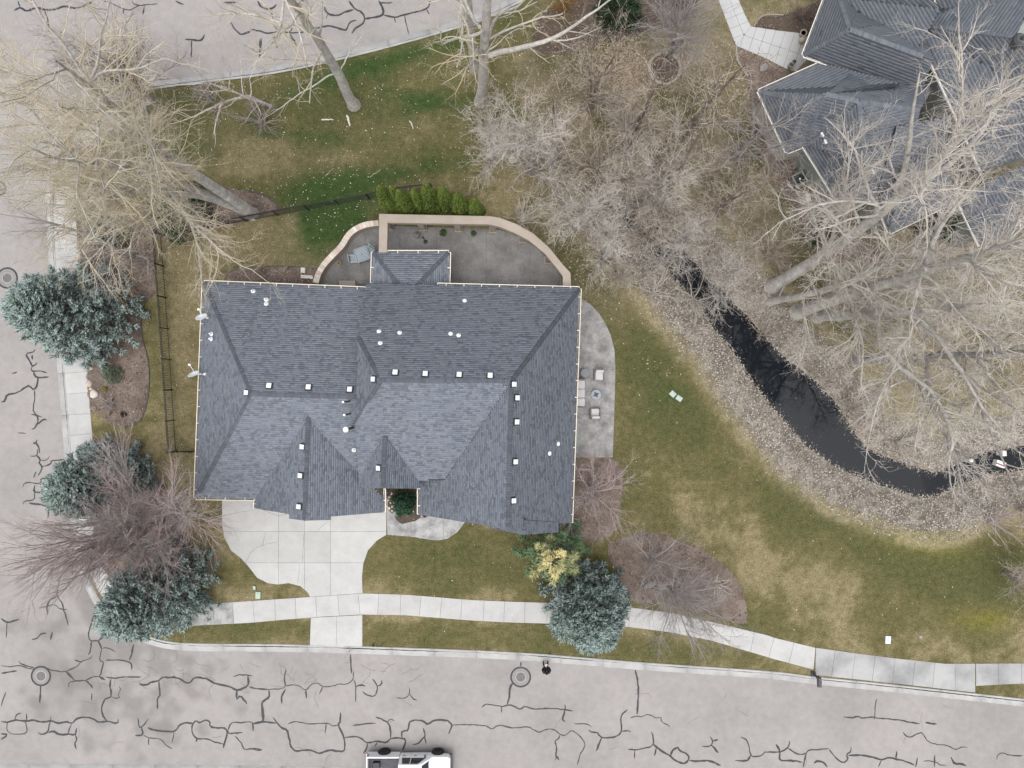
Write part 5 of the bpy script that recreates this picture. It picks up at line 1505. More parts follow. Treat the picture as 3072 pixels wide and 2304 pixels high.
und = [shrub('understory_shrub', 1700, 500, 2.0, 3.2, 14, 'tan bare undergrowth shrub among the woodland trunks', M['twig_t'], 330, 1.2), shrub('understory_shrub', 1850, 560, 2.1, 3.0, 14, 'pale bare undergrowth shrub among the woodland trunks', M['twig_p'], 331, 1.2)]
for o_ in und: o_['group'] = 'undergrowth in the woodland strip'
rr = random.Random(77); n_u = 0
while n_u < 14:
    x = rr.uniform(1380, 2320); y = rr.uniform(330, 930)
    if x < 1560 and y > 560: continue
    if x < 1780 and y > 690 + .6 * (x - 1600): continue
    if x > 2200 and y < 560: continue
    b_ = W(x, y, 0)
    if creek_d(np.array([b_[0]]), np.array([b_[1]]))[0] < .4: continue
    b_[2] = float(ground_z(b_[0], b_[1])); sc_ = rr.uniform(.6, 1.15)
    copy_tree(und[n_u % 2], b_, rr.uniform(0, 6.28), (sc_ * 1.15, sc_ * 1.1, sc_), und[n_u % 2]['label']); n_u += 1
# ornamental bare trees around the lot
bare_tree('ornamental_tree', 'bare tree with reddish grey fan of branches between the corner spruces',
          [(up_line(452, 1572, 8.8, -.6, -.2), .2, .02), (pxl([(450, 1575, .3), (400, 1600, 3), (250, 1640, 6), (70, 1720, 9.3)]), .13, .012), (pxl([(450, 1573, .3), (400, 1580, 3.2), (260, 1600, 6.2), (60, 1640, 9.5)]), .13, .012), (pxl([(450, 1575, .3), (420, 1565, 3), (330, 1560, 5.5), (200, 1580, 8)]), .15, .015), (pxl([(452, 1570, .3), (480, 1545, 2.5), (540, 1535, 5), (600, 1540, 7)]), .12, .012),
           (pxl([(452, 1572, .3), (420, 1510, 3), (370, 1430, 5.5), (330, 1380, 7.5)]), .12, .012), (pxl([(452, 1574, .3), (410, 1620, 3), (330, 1680, 6), (200, 1730, 8.5)]), .13, .012), (pxl([(452, 1572, .3), (470, 1630, 2.5), (490, 1700, 5), (500, 1750, 6.5)]), .1, .01)],
          [dict(dens=2.8, t0=.2, t1=1, ang=36, asd=10, up=.25, lf=(.32, .55), S=7, wander=.08, rf=.009, rmin=.008, shrink=.35, k=4, limb=True),
           dict(dens=3.4, t0=.15, t1=1, ang=30, asd=9, up=.15, lf=(.4, .7), S=5, wander=.09, rf=.006, rmin=.006, shrink=.3, k=3),
           dict(dens=4.0, t0=.1, t1=1, ang=27, asd=9, up=.12, lf=(.4, .75), S=4, wander=.1, rf=.004, rmin=.005, lmin=.4, shrink=.2, k=3)],
          M['bark_grey'], M['twig_r'], 501)
bare_tree('ornamental_tree', 'dark-limbed bare tree drooping over the side street above the spruce',
          [(pxl([(405, 762, 0), (350, 745, 2.5), (260, 700, 5), (120, 660, 8), (0, 640, 9.5)]), .18, .02), (pxl([(405, 762, .2), (340, 765, 2.5), (290, 790, 4), (280, 850, 4.5), (285, 890, 4.3)]), .10, .01),
           (pxl([(405, 762, .2), (370, 770, 2), (365, 815, 3.2), (380, 880, 3.4)]), .09, .01), (pxl([(405, 762, .2), (440, 770, 2), (440, 800, 2.8), (445, 840, 3)]), .07, .01)],
          [dict(dens=2.6, t0=.2, t1=1, ang=38, asd=12, up=.12, lf=(.25, .45), S=7, wander=.1, grav=-.03, rf=.009, rmin=.006, k=4, limb=True),
           dict(dens=3.2, t0=.15, t1=1, ang=32, asd=10, up=.0, lf=(.35, .7), S=6, wander=.12, grav=-.03, rf=.007, rmin=.0045, k=3),
           dict(dens=6.0, t0=.1, t1=1, ang=30, asd=10, up=.0, lf=(.4, .75), S=3, wander=.12, rf=.005, rmin=.0045, lmin=.35, shrink=.2, k=3)],
          M['bark_grey'], M['twig_g'], 502)
def small_tree(x, y, r, h, label, twig, seed, n=6, tw=1.0, lean=(0, 0)):
    rng = np.random.default_rng(seed); b = W(x, y, 0)
    ls = [([b, b + np.array([lean[0] * .3, lean[1] * .3, h * .35]), b + np.array([lean[0], lean[1], h])], .09, .012)]
    for i in range(n):
        a = 2 * np.pi * i / n + rng.uniform(-.3, .3)
        e = np.array([math.cos(a) * r + lean[0], math.sin(a) * r + lean[1], h * rng.uniform(.72, .95)])
        ls.append(([b + np.array([0, 0, .5]), b + np.array([e[0] * .25, e[1] * .25, h * .45]), b + e * np.array([.65, .65, .8]), b + e], .06, .008))
    return bare_tree('ornamental_tree', label, ls, [dict(dens=3.4 * tw, t0=.2, t1=1, ang=40, asd=12, up=.12, lf=(.3, .55), S=6, wander=.13, rf=.008, rmin=.006, shrink=.35, k=4),
                                                    dict(dens=5.0 * tw, t0=.1, t1=1, ang=38, asd=12, up=.08, lf=(.35, .7), S=5, wander=.16, rf=.006, rmin=.005, lmin=.35, shrink=.3, k=3),
                                                    dict(dens=5.5 * tw, t0=.1, t1=1, ang=36, asd=12, up=.05, lf=(.35, .7), S=3, wander=.18, rf=.005, rmin=.004, lmin=.25, shrink=.2, k=3)], M['bark_grey'], twig, seed)
small_tree(1765, 1468, 2.6, 3.4, 'small reddish bare tree against the east wall of the house', M['twig_r'], 511, 8)
small_tree(1945, 1668, 2.4, 4.0, 'small grey bare tree at the upper end of the oval bed', M['twig_g'], 512, 5, .8)
small_tree(2010, 1760, 3.0, 4.6, 'spreading grey bare tree in the oval bed by the sidewalk', M['twig_g'], 513, 8, .9, (.6, -.9))
small_tree(3010, 1720, 2.2, 5.0, 'grey bare sapling at the lot end near the lawn', M['twig_t'], 514, 6, .8)
small_tree(2008, 172, 2.6, 8.0, 'dark grey bare tree growing in the ring of stones', M['twig_g'], 515, 7, .55)
small_tree(470, 305, 2.4, 8.5, 'brown multi-stemmed bare tree behind the corner ramp', M['twig_b'], 516, 5, .7)
bare_tree('birch_tree', 'pinkish white birch with banded bark near the top kerb',
          [(pxl([(812, 318, 0), (735, 285, 3), (640, 250, 5.5), (560, 190, 8)]), .10, .012), (pxl([(780, 300, .8), (735, 292, 2.5), (665, 312, 4), (580, 348, 5), (500, 378, 5.8)]), .08, .01), (pxl([(665, 312, 4), (650, 360, 4.2), (640, 450, 4.4)]), .05, .008)],
          mid(.7, .6), M['birch'], M['twig_r'], 517)

# ------------------------------------------------------------------ evergreens
def spindles(P, D, Lh, wd, col, jitter=.25, rng=None):
    """needle sprays: slim four-sided spindles"""
    n = len(P); D = unit(D)
    r = rng.normal(size=(n, 3)); U = unit(np.cross(D, r)); Q = np.cross(D, U)
    m = P + D * (Lh * .38)[:, None]; e = P + D * Lh[:, None]; w = wd[:, None]
    V = np.stack([P, m + U * w, m - U * w * .5 + Q * w * .75, m - U * w * .5 - Q * w * .75, e], 1).reshape(-1, 3)
    b = (np.arange(n) * 5)[:, None]
    F = np.concatenate([b + np.array([[0, 2, 1]]), b + np.array([[0, 3, 2]]), b + np.array([[0, 1, 3]]), b + np.array([[4, 1, 2]]), b + np.array([[4, 2, 3]]), b + np.array([[4, 3, 1]])])
    c = np.repeat(col, 5, 0).reshape(n, 5, 3).copy()
    c[:, 0] *= .6; c[:, 4] *= 1.1
    return V, F, c.reshape(-1, 3)

def conifer(name, label, x, y, h, r, seed, colf, nb=260, per=26, droop=-.25, tl=.36, tw_=.055, cat='tree', group=None, shape=.8, trunk_c='bark_brown', low=.06):
    rng = np.random.default_rng(seed); b = W(x, y, 0); b[2] = max(0, float(ground_z(b[0], b[1])))
    t = thing(name, tuple(b), label, cat, group)
    MB().tube([tuple(b + np.array([0, 0, -.1])), tuple(b + np.array([0, 0, h * .5])), tuple(b + np.array([0, 0, h * .97]))], [.04 * h * .55, .02 * h * .6, .01], 8).build('trunk', M[trunk_c], t)
    # boughs spiral up the stem
    f = (np.arange(nb) + rng.random(nb)) / nb
    f = low + (1 - low) * f ** 1.15
    az = np.arange(nb) * 2.39996 + rng.normal(0, .25, nb)
    rl = r * np.clip(1 - f, .015, 1) ** shape * rng.uniform(.82, 1.1, nb) + .12
    sub = 9
    s = np.linspace(0, 1, sub)
    base = np.stack([np.zeros(nb), np.zeros(nb), f * h], 1)
    dirh = np.stack([np.cos(az), np.sin(az), np.zeros(nb)], 1)
    lift = (.55 * f ** 2 + droop * (1 - f))[:, None]
    pts = base[:, None, :] + dirh[:, None, :] * (rl[:, None] * s[None, :])[:, :, None]
    pts[:, :, 2] += (lift * rl[:, None]) * s[None, :] + .16 * rl[:, None] * s[None, :] ** 2.2
    Rr = (.012 + .012 * rl)[:, None] * np.linspace(1, .25, sub)[None, :]
    V, F = tubes(pts + b, Rr, 3)
    add_np('bough', V, F, M['bark_brown'], t)
    # rosettes of sprays on side branchlets, denser to the tip
    na = max(3, per // 9); ns = 9
    ia = np.repeat(np.arange(nb), na); ma = len(ia)
    ta = 1 - .8 * rng.random(ma) ** 1.3
    ta[::na] = 1.0
    k = ta * (sub - 1); i = np.minimum(k.astype(int), sub - 2); fr = (k - i)[:, None]
    Pa = pts[ia, i] * (1 - fr) + pts[ia, i + 1] * fr
    Ta = unit(pts[ia, i + 1] - pts[ia, i]); Sa = unit(np.cross(Ta, np.array([0, 0, 1.])))
    sga = rng.choice([-1., 1.], ma)[:, None]
    fan = (1 - ta) * .62 * np.minimum(rl[ia], 2.2) * rng.random(ma)
    Pa = Pa + Sa * sga * fan[:, None] + Ta * (fan * .7)[:, None]
    Pa[:, 2] += rng.normal(0, .05, ma)
    Da = unit(Ta + Sa * sga * (np.minimum(fan, .6) * 1.3)[:, None] + np.array([0, 0, .18]))
    n = ma * ns
    ic = np.repeat(np.arange(ma), ns); ib = ia[ic]; tt = ta[ic]
    Dc = Da[ic]; Sc = unit(np.cross(Dc, np.array([0, 0, 1.])))
    th = rng.uniform(-1.25, 1.25, n)[:, None]
    D = np.cos(th) * Dc + np.sin(th) * Sc + np.array([0, 0, 1.]) * rng.uniform(-.1, .45, n)[:, None]
    P = Pa[ic] + Dc * rng.uniform(-.22, .08, n)[:, None] * tl / .36 + rng.normal(size=(n, 3)) * .02
    L = tl * rng.uniform(.6, 1.25, n); w = tw_ * rng.uniform(.7, 1.3, n)
    col = colf(rng, n, tt, f[ib], ib)
    V, F, c = spindles(P, D, L, w, col, rng=rng)
    add_np('foliage', V + b, F, M['needle'], t, c)
    return t

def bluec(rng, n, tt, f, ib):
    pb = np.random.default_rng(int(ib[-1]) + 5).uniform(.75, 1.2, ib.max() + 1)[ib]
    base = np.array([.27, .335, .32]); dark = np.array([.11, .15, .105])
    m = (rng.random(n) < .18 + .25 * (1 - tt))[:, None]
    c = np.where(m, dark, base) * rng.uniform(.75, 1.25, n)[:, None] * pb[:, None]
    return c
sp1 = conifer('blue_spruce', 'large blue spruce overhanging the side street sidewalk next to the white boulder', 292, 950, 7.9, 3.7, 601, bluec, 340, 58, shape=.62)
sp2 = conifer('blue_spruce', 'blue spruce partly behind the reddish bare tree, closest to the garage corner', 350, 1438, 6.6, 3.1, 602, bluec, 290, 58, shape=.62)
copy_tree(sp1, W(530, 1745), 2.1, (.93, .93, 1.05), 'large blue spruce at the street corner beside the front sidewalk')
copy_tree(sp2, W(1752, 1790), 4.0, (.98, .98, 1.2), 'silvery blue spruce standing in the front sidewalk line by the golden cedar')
def goldc(rng, n, tt, f, ib):
    pb = np.random.default_rng(8).random(ib.max() + 1)[ib]
    g = np.array([.12, .18, .07]); y = np.array([.60, .53, .26]); bl = np.array([.12, .19, .14])
    a = np.clip((f - .5) * 2.6 + (tt - .6) * .5 + (pb - .62) * 1.3, 0, 1)[:, None]
    return (np.where((rng.random(n) < .4)[:, None], bl, g) * (1 - a) + y * a) * rng.uniform(.75, 1.2, n)[:, None]
conifer('golden_cedar', 'green and golden-tipped cedar at the front corner of the house', 1655, 1632, 5.0, 2.5, 605, goldc, 40, 150, droop=-.05, tl=.4, tw_=.04, shape=.5)
conifer('dwarf_spruce', 'small pale green dwarf spruce in the west mulch bed', 346, 1125, .9, .72, 606, lambda rng, n, tt, f, ib: np.array([.15, .19, .13]) * rng.uniform(.7, 1.25, n)[:, None], 60, 34, tl=.16, tw_=.02)
def greenc(rng, n, tt, f, ib): return np.array([.035, .06, .028]) * rng.uniform(.6, 1.3, n)[:, None]
conifer('dark_conifer', 'dark green conifer half hidden under the yellow cottonwood limbs', 560, 640, 4.2, 2.3, 607, greenc, 150, 40, droop=-.1)
conifer('dark_conifer', 'small blue-green conifer under the cottonwood by the side fence', 345, 700, 2.6, 1.2, 608, lambda *a: greenc(*a) * np.array([1.6, 1.7, 2.2]), 90, 36)
conifer('dark_conifer', 'dark green conifer between the two top street trunks and the dark bed', 1850, 50, 5.0, 1.6, 609, greenc, 130, 36)
conifer('dark_conifer', 'low dark green juniper behind the neighbouring roof corner', 2800, 670, 1.8, 1.4, 610, greenc, 90, 36)
conifer('dark_conifer', 'low dark green juniper south-west of the neighbouring wall', 2452, 700, 1.1, .9, 611, greenc, 70, 30)

def arbor(x, y, h, r, seed, label):
    """flame-shaped arborvitae: scale sprays standing on an upright body"""
    rng = np.random.default_rng(seed); b = W(x, y, 0); b[2] = 0
    t = thing('arborvitae', tuple(b), label, 'hedge tree', 'row of arborvitae behind the pergola')
    MB().tube([tuple(b + np.array([0, 0, -.05])), tuple(b + np.array([0, 0, h * .8]))], [.07, .02], 7).build('trunk', M['bark_brown'], t)
    n = 2600
    f = rng.random(n) ** .9; az = rng.random(n) * 2 * np.pi
    lump = 1 + .13 * np.sin(3 * az + 9 * f + seed) + .09 * np.sin(7 * az - 13 * f)
    rad = r * np.sqrt(np.clip(f * 5, .3, 1)) * np.clip((1 - f) * 1.55, 0, 1) ** .75 * lump * rng.uniform(.78, 1.02, n)
    P = np.stack([rad * np.cos(az), rad * np.sin(az), .08 + f * (h - .2)], 1)
    D = np.stack([np.cos(az) * .75, np.sin(az) * .75, np.full(n, 1.0)], 1) + rng.normal(size=(n, 3)) * .25
    col = np.array([.088, .135, .028]) * rng.uniform(.55, 1.3, n)[:, None]
    tip = (rng.random(n) < .22)[:, None]
    col = np.where(tip, np.array([.15, .155, .03]) * rng.uniform(.8, 1.2, n)[:, None], col)
    V, F, c = spindles(P, D, .2 * rng.uniform(.7, 1.3, n), .046 * rng.uniform(.7, 1.3, n), col, rng=rng)
    add_np('foliage', V + b, F, M['needle'], t, c)
    # dense inner body of darker foliage
    kk = 12; prof = []
    for q in range(9):
        ff = q / 8; prof.append((max(.02, .8 * r * math.sqrt(min(1, max(.3, ff * 5))) * min(1, (1 - ff) * 1.55) ** .75), .06 + ff * (h - .35)))
    o = MB().lathe(prof, tuple(b), kk).build('inner_foliage', M['arb_in'], t, smooth=True)
M['arb_in'] = mat('dark_green_foliage', (.03, .042, .013), .95, .3, 4, 20, .4, .6, 20)
for q, (x, y, h, r, lab) in enumerate([(1136, 561, 6.0, .58, 'bright green arborvitae at the west end of the row, tallest there'), (1174, 563, 5.4, .42, 'narrow bright green arborvitae second in the row, set back'), (1160, 598, 3.9, .5, 'short bright green arborvitae touching the beam corner'),
                                       (1195, 574, 5.7, .6, 'broad bright green arborvitae third along the beam'), (1241, 572, 5.3, .5, 'narrow set-back arborvitae in the middle of the row'), (1274, 556, 6.4, .64, 'largest bright green arborvitae overhanging the beam'),
                                       (1324, 565, 6.0, .56, 'bright green arborvitae half covered by bare twigs'), (1371, 584, 5.3, .56, 'bright green arborvitae deepest under the bare twigs'), (1422, 600, 4.6, .5, 'small bright green arborvitae at the east end of the row')]):
    x, y = 1536 + (x - 1536) * (H - h) / H, 1152 + (y - 1152) * (H - h) / H      # foot below the tip
    arbor(x, y, h, r, 700 + q, lab)

# yucca-like evergreen in the entry court, and small mounds
def rosette(name, x, y, n, ln, label, col, seed, z=.05, cat='plant', w=.035, up=.8):
    rng = np.random.default_rng(seed); b = W(x, y, 0); b[2] = max(.0, float(ground_z(b[0], b[1]))) + z
    t = thing(name, tuple(b), label, cat)
    az = rng.random(n) * 2 * np.pi; D = np.stack([np.cos(az), np.sin(az), rng.uniform(.15, up, n)], 1)
    P = rng.normal(size=(n, 3)) * .05 * ln; P[:, 2] = np.abs(P[:, 2]) + rng.uniform(0, .35, n) * ln
    c = np.array(col) * rng.uniform(.6, 1.3, n)[:, None]
    V, F, cc = spindles(P, D, ln * rng.uniform(.5, 1.1, n), w * rng.uniform(.7, 1.3, n), c, rng=rng)
    add_np('leaf_cluster', V + b, F, M['needle'], t, cc)
    MB().tube([tuple(b - np.array([0, 0, .08])), tuple(b + np.array([0, 0, .3 * ln]))], [.04, .02], 6).build('stem', M['bark_brown'], t)
    return t
conifer('weeping_conifer', 'dark green weeping conifer filling the entry court', 1217, 1506, 1.6, .85, 712, lambda rng, n, tt, f, ib: np.array([.03, .07, .042]) * rng.uniform(.5, 1.5, n)[:, None], 70, 40, droop=-.05, tl=.3, tw_=.03, low=.15)
rosette('sedge_clump', 320, 1167, 300, .26, 'yellow-green round clump in the west bed', (.16, .16, .03), 721, w=.02, up=1.6)
rosette('sedge_clump', 335, 1238, 260, .2, 'small ochre clump at the low end of the west bed', (.15, .13, .04), 722, w=.018, up=1.2)
rosette('sedge_clump', 375, 1243, 200, .3, 'dark brown dried clump near the curved white rock', (.05, .035, .03), 723, w=.02, up=.9)
rosette('sedge_clump', 1330, 700, 300, .3, 'low green plant under the beam between two columns', (.05, .09, .025), 724, w=.03, up=.9)
rosette('sedge_clump', 1420, 702, 240, .25, 'small green plant under the beam near the curved corner', (.05, .085, .025), 725, w=.03, up=.9)
rosette('sedge_clump', 1275, 1545, 200, .2, 'dark red low plant at the edge of the entry court', (.09, .02, .022), 726, w=.025, up=.7)

# ------------------------------------------------------------------ litter: leaves, flakes and stones
def flakes(name, XY, size, pal, label, seed, z=.012, cat='leaves'):
    rng = np.random.default_rng(seed); n = len(XY)
    Z = ground_z(XY[:, 0], XY[:, 1]) + z + rng.uniform(0, .02, n)
    a = rng.random(n) * 2 * np.pi; s_ = size * rng.uniform(.5, 1.5, n); asp = rng.uniform(.45, .9, n)
    tilt = rng.normal(0, .35, (n, 2))
    ux = np.stack([np.cos(a), np.sin(a), tilt[:, 0]], 1) * s_[:, None]; uy = np.stack([-np.sin(a), np.cos(a), tilt[:, 1]], 1) * (s_ * asp)[:, None]
    P = np.c_[XY, Z + .25 * s_]
    V = np.stack([P - ux * .5, P - uy * .5 + np.array([0, 0, .3]) * s_[:, None] * .3, P + ux * .5, P + uy * .5], 1).reshape(-1, 3)
    F = (np.arange(n) * 4)[:, None] + np.arange(4)[None, :]
    pal = np.array(pal); col = pal[rng.integers(len(pal), size=n)] * rng.uniform(.75, 1.25, n)[:, None]
    o = add_np(name, V, F, M['litter'], None, np.repeat(col, 4, 0))
    return props(o, label, cat, kind='stuff')
rngL = np.random.default_rng(55)
XY = np.stack([rngL.uniform(-36.5, 36.5, 24000), rngL.uniform(-26, 27, 24000)], 1)
li = inpoly(XY[:, 0], XY[:, 1], block_poly)
pxx = XY[:, 0] * 42.03 + 1536; pyy = 1152 - XY[:, 1] * 42.03
hs = inpoly(pxx, pyy, [(585, 845), (1740, 860), (1720, 1560), (590, 1500)]) | inpoly(pxx, pyy, [(2277, 273), (2411, 165), (2500, -60), (3200, -60), (3200, 740), (2900, 740), (2560, 680)])
pav = inpoly(XY[:, 0], XY[:, 1], dw) | inpoly(XY[:, 0], XY[:, 1], bpw) | inpoly(XY[:, 0], XY[:, 1], epw)
pr = .05 + .5 * (pyy < 700) * (pxx < 1500) * (.3 + fbm(XY[:, 0], XY[:, 1], 3, 8)) + .9 * np.exp(-((pxx - 950) / 350) ** 2 - ((pyy - 590) / 45) ** 2) + .35 * np.exp(-((pxx - 530) / 30) ** 2) * (pyy > 700) + .25 * (pxx > 1500) * (pyy < 1000) + .4 * np.exp(-((pxx - 985) / 110) ** 2 - ((pyy - 660) / 90) ** 2)
sel = li & ~hs & ~pav & (rngL.random(len(XY)) < pr) & (creek_d(XY[:, 0], XY[:, 1]) > .5)
dkk, _ = seg_dist(XY[:, 0], XY[:, 1], [tuple(p) for p in kerb_in[::3]])
sel &= dkk > .3
flakes('fallen_leaves', XY[sel], .07, [(.5, .47, .4), (.62, .6, .55), (.4, .35, .26)], 'scattered pale fallen leaves on the lawns', 56)
# creek bank litter
XY = np.stack([rngL.uniform(6, 37, 150000), rngL.uniform(-13, 13, 150000)], 1)
cd = creek_d(XY[:, 0], XY[:, 1])
sel = (cd > .05) & (rngL.random(len(XY)) < np.where(cd < 3.0, .62, np.where(cd < 3.8, .2, 0)))
flakes('bank_litter', XY[sel], .105, [(.36, .33, .295), (.29, .26, .225), (.37, .35, .32), (.19, .16, .135), (.31, .275, .215), (.13, .11, .095)], 'grey and tan leaf litter covering both creek banks', 57)
# woodland floor leaves
XY = np.stack([rngL.uniform(-1, 37, 60000), rngL.uniform(0, 26, 60000)], 1)
pxx = XY[:, 0] * 42.03 + 1536; pyy = 1152 - XY[:, 1] * 42.03
hs = inpoly(pxx, pyy, [(2277, 273), (2411, 165), (2500, -60), (3200, -60), (3200, 740), (2900, 740), (2560, 680)]) | inpoly(pxx, pyy, [(1480, 660), (1560, 690), (1640, 750), (1700, 800), (1720, 1100), (1300, 1000), (1200, 660)])
pp_ = inpoly(XY[:, 0], XY[:, 1], npw)
sel = ~hs & ~pp_ & inpoly(XY[:, 0], XY[:, 1], block_poly) & (creek_d(XY[:, 0], XY[:, 1]) > 2.5) & (rngL.random(len(XY)) < np.clip((pxx - 1500) / 400, 0, 1) * np.clip((1150 - pyy + .5 * np.clip(pxx - 2200, 0, 900)) / 300, 0, 1) * .6 * (.1 + 1.2 * (fbm(XY[:, 0], XY[:, 1], 4, 61) > .5)))
flakes('woodland_leaves', XY[sel], .1, [(.27, .22, .15), (.20, .15, .10), (.34, .29, .21), (.15, .12, .08), (.36, .33, .28)], 'brown and tan leaves lying under the woodland trees', 58)
# mulch chips
pts = []
for kname, poly in BEDW.items():
    a_ = np.array(poly); x0, y0 = a_.min(0); x1, y1 = a_.max(0)
    n = int((x1 - x0) * (y1 - y0) * 26)
    q = np.stack([rngL.uniform(x0, x1, n), rngL.uniform(y0, y1, n)], 1)
    pts.append(q[inpoly(q[:, 0], q[:, 1], poly)])
flakes('mulch_chips', np.concatenate(pts), .11, [(.15, .115, .10), (.2, .165, .145), (.09, .065, .055), (.26, .22, .19), (.13, .09, .075)], 'loose bark chips and leaves on the mulch beds', 59, z=.09)
# the pale leaf pile in the woodland
c0 = W(1845, 215); q = rngL.normal(size=(3800, 2)) * np.array([1.3, 1.5]) + c0[:2]
flakes('leaf_pile', q, .1, [(.32, .25, .17), (.26, .2, .14), (.36, .3, .22), (.2, .145, .1)], 'heap of pale tan leaves on the woodland lawn', 60, z=.03)

# leaves and sticks floating on the creek
XY = np.stack([rngL.uniform(6, 37, 60000), rngL.uniform(-13, 13, 60000)], 1)
cd = creek_d(XY[:, 0], XY[:, 1])
sel = (cd < .5) & (rngL.random(len(XY)) < .008 + .42 * np.clip(1 + (cd - .3) * 2.6, 0, 1))
o = flakes('floating_leaves', XY[sel], .085, [(.2, .175, .15), (.12, .1, .085), (.07, .06, .05)], 'dull leaves floating along the creek edges', 62)
vz = np.zeros(len(o.data.vertices) * 3, np.float32); o.data.vertices.foreach_get('co', vz); vz = vz.reshape(-1, 3)
vz[:, 2] = -.82 - o.location.z + .006 + .01 * rngL.random(len(vz)); o.data.vertices.foreach_set('co', vz.ravel())
# ------------------------------------------------------------------ fences: black metal with single pickets
def fence(line, posts, label, h=1.38, step=.118):
    P = [np.array([*W(x, y)[:2], 0.]) for x, y in line]
    root = thing('fence', tuple(P[0]), label, 'fence')
    pk = np_mesh_box('picket', (.022, .022, h - .06)); ps = np_mesh_box('post', (.07, .07, h + .06))
    for a, b in zip(P[:-1], P[1:]):
        d = b - a; L = np.linalg.norm(d); d /= L; ang = math.atan2(d[1], d[0])
        for z in (.18, h - .22, h - .05):
            MB().box((a + b) / 2 + np.array([0, 0, z]), (L, .035, .04), rz=ang).build('rail', M['black'], root)
        n = int(L / step)
        for i in range(1, n):
            p = a + d * (L * i / n)
            o = bpy.data.objects.new('picket', pk); COL.objects.link(o); o.parent = root
            o.location = tuple(p + np.array([0, 0, (h - .06) / 2 + .06]) - off(root)); o.rotation_euler = (0, 0, ang)
        m = max(1, int(round(L / 2.24)))
        for i in range(m + 1):
            p = a + d * (L * i / m)
            o = bpy.data.objects.new('post', ps); COL.objects.link(o); o.parent = root
            o.location = tuple(p + np.array([0, 0, (h + .06) / 2 - .02]) - off(root)); o.rotation_euler = (0, 0, ang)
    return root
def np_mesh_box(name, s):
    mb = MB().box((0, 0, 0), s); me = bpy.data.meshes.new(name); me.from_pydata(mb.v, [], mb.f); me.update(); me.materials.append(M['black']); return me
fence([(485, 706), (506, 987), (530, 1352)], None, 'black metal picket fence along the side lawn west of the house')
fence([(531, 1353), (592, 1352)], None, 'short black metal fence joining the side fence to the garage wall')
fence([(486, 705), (740, 664), (835, 646), (1108, 597)], None, 'black metal picket fence across the back lawn west of the arborvitae')
fence([(1110, 596), (1199, 577), (1297, 566)], None, 'black metal picket fence behind the arborvitae row')

# ------------------------------------------------------------------ stucco beam colonnade around the back patio
c0 = W(1300, 700)
col_ = thing('pergola', (c0[0], c0[1], 0), 'tan stucco beam on columns curving around the back patio', 'pergola')
ZB = 2.8
outer = [(1137, 641), (1470, 648), (1500, 653), (1550, 672), (1600, 700), (1650, 745), (1690, 795), (1712, 818), (1714, 866)]
inner = [(1689, 866), (1688, 828), (1676, 812), (1636, 762), (1588, 722), (1540, 697), (1492, 678), (1462, 673), (1163, 668), (1161, 757), (1136, 757)]
MB().prism([tuple(W(x, y, ZB)[:2]) for x, y in outer + inner], ZB - .5, ZB).build('beam', M['stucco2'], col_, bevel=.03)
for x, y in ((1150, 655), (1255, 657), (1368, 660), (1475, 663), (1568, 694), (1650, 760), (1700, 840)):
    p = W(x, y, ZB)
    mb = MB().box((p[0], p[1], 1.15), (.42, .42, 2.32)); mb.build('column', M['stucco2'], col_, bevel=.03)
    MB().box((p[0], p[1], .12), (.54, .54, .24)).build('column_base', M['stucco2'], col_, bevel=.02)
# arches hanging below the beam between the columns
for (xa, ya), (xb, yb) in (((1150, 655), (1255, 657)), ((1255, 657), (1368, 660)), ((1368, 660), (1475, 663))):
    a = W(xa, ya, ZB); b = W(xb, yb, ZB)
    mb = MB(); N_ = 10; pts = []
    for i in range(N_ + 1):
        t_ = i / N_; p = a + (b - a) * t_; zz = ZB - .5 - .35 * (abs(2 * t_ - 1) ** 2.5)
        pts.append((p, zz))
    for i in range(N_):
        (p, z1), (q, z2) = pts[i], pts[i + 1]
        for s_ in (1,):
            b0 = len(mb.v)
            for (pp, zz) in ((p, z1), (q, z2)):
                for dy in (-.17, .17):
                    mb.v.append((pp[0], pp[1] + dy, zz)); mb.v.append((pp[0], pp[1] + dy, ZB - .49))
            # verts: p(-)low,p(-)hi,p(+)low,p(+)hi,q...
            mb.f += [[b0, b0 + 4, b0 + 5, b0 + 1], [b0 + 2, b0 + 3, b0 + 7, b0 + 6], [b0, b0 + 2, b0 + 6, b0 + 4]]
    mb.build('arch', M['stucco2'], col_)
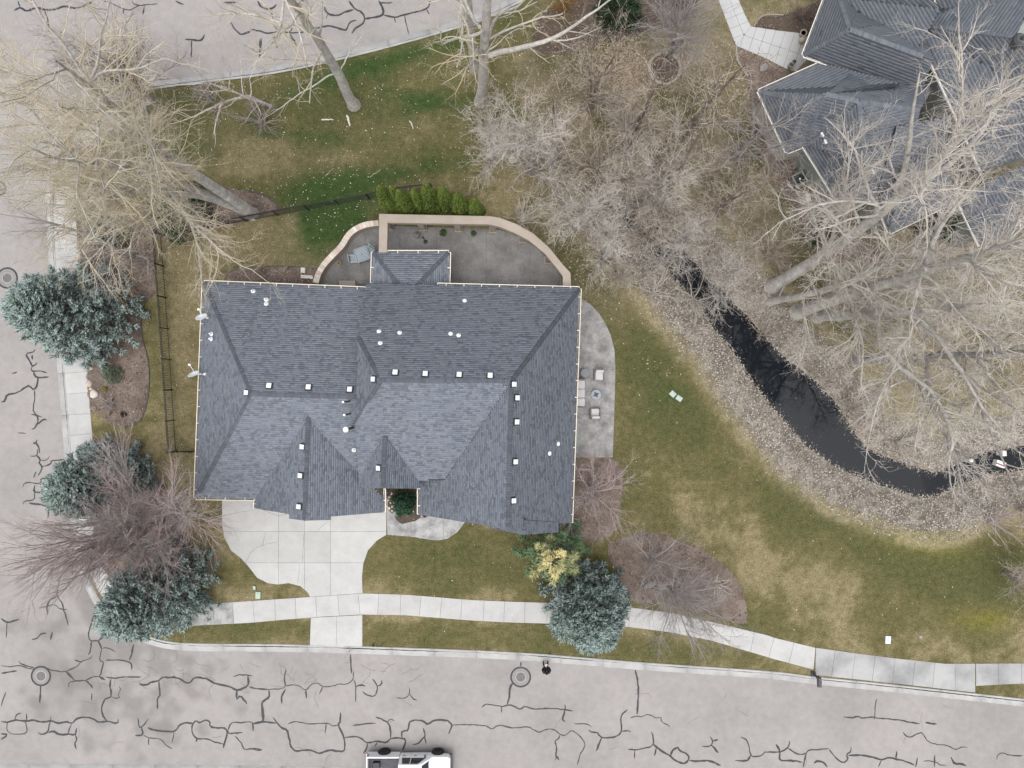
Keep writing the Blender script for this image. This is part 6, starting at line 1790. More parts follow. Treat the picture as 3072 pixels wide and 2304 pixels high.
# low curved garden wall with a cap of bricks
CAPL = [(1136, 669), (1097, 674), (1065, 688), (1043, 708), (1025, 737), (1000, 763), (974, 791), (956, 820), (947, 848)]
L = resample(smooth_line([W(x, y, 1.05)[:2] for x, y in CAPL], 5), .06)
gw = thing('garden_wall', (L[len(L) // 2][0], L[len(L) // 2][1], 0), 'curving stucco garden wall capped with pinkish bricks west of the patio', 'wall')
A = offset_line([tuple(p) for p in L], .15); B = offset_line([tuple(p) for p in L], -.15)
MB().prism([tuple(p) for p in A[::3]] + [tuple(p) for p in B[::-3]], -.05, 1.0).build('wall_body', M['stucco2'], gw)
k = 0; i = 0
bp_ = [np.array(c) for c in ((.48, .40, .34), (.52, .46, .40), (.44, .34, .29), (.55, .50, .44))]
while i < len(L) - 3:
    n_ = R.choice((3, 4, 4, 5)); j = min(i + n_, len(L) - 1)
    a0 = offset_line([tuple(p) for p in L], .20); b0 = offset_line([tuple(p) for p in L], -.20)
    t_ = .12
    q = [a0[i] + (a0[j] - a0[i]) * t_ * .5, a0[j], b0[j], b0[i] + (b0[j] - b0[i]) * t_ * .5]
    mb = MB().prism([tuple(p) for p in q], 1.0, 1.07 + R.uniform(-.008, .008))
    V = np.array(mb.v); me = bpy.data.meshes.new('brick'); me.from_pydata([tuple(v - off(gw)) for v in V], [], mb.f)
    ca = me.color_attributes.new('col', 'FLOAT_COLOR', 'POINT'); cc = bp_[R.randrange(4)] * R.uniform(.85, 1.1)
    ca.data.foreach_set('color', np.tile([*cc, 1], len(V)).astype(np.float32)); me.update()
    obj_mesh('brick', me, M['brick'], gw)
    i = j; k += 1
# stepping blocks against the wall end
for q, (x, y, w_, h_) in enumerate(((911, 812, 13, 16), (912, 831, 15, 10), (925, 832, 12, 10), (936, 833, 11, 10))):
    p = W(x, y)
    o = MB().box((p[0], p[1], .1), (w_ / 42., h_ / 42., .24), rz=R.uniform(-.05, .05)).build('paving_block', M['limestone'], bevel=.02)
    props(o, ['pale block standing alone above the short row of blocks by the garden wall', 'first block of the short row, farthest from the garden wall', 'middle block of the short row by the garden wall', 'block of the short row touching the garden wall end'][q], 'block')

# ------------------------------------------------------------------ boulders
def rock(name, x, y, sx, sy, sz, label, matr, seed, rz=0, cat='boulder', group=None):
    rng = np.random.default_rng(seed); bm = bmesh.new()
    bmesh.ops.create_icosphere(bm, subdivisions=3, radius=1)
    ph = rng.uniform(0, 6, 9); nn = [unit(rng.normal(size=3)) for _ in range(9)]; dd = rng.uniform(.62, .9, 9)
    for v in bm.verts:
        c = np.array(v.co)
        for a, d_ in zip(nn, dd):
            s_ = c @ a
            if s_ > d_: c = c - a * (s_ - d_) * .9
        c *= 1 + .04 * np.sin(5 * c[0] + ph[0]) * np.sin(6 * c[1] + ph[1])
        v.co = c
    V = np.array([v.co for v in bm.verts]); bm.verts.index_update(); F = np.array([[v.index for v in f.verts] for f in bm.faces]); bm.free()
    p = W(x, y); ca, sa = math.cos(rz), math.sin(rz)
    V = V * np.array([sx, sy, sz]) * .5; V = np.c_[V[:, 0] * ca - V[:, 1] * sa, V[:, 0] * sa + V[:, 1] * ca, V[:, 2]]
    V = V + np.array([p[0], p[1], float(ground_z(p[0], p[1])) + sz * .28])
    o = add_np(name, V, F, matr)
    return props(o, label, cat, group)
rock('boulder', 285, 1182, .75, .62, .45, 'big pale pointed boulder beside the side street sidewalk', M['limestone'], 1, .6)
rock('boulder', 270, 1151, .5, .5, .4, 'pinkish sandstone boulder above the pale pointed one', M['stone'], 2)
rock('boulder', 274, 1167, .3, .22, .2, 'small tan rock wedged between the two sidewalk boulders', M['stone'], 3)
rock('boulder', 264, 1130, .26, .34, .2, 'small greyish rock in the row along the sidewalk', M['greyrock'], 4)
rock('boulder', 275, 1106, .34, .22, .2, 'white rock at the spruce end of the sidewalk row', M['limestone'], 5, .4)
rock('boulder', 268, 1100, .3, .25, .2, 'pinkish rock under the spruce skirt at the sidewalk', M['stone'], 6)
rock('boulder', 262, 1115, .24, .3, .18, 'pale pink rock between white rock and grey rock', M['stone'], 7)
rock('boulder', 403, 1235, .36, .16, .14, 'small curved white rock near the bed edge', M['limestone'], 8, .6)
rock('boulder', 1948, 1752, .8, .6, .55, 'grey angular boulder in the oval bed by the bare tree', M['greyrock'], 9, .3)
rock('boulder', 1990, 1757, .7, .6, .5, 'grey striped boulder close to the trunk in the oval bed', M['greyrock'], 10, 1.0)
rock('boulder', 1683, 385, .75, .8, .5, 'tan flat-topped boulder among the woodland trees', M['stone'], 11, .3)
rock('boulder', 1548, 440, .7, .9, .5, 'grey boulder under the thick cottonwood trunk', M['greyrock'], 12)
rock('boulder', 1538, 480, .55, .6, .4, 'pale boulder just south of the grey one under the cottonwood', M['limestone'], 13)
rock('boulder', 2288, 205, .75, .6, .5, 'pale boulder in the bed next to the entry path', M['greyrock'], 14, .5)
rock('boulder', 365, 640, .5, .4, .35, 'brown boulder under the cottonwood by the side sidewalk', M['stone'], 15)
rock('boulder', 240, 770, .4, .5, .35, 'pale pink boulder at the sidewalk under the dark-limbed tree', M['stone'], 16)
rock('boulder', 1188, 1538, .5, .5, .4, 'dark boulder at the mouth of the entry court', M['greyrock'], 17)
for q, (x, y) in enumerate(((1160, 1478), (1168, 1490), (1175, 1480), (1164, 1500), (1180, 1496), (1172, 1508), (1184, 1508), (1160, 1518), (1168, 1524), (1178, 1520), (1186, 1526), (1176, 1532))):
    rock('court_stone', x, y, R.uniform(.16, .3), R.uniform(.14, .24), .16, 'small pale river stone in the entry court', M['limestone'] if q % 3 else M['stone'], 40 + q, R.uniform(0, 3), 'stone', 'river stones in the entry court')
o = MB().prism([tuple(W(x, y)[:2]) for x, y in ((1155, 1462), (1260, 1462), (1262, 1550), (1246, 1562), (1225, 1566), (1205, 1571), (1190, 1559), (1180, 1542), (1166, 1529), (1156, 1528))], -.05, .02).build('court_soil', M['mulch2']); props(o, 'dark soil of the small planted entry court', 'soil', kind='structure')
MB_ = MB().prism([tuple(W(x, y)[:2]) for x, y in ((1192, 1530), (1240, 1524), (1243, 1536), (1210, 1540), (1196, 1538))], 0, .12)
props(MB_.build('stepping_stone', M['limestone'], bevel=.03), 'flat pale slab below the weeping conifer in the court', 'stone')

# ring of stones around the tree
pc = W(1993, 206); ringt = thing('tree_ring', (pc[0], pc[1], 0), 'ring of curved concrete edging stones around the grey tree', 'edging')
nst = 11
for i in range(nst):
    a0 = 2 * math.pi * i / nst + .02 + R.uniform(0, .03); a1 = 2 * math.pi * (i + 1) / nst - .02
    r0, r1 = 1.02 + R.uniform(-.03, .03), 1.2 + R.uniform(-.03, .03)
    pts = [(pc[0] + r1 * math.cos(a0 + (a1 - a0) * s_ / 4), pc[1] + r1 * math.sin(a0 + (a1 - a0) * s_ / 4)) for s_ in range(5)] + [(pc[0] + r0 * math.cos(a1 + (a0 - a1) * s_ / 4), pc[1] + r0 * math.sin(a1 + (a0 - a1) * s_ / 4)) for s_ in range(5)]
    MB().prism(pts, -.05, .13 + R.uniform(-.02, .02)).build('edging_stone', M['curb2'], ringt, bevel=.015)
MB().lathe([(1.05, 0), (1.03, .04), (.4, .09), (.02, .1)], (pc[0], pc[1], 0), 28).build('soil', M['mulch2'], ringt)

# ------------------------------------------------------------------ patio furniture
def cushion(mb_c, size, name, t, matr=None, rz=0):
    return MB().box(mb_c, size, rz=rz).build(name, matr or M['cushion'], t, local=True, bevel=min(size) * .35, seg=3)
def armchair(x, y, rot, label):
    p = W(x, y, .04)
    t = thing('armchair', (p[0], p[1], .034), label, 'armchair', 'grey armchairs on the side patio', rot)
    w, d = .74, .80
    for sx in (-1, 1):
        MB().box((sx * (w / 2 - .03), 0, .31), (.06, d, .62)).build('arm', M['frame'], t, local=True, bevel=.012)
    MB().box((0, d / 2 - .03, .36), (w - .121, .06, .72)).build('back_frame', M['frame'], t, local=True, bevel=.012)
    MB().box((0, -.03, .17), (w - .121, d - .07, .1)).build('seat_frame', M['frame'], t, local=True)
    cushion((0, -.06, .34), (w - .15, d - .16, .22), 'seat_cushion', t)
    cushion((0, d / 2 - .17, .60), (w - .16, .19, .40), 'back_cushion', t)
armchair(1796, 1124, 0, 'grey armchair with pale cushions facing the round table from the north')
armchair(1784, 1241, math.pi, 'grey armchair with pale cushions facing the round table from the south')
p = W(1743, 1180, .04)
sofa = thing('sofa', (p[0] - .15, p[1], .034), 'long three-seat grey sofa with pale cushions under the east eave', 'sofa', rot=-math.pi / 2)
# local x runs along the wall, local +y is outwards (away from the house) after rotation
Ls, Ds = 2.05, .86
for sx in (-1, 1): MB().box((sx * (Ls / 2 - .03), 0, .31), (.06, Ds, .62)).build('arm', M['frame'], sofa, local=True, bevel=.012)
MB().box((0, -Ds / 2 + .03, .36), (Ls - .121, .06, .72)).build('back_frame', M['frame'], sofa, local=True, bevel=.012)
MB().box((0, .03, .17), (Ls - .121, Ds - .07, .1)).build('seat_frame', M['frame'], sofa, local=True)
for i in range(3):
    cushion(((i - 1) * .64, .08, .34), (.62, .62, .22), 'seat_cushion', sofa)
    cushion(((i - 1) * .64, -Ds / 2 + .17, .58), (.60, .17, .40), 'back_cushion', sofa)
def round_table(x, y, r, h, label, top, name='round_table', bowl=True):
    p = W(x, y, h)
    t = thing(name, (p[0], p[1], .034), label, 'table')
    MB().lathe([(r * .97, h - .06), (r, h - .04), (r, h - .01), (r * .97, h)], (0, 0, 0), 32).build('table_top', top, t, local=True)
    MB().lathe([(r * .75, 0), (r * .8, .03), (r * .62, h * .5), (r * .7, h - .06)], (0, 0, 0), 24).build('pedestal', M['frame'], t, local=True)
    if bowl:
        for i in range(4):
            a = i * math.pi / 2 + .5
            MB().box((.13 * math.cos(a), .13 * math.sin(a), h + .02), (.2, .06, .04), rz=a).build('fire_bar', M['darkgrey'], t, local=True)
        MB().lathe([(.12, h), (.14, h + .05), (.11, h + .05), (.09, h + .01)], (0, 0, 0), 16).build('burner_bowl', M['darkgrey'], t, local=True)
M['tabletop'] = mat('blue_grey_tabletop', (.27, .295, .33), .6, .06, 4, 30, .08)
M['tabletop2'] = mat('slate_tabletop', (.17, .18, .2), .55, .1, 4, 30, .1)
round_table(1788, 1184, .35, .45, 'round blue-grey fire table in front of the sofa', M['tabletop'])
round_table(1755, 1119, .31, .5, 'round dark slate side table at the sofa end', M['tabletop2'], bowl=False)
p = W(1722, 1296, .4)
bn = thing('storage_bench', (p[0] + .1, p[1], .034), 'narrow pale grey bench half hidden under the east eave', 'bench')
MB().box((0, 0, .42), (.45, 2.0, .06)).build('seat', M['sage'], bn, local=True, bevel=.01)
for sy in (-1, 1): MB().box((0, sy * .9, .195), (.38, .08, .39)).build('leg', M['sage'], bn, local=True)

# square slatted table with two slatted chairs
p = W(1086, 763, .74); ta = math.radians(20)
tt_ = thing('patio_table', (p[0], p[1], .034), 'square blue-grey slatted patio table west of the small hip roof', 'table', rot=ta)
S_ = .98; ns = 9
for i in range(ns):
    y_ = (i - (ns - 1) / 2) * (S_ - .12) / ns
    MB().box((0, y_, .72), (S_ - .14, (S_ - .12) / ns - .03, .025)).build('slat', M['teal'], tt_, local=True)
MB().prism([(S_ * .55 * math.cos(a) * (1 - .06 * math.cos(4 * a)) * 1.0 if False else c[0], c[1]) for a, c in [(0, q) for q in ((-.42, -.5), (.42, -.5), (.5, -.42), (.5, .42), (.42, .5), (-.42, .5), (-.5, .42), (-.5, -.42))]], .62, .66).build('slat_shade_board', M['darkgrey'], tt_, local=True)  # board under the slats, coloured dark as painted shade in their openings
for sx, sy, w_, h_ in ((0, .475, .9, .05), (0, -.475, .9, .05), (.475, 0, .05, .9), (-.475, 0, .05, .9)):
    MB().box((sx, sy, .722), (w_, h_, .045)).build('edge_rail', M['teal'], tt_, local=True, bevel=.01)
for sx in (-1, 1):
    for sy in (-1, 1): MB().box((sx * .42, sy * .42, .33), (.06, .06, .66)).build('leg', M['teal'], tt_, local=True)
MB().lathe([(.03, .735), (.035, .76), (.02, .765)], (0, 0, 0), 12).build('parasol_hole_cap', M['darkgrey'], tt_, local=True)
def slat_chair(x, y, rot, label):
    p = W(x, y, .45)
    t = thing('patio_chair', (p[0], p[1], .034), label, 'chair', 'slatted chairs at the square patio table', rot)
    for i in range(5): MB().box((0, -.18 + i * .09, .43), (.46, .07, .022)).build('seat_slat', M['teal'], t, local=True)
    for i in range(6): MB().box((-.19 + i * .076, .26 + .04, .68), (.04, .02, .44)).build('back_slat', M['teal'], t, local=True)
    MB().box((0, .30, .92), (.5, .035, .05)).build('top_rail', M['teal'], t, local=True)
    for sx in (-1, 1):
        MB().box((sx * .25, -.2, .31), (.04, .04, .62)).build('front_leg', M['teal'], t, local=True)
        MB().box((sx * .25, .29, .46), (.04, .04, .92)).build('rear_leg', M['teal'], t, local=True)
        MB().box((sx * .25, .03, .64), (.05, .56, .03)).build('armrest', M['teal'], t, local=True)
        MB().box((sx * .25, .05, .40), (.03, .46, .05)).build('side_rail', M['teal'], t, local=True)
slat_chair(1062, 777, math.radians(97), 'slatted chair on the wall side of the square patio table')
slat_chair(1110, 752, math.radians(-38), 'slatted chair tucked between square table and beam leg')
def pot(name, x, y, r, h, label, matr, soil='mulch2', cat='planter', group=None, z=.034):
    p = W(x, y, h); t = thing(name, (p[0], p[1], z), label, cat, group)
    MB().lathe([(r * .68, 0), (r * .72, .03), (r * .95, h * .7), (r, h * .92), (r * 1.06, h), (r * .9, h), (r * .86, h - .05)], (0, 0, 0), 22).build('pot', matr, t, local=True)
    MB().lathe([(r * .87, h - .06), (r * .4, h - .03), (.02, h - .02)], (0, 0, 0), 16).build('soil', M[soil], t, local=True)
    return t
pot('planter', 1017, 789, .15, .35, 'small ochre ceramic pot at the foot of the curved wall', M['olive'])
p = W(1042, 851, .45); t = thing('console_bench', (p[0], p[1], .034), 'rectangular pale stone bench against the back wall of the garage', 'bench')
MB().box((0, 0, .42), (1.15, .42, .07)).build('top', M['curb2'], t, local=True, bevel=.015)
for sx in (-1, 1): MB().box((sx * .42, 0, .19), (.14, .34, .385)).build('leg', M['curb2'], t, local=True)
p = W(1081, 857, .4); t = thing('firewood_rack', (p[0], p[1], .034), 'small dark metal rack beside the stone bench', 'rack')
for sx in (-1, 1):
    for sy in (-1, 1): MB().box((sx * .15, sy * .14, .2), (.03, .03, .4)).build('leg', M['darkgrey'], t, local=True)
for i in range(4): MB().box((0, -.12 + .08 * i, .41), (.33, .03, .02)).build('top_slat', M['darkgrey'], t, local=True)
# dark statue and hose stand on the back patio
p = W(1250, 705, .3); t = thing('garden_ornament', (p[0], p[1], .034), 'dark oval garden ornament on the back patio by the columns', 'ornament')
MB().lathe([(.16, 0), (.2, .05), (.13, .14), (.2, .3), (.23, .42), (.12, .5), (.03, .52)], (0, 0, 0), 18).build('urn', M['iron'], t, local=True)
MB().lathe([(.05, .5), (.09, .6), (.03, .7)], (.04, .03, 0), 12).build('finial', M['iron'], t, local=True)
p = W(1277, 726, 0); t = thing('heater_stand', (p[0], p[1], .034), 'thin dark metal stand on the back patio below a column', 'stand')
MB().lathe([(.16, 0), (.16, .03), (.03, .06)], (0, 0, 0), 16).build('base', M['black'], t, local=True)
MB().tube([(0, 0, .04), (0, 0, 1.5)], .025, 8).build('pole', M['black'], t, local=True)
MB().tube([(-.12, 0, 1.3), (.12, 0, 1.35)], .02, 6).build('crossbar', M['black'], t, local=True)
MB().lathe([(.03, 1.48), (.09, 1.55), (.05, 1.65)], (0, 0, 0), 10).build('finial', M['black'], t, local=True)

# neighbour's pots, air conditioner, electric box
pot('planter', 2411, 98, .24, .45, 'round stone planter with green moss at the neighbouring entry', M['terracotta'], 'ground')
tpot = pot('planter', 2407, 120, .2, .4, 'covered pale stone urn beside the mossy planter', M['terracotta'])
MB().lathe([(.2, .39), (.19, .5), (.08, .58), (.02, .6)], (0, 0, 0), 18).build('lid', M['terracotta'], tpot, local=True)
pot('planter', 2374, 195, .2, .4, 'larger empty pot at the lower side of the neighbouring entry', M['greyrock'])
pot('planter', 2383, 185, .13, .3, 'smaller dark pot next to the larger empty pot', M['darkgrey'])
p = W(2399, 537, .8); ac = thing('air_conditioner', (p[0], p[1], 0), 'square grey air conditioner with round black fan by the neighbouring wall', 'air conditioner', rot=math.radians(27))
MB().box((0, 0, .03), (1.0, 1.0, .1)).build('pad', M['curb2'], ac, local=True)
MB().box((0, 0, .44), (.84, .84, .72)).build('cabinet', M['darkgrey'], ac, local=True, bevel=.06)
mb = MB()
for sx, sy, w_, h_ in ((0, .4, .88, .08), (0, -.4, .88, .08), (.4, 0, .08, .72), (-.4, 0, .08, .72)): mb.box((sx, sy, .82), (w_, h_, .06))
mb.build('top_frame', M['sage'], ac, local=True)
MB().lathe([(.33, .805), (.33, .825)], (0, 0, 0), 28).build('fan_opening', M['black'], ac, local=True)
for i in range(5):
    a = i * 2 * math.pi / 5
    MB().box((.16 * math.cos(a), .16 * math.sin(a), .835), (.28, .12, .012), rz=a).build('fan_blade', M['black'], ac, local=True)
MB().lathe([(.07, .83), (.07, .86), (.03, .875)], (0, 0, 0), 16).build('fan_hub', M['white'], ac, local=True)
p = W(2424, 593, .7); eb = thing('utility_pedestal', (p[0], p[1], 0), 'white upright utility box in the neighbouring mulch bed', 'utility box', rot=.1)
MB().box((0, 0, .38), (.28, .5, .8)).build('cabinet', M['whitemetal'], eb, local=True, bevel=.02)
MB().box((0, 0, .79), (.31, .53, .04)).build('lid', M['whitemetal'], eb, local=True, bevel=.01)
# white boxes near the lower creek
for x, y, sx, sy, sz, rz, lab, stripe in ((2938, 1387, .24, .2, .7, .2, 'small white box on a post by the lower creek', False), (3041, 1364, .24, .36, .8, .05, 'upright white box north of the striped one by the lower creek', False), (3033, 1397, .68, .42, .6, -.35, 'white box with a dull red band lying by the lower creek', True)):
    p = W(x, y, sz); t = thing('utility_pedestal', (p[0], p[1], float(ground_z(p[0], p[1]))), lab, 'utility box', rot=rz)
    MB().box((0, 0, sz / 2 - .05), (sx, sy, sz)).build('cabinet', M['white'], t, local=True, bevel=.02)
    if stripe: MB().box((0, -.06, sz - .045), (sx + .01, .12, .02)).build('band', mat('dull_red_band', (.23, .12, .11), .7), t, local=True)
    else: MB().box((0, 0, sz - .04), (sx + .03, sy + .03, .03)).build('lid', M['white'], t, local=True)

# ------------------------------------------------------------------ utility lids in the lawns
def lid(x, y, sx, sy, rz, label, matr, z=.04):
    p = W(x, y); t = thing('utility_box', (p[0], p[1], float(ground_z(p[0], p[1]))), label, 'utility box', rot=rz)
    MB().box((0, 0, -.03 + z / 2), (sx + .06, sy + .06, .08)).build('collar', M['darkgrey'], t, local=True)
    MB().box((0, 0, z), (sx, sy, .06)).build('lid', matr, t, local=True, bevel=.02)
    MB().box((0, sy * .3, z + .032), (sx * .3, .03, .01)).build('finger_hold', M['greyrock'], t, local=True)
lid(2018, 1182, .42, .36, -.75, 'pale green utility lid in the lawn, the one nearer the house patio', M['greenplastic'])
lid(2037, 1195, .44, .34, -.62, 'pale green utility lid in the lawn, the one nearer the creek', M['greenplastic'])
lid(775, 1785, .36, .5, -.02, 'pale green utility lid left of the driveway by the sidewalk', M['greenplastic'], .06)
lid(764, 1762, .18, .26, .1, 'small green utility box on the grass by the driveway curve', M['greenplastic'], .08)
M['lidwhite'] = mat('bleached_lid', (.56, .62, .62), .6, .05, 4, 30, .05)
lid(2663, 1919, .38, .55, -.05, 'white utility lid in the lawn above the stained sidewalk', M['lidwhite'])
p = W(2762, 1911); o = MB().lathe([(.12, -.02), (.12, .03), (.1, .045)], (p[0], p[1], float(ground_z(p[0], p[1]))), 18).build('valve_cover', M['curb2']); props(o, 'small round valve cover in the lawn beside the white lid', 'valve cover')

# ------------------------------------------------------------------ mailbox
p = W(2437, 2018); mbx = thing('mailbox', (p[0], p[1], 0), 'black mailbox on a dark post at the kerb', 'mailbox', rot=math.radians(2))
MB().box((0, 0, .45), (.11, .11, 1.1)).build('post', M['black'], mbx, local=True, bevel=.01)
MB().box((.02, -.05, .12), (.3, .3, .24)).build('post_base', M['darkgrey'], mbx, local=True, bevel=.02)
MB().box((0, -.12, 1.0), (.1, .62, .06)).build('arm', M['black'], mbx, local=True)
MB().tube([(0, .0, .62), (0, -.3, .98)], .025, 6).build('brace', M['black'], mbx, local=True)
prof = [(-.13, 1.03), (.13, 1.03), (.13, 1.19)] + [(.13 * math.cos(a), 1.19 + .13 * math.sin(a)) for a in np.linspace(.2, math.pi - .2, 8)] + [(-.13, 1.19)]
m_ = MB(); nq = len(prof)
for yy in (-.5, .12):
    m_.v += [(q[0], yy, q[1]) for q in prof]
m_.f.append(list(range(nq))); m_.f.append([nq + i for i in range(nq)][::-1])
for i in range(nq): m_.f.append([i, (i + 1) % nq, nq + (i + 1) % nq, nq + i][::-1])
m_.build('box', M['mail'] if 'M_' in globals() else M['darkgrey'], mbx, local=True, smooth=False)
MB().box((0, -.515, 1.14), (.24, .02, .22)).build('door', M['black'], mbx, local=True)
MB().box((.145, -.2, 1.2), (.015, .12, .04)).build('flag', M['red'], mbx, local=True)

# ------------------------------------------------------------------ white crew cab pickup parked at the far kerb
TX, TY = W(1228, 2260, .5)[0], -27.05
tr = thing('pickup_truck', (TX, TY, ROADZ), 'white crew cab pickup with dark bed liner parked across the street', 'pickup')
def loft(secs, name, matr, parent, cap=True, smooth=False, bevel=.03):
    """secs: list of (x, [(y,z)...]) rings"""
    mb = MB(); n = len(secs[0][1])
    for x, ringp in secs: mb.v += [(x, q[0], q[1]) for q in ringp]
    for i in range(len(secs) - 1):
        for j in range(n):
            j2 = (j + 1) % n
            mb.f.append([i * n + j, i * n + j2, (i + 1) * n + j2, (i + 1) * n + j])
    if cap:
        mb.f.append(list(range(n))[::-1]); mb.f.append([(len(secs) - 1) * n + j for j in range(n)])
    me_o = mb.build(name, matr, parent, local=True, smooth=smooth, bevel=bevel, seg=3)
    bm = bmesh.new(); bm.from_mesh(me_o.data); bmesh.ops.recalc_face_normals(bm, faces=bm.faces); bm.to_mesh(me_o.data); bm.free()
    return me_o
def rng_(hw, z0, z1, tuck=.06):
    return [(-hw + tuck, z0), (-hw, z0 + .22), (-hw, z1 - .16), (-hw + .05, z1), (hw - .05, z1), (hw, z1 - .16), (hw, z0 + .22), (hw - tuck, z0)]
# lower body: cab and bonnet
loft([(-.62, rng_(.98, .42, 1.18)), (.9, rng_(.99, .40, 1.18)), (1.42, rng_(.99, .40, 1.17)), (2.35, rng_(.97, .42, 1.12)), (2.75, rng_(.92, .45, 1.02)), (2.92, rng_(.80, .48, .92))], 'body', M['paint'], tr)
# bed: two sides, front wall, tailgate, floor
for s_ in (-1, 1): MB().box((-1.77, s_ * .93, .81), (2.26, .1, .76)).build('bed_side', M['paint'], tr, local=True, bevel=.03)
MB().box((-2.90, 0, .80), (.09, 1.955, .74)).build('tailgate', M['paint'], tr, local=True, bevel=.02)
MB().box((-1.76, 0, .58), (2.2, 1.758, .1)).build('bed_floor', M['liner'], tr, local=True)
for s_ in (-1, 1): MB().box((-1.85, s_ * .76, .72), (.95, .2, .22)).build('wheel_hump', M['liner'], tr, local=True, bevel=.05)
for i in range(7): MB().box((-1.76, -.48 + i * .16, .64), (2.15, .05, .02)).build('liner_rib', M['liner'], tr, local=True)
for s_ in (-1, 1): MB().box((-1.77, s_ * .875, .9), (2.2, .012, .55)).build('liner_side', M['liner'], tr, local=True)
MB().box((-2.3, .2, .75), (.5, .42, .26)).build('toolbox', M['black'], tr, local=True, bevel=.03)
# cab
cab = [(-.60, [(-.93, 1.16), (-.80, 1.84), (-.70, 1.88), (.70, 1.88), (.80, 1.84), (.93, 1.16)]), (-.45, [(-.95, 1.16), (-.80, 1.87), (-.68, 1.915), (.68, 1.915), (.80, 1.87), (.95, 1.16)]),
       (.75, [(-.96, 1.16), (-.79, 1.87), (-.66, 1.92), (.66, 1.92), (.79, 1.87), (.96, 1.16)]), (1.0, [(-.96, 1.16), (-.80, 1.74), (-.66, 1.78), (.66, 1.78), (.80, 1.74), (.96, 1.16)]), (1.65, [(-.95, 1.14), (-.93, 1.165), (-.6, 1.17), (.6, 1.17), (.93, 1.165), (.95, 1.14)])]
loft(cab, 'cab', M['paint'], tr, bevel=.02)
def quad3(name, pts, matr, parent, th=.006):
    P = np.array(pts, float); n = np.cross(P[1] - P[0], P[2] - P[0]); n /= np.linalg.norm(n)
    mb = MB(); mb.v = [tuple(p + n * th) for p in P] + [tuple(p - n * .01) for p in P]; k = len(P)
    mb.f = [list(range(k)), [k + i for i in range(k)][::-1]] + [[i, k + i, k + (i + 1) % k, (i + 1) % k] for i in range(k)]
    return mb.build(name, matr, parent, local=True)
for s_ in (-1, 1):
    def sp(x, z): return (x, s_ * (.957 - (z - 1.16) * .225 + .012), z)
    for pts in ([sp(-.42, 1.24), sp(.18, 1.24), sp(.16, 1.78), sp(-.34, 1.78)], [sp(.24, 1.24), sp(1.22, 1.24), sp(.86, 1.66), sp(.70, 1.78), sp(.22, 1.78)]):
        quad3('side_window', pts[::s_], M['glass'], tr, .008)
    for xd in (-.3, .48): MB().box((xd, s_ * .995, 1.02), (.2, .03, .035)).build('door_handle', M['black'], tr, local=True)
    MB().box((1.18, s_ * 1.06, 1.24), (.1, .2, .17)).build('side_mirror', M['black'], tr, local=True, bevel=.03)
    for xd in (-.62, .19, 1.28): MB().box((xd, s_ * .992, .82), (.012, .006, .62)).build('door_seam', M['darkgrey'], tr, local=True)
    MB().box((-2.93, s_ * .86, .92), (.05, .14, .34)).build('tail_light', M['red'], tr, local=True, bevel=.02)
    MB().box((-2.86, s_ * .975, .92), (.12, .022, .30)).build('tail_light', M['red'], tr, local=True)
    MB().box((2.84, s_ * .68, .82), (.12, .3, .16)).build('headlight', M['glass'], tr, local=True, bevel=.02)
quad3('windscreen', [(1.03, -.68, 1.765), (1.03, .68, 1.765), (1.56, .82, 1.215), (1.56, -.82, 1.215)][::-1], M['glass'], tr, .02)
quad3('rear_window', [(-.602, -.62, 1.3), (-.602, .62, 1.3), (-.60, .6, 1.74), (-.60, -.6, 1.74)], M['glass'], tr, .01)
MB().box((2.95, 0, .5), (.14, 1.7, .2)).build('front_bumper', M['darkgrey'], tr, local=True, bevel=.04)
MB().box((-3.02, 0, .5), (.14, 1.8, .16)).build('rear_bumper', M['rim'], tr, local=True, bevel=.03)
MB().box((2.88, 0, .76), (.06, .9, .26)).build('grille', M['black'], tr, local=True, bevel=.02)
MB().box((0, 0, .34), (5.2, 1.3, .16)).build('chassis', M['black'], tr, local=True)
for xw in (-1.78, 2.0):
    for s_ in (-1, 1):
        RM = Matrix.Rotation(math.pi / 2, 3, 'X')
        MB().lathe([(.47, -.03), (.47, .03)], (xw, s_ * .965, .47), 28, RM).build('wheel_well_shade', M['black'], tr, local=True)  # black disc on the flank, painted shade for the open wheel well
        wt = MB().lathe([(.22, -.13), (.36, -.135), (.395, -.1), (.4, 0), (.395, .1), (.36, .135), (.22, .13)], (xw, s_ * .93, .4), 28, RM).build('wheel', M['tyre'], tr, local=True)
        MB().lathe([(.23, -.11), (.22, .11), (.06, .125)] if s_ < 0 else [(.06, -.125), (.22, -.11), (.23, .11)], (xw, s_ * .935, .4), 20, RM).build('rim', M['rim'], wt, local=True)

# ------------------------------------------------------------------ person standing in the street, dark clothes, holding a white controller
pp0 = W(1637, 1994); PX, PY = float(pp0[0]), float(pp0[1])
per = thing('person', (PX, PY, ROADZ), 'person in black and navy clothes standing in the street holding a white controller', 'person')
def skin(name, verts, edges, rad, matr, parent, root=0, sub=2):
    me = bpy.data.meshes.new(name); me.from_pydata(verts, edges, []); me.update()
    o = obj_mesh(name, me, matr, parent)
    OFF[o.name] = off(parent)
    o.modifiers.new('skin', 'SKIN')
    for i, r in enumerate(rad):
        rr = r if isinstance(r, tuple) else (r, r)
        me.skin_vertices[0].data[i].radius = rr
        me.skin_vertices[0].data[i].use_root = (i == root)
    m = o.modifiers.new('sub', 'SUBSURF'); m.levels = sub; m.render_levels = sub
    return o
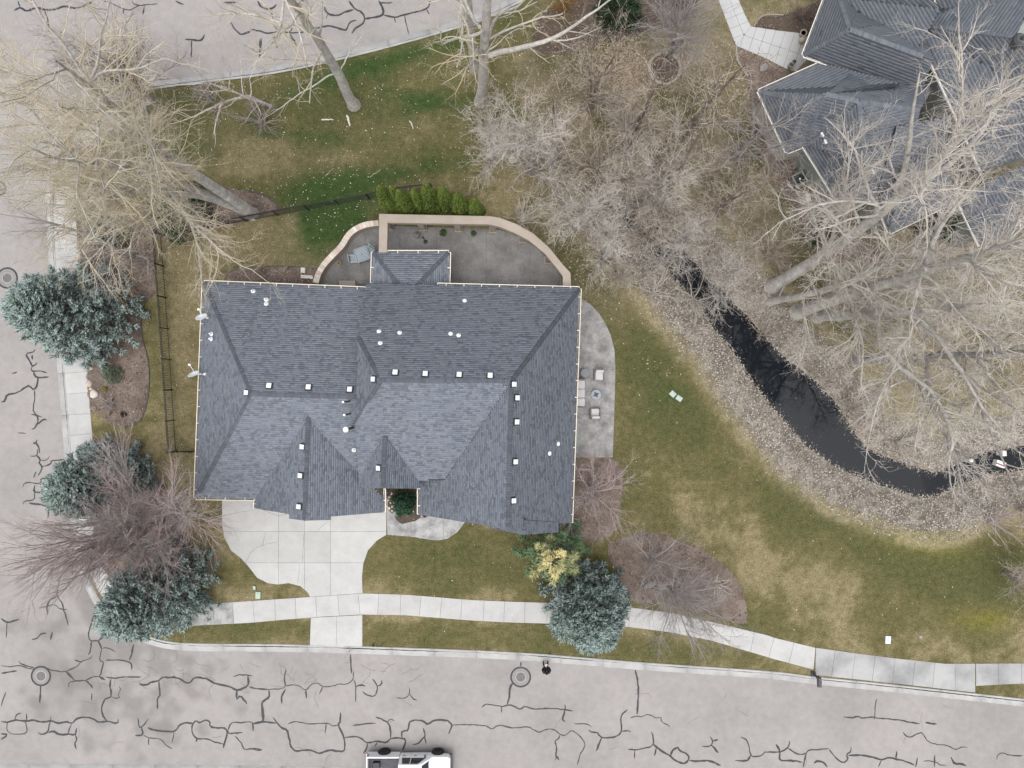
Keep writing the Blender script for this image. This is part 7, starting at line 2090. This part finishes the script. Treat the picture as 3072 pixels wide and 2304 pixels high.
# faces +Y (towards the kerb); body is one mesh
v = [(0, 0, .96), (0, -.01, 1.12), (0, 0, 1.32), (0, .0, 1.46), (0, .015, 1.55), (0, .03, 1.66), (0, .03, 1.74),
     (-.10, 0, .88), (-.12, .03, .50), (-.15, .0, .09), (-.16, .14, .05), (.10, 0, .88), (.12, .02, .50), (.14, .0, .09), (.15, .14, .05),
     (-.19, .0, 1.42), (-.27, .04, 1.16), (-.13, .27, 1.10), (.19, .0, 1.42), (.27, .04, 1.16), (.13, .27, 1.10)]
e = [(0, 1), (1, 2), (2, 3), (3, 4), (4, 5), (5, 6), (0, 7), (7, 8), (8, 9), (9, 10), (0, 11), (11, 12), (12, 13), (13, 14), (3, 15), (15, 16), (16, 17), (3, 18), (18, 19), (19, 20)]
r = [.15, .15, .17, .12, .06, .095, .08, .095, .07, .05, .045, .095, .07, .05, .045, .085, .065, .042, .085, .065, .042]
body = skin('body', v, e, r, M['darkcloth'], per)
jv = [(0, 0, .90), (0, -.01, 1.12), (0, 0, 1.32), (0, 0, 1.44), (-.19, 0, 1.42), (-.275, .04, 1.16), (-.15, .24, 1.10), (.19, 0, 1.42), (.275, .04, 1.16), (.15, .24, 1.10)]
je = [(0, 1), (1, 2), (2, 3), (3, 4), (4, 5), (5, 6), (3, 7), (7, 8), (8, 9)]
skin('jacket', jv, je, [.18, .18, .20, .15, .11, .085, .06, .11, .085, .06], M['navy'], per)
# head skin and hair
me_ = MB().lathe([(.02, 1.53), (.06, 1.54), (.085, 1.59), (.098, 1.65), (.095, 1.71), (.07, 1.76), (.02, 1.78)], (0, .035, 0), 20)
hd = me_.build('head', M['skin'], per, local=True, smooth=True)
MB().lathe([(.108, 1.64), (.110, 1.70), (.085, 1.77), (.03, 1.80)], (0, .022, 0), 20).build('hair', M['hair'], hd, local=True, smooth=True)
MB().box((0, .14, 1.63), (.025, .04, .04)).build('nose', M['skin'], hd, local=True, bevel=.008)
for s_ in (-1, 1):
    MB().lathe([(.002, -.008), (.012, 0), (.002, .008)], (s_ * .038, .125, 1.665), 8).build('eye', M['black'], hd, local=True)
    MB().box((s_ * .1, .03, 1.65), (.02, .045, .06)).build('ear', M['skin'], hd, local=True, bevel=.008)
MB().box((0, .128, 1.585), (.05, .01, .01)).build('mouth', M['terracotta'], hd, local=True)
for s_ in (-1, 1):
    hv = [(s_ * .13, .26, 1.10), (s_ * .115, .32, 1.10), (s_ * .10, .345, 1.105)]; he = [(0, 1), (1, 2)]; hr_ = [.034, .036, .03]
    skin('palm', hv, he, hr_, M['skin'], per, sub=1)
    for q in range(4):
        x0 = s_ * (.145 - q * .024); l = (.05, .062, .066, .058)[q]
        skin('finger', [(x0 - s_ * .015, .345, 1.10), (x0 - s_ * .018, .345 + l * .6, 1.085), (x0 - s_ * .04, .345 + l * .85, 1.06)], [(0, 1), (1, 2)], [.011, .01, .008], M['skin'], per, sub=1)
    skin('thumb', [(s_ * .085, .305, 1.12), (s_ * .06, .335, 1.14), (s_ * .045, .36, 1.145)], [(0, 1), (1, 2)], [.013, .012, .009], M['skin'], per, sub=1)
    MB().box((s_ * .155, .09, .045), (.1, .28, .09)).build('shoe', M['black'], per, local=True, bevel=.03)
ctl = thing('drone_controller', (PX, PY + .36, ROADZ + 1.06), 'white hand-held controller in the hands of the person in black', 'controller')
MB().box((0, 0, .03), (.17, .1, .045)).build('casing', M['white'], ctl, local=True, bevel=.015)
MB().box((0, .075, .055), (.16, .02, .08)).build('screen', M['glass'], ctl, local=True)
for s_ in (-1, 1):
    MB().lathe([(.012, .05), (.012, .065)], (s_ * .05, 0, 0), 10).build('stick', M['black'], ctl, local=True)

# fallen branches on the north lawn and on the woodland lawn
for q, (pts, lab) in enumerate(((((1040, 345), (1045, 360), (1050, 378)), 'pale broken log at the foot of the leaning cottonwood'), (((965, 360), (985, 359), (1000, 361)), 'short pale stick on the north lawn left of the leaning trunk'),
                               (((1228, 362), (1236, 375), (1240, 388)), 'short pale stick on the grey patch of the north lawn'), (((2100, 372), (2125, 370)), 'short pale stick on the lawn below the ring of stones'), (((2150, 365), (2180, 363)), 'longer pale stick on the lawn toward the neighbouring wall'),
                               (((975, 530), (1000, 505)), 'thin twig lying on the green band of the back lawn'), (((1108, 532), (1140, 512)), 'thin twig lying right of the other twig on the back lawn'),
                               (((2330, 905), (2350, 860), (2365, 830), (2372, 790)), 'long bleached branch lying beside the giant cottonwood base'), (((2640, 1180), (2690, 1150), (2720, 1140)), 'bleached fallen branch in the clearing south of the cottonwoods'))):
    P = resample(smooth_line([W(*p) for p in pts], 4), n=10); P[:, 2] = ground_z(P[:, 0], P[:, 1]) + .035
    P[:, :2] += NR.normal(0, .02, (10, 2))
    th_ = (.09, .06, .05, .035, .035, .018, .018, .07, .07)[q]
    o = MB().tube([tuple(p) for p in P], [th_ * .6] + [th_] * 5 + [th_ * .7] * 4, 7).build('fallen_branch', M['limestone'] if q < 5 else M['bark'], smooth=True)
    props(o, lab, 'branch')
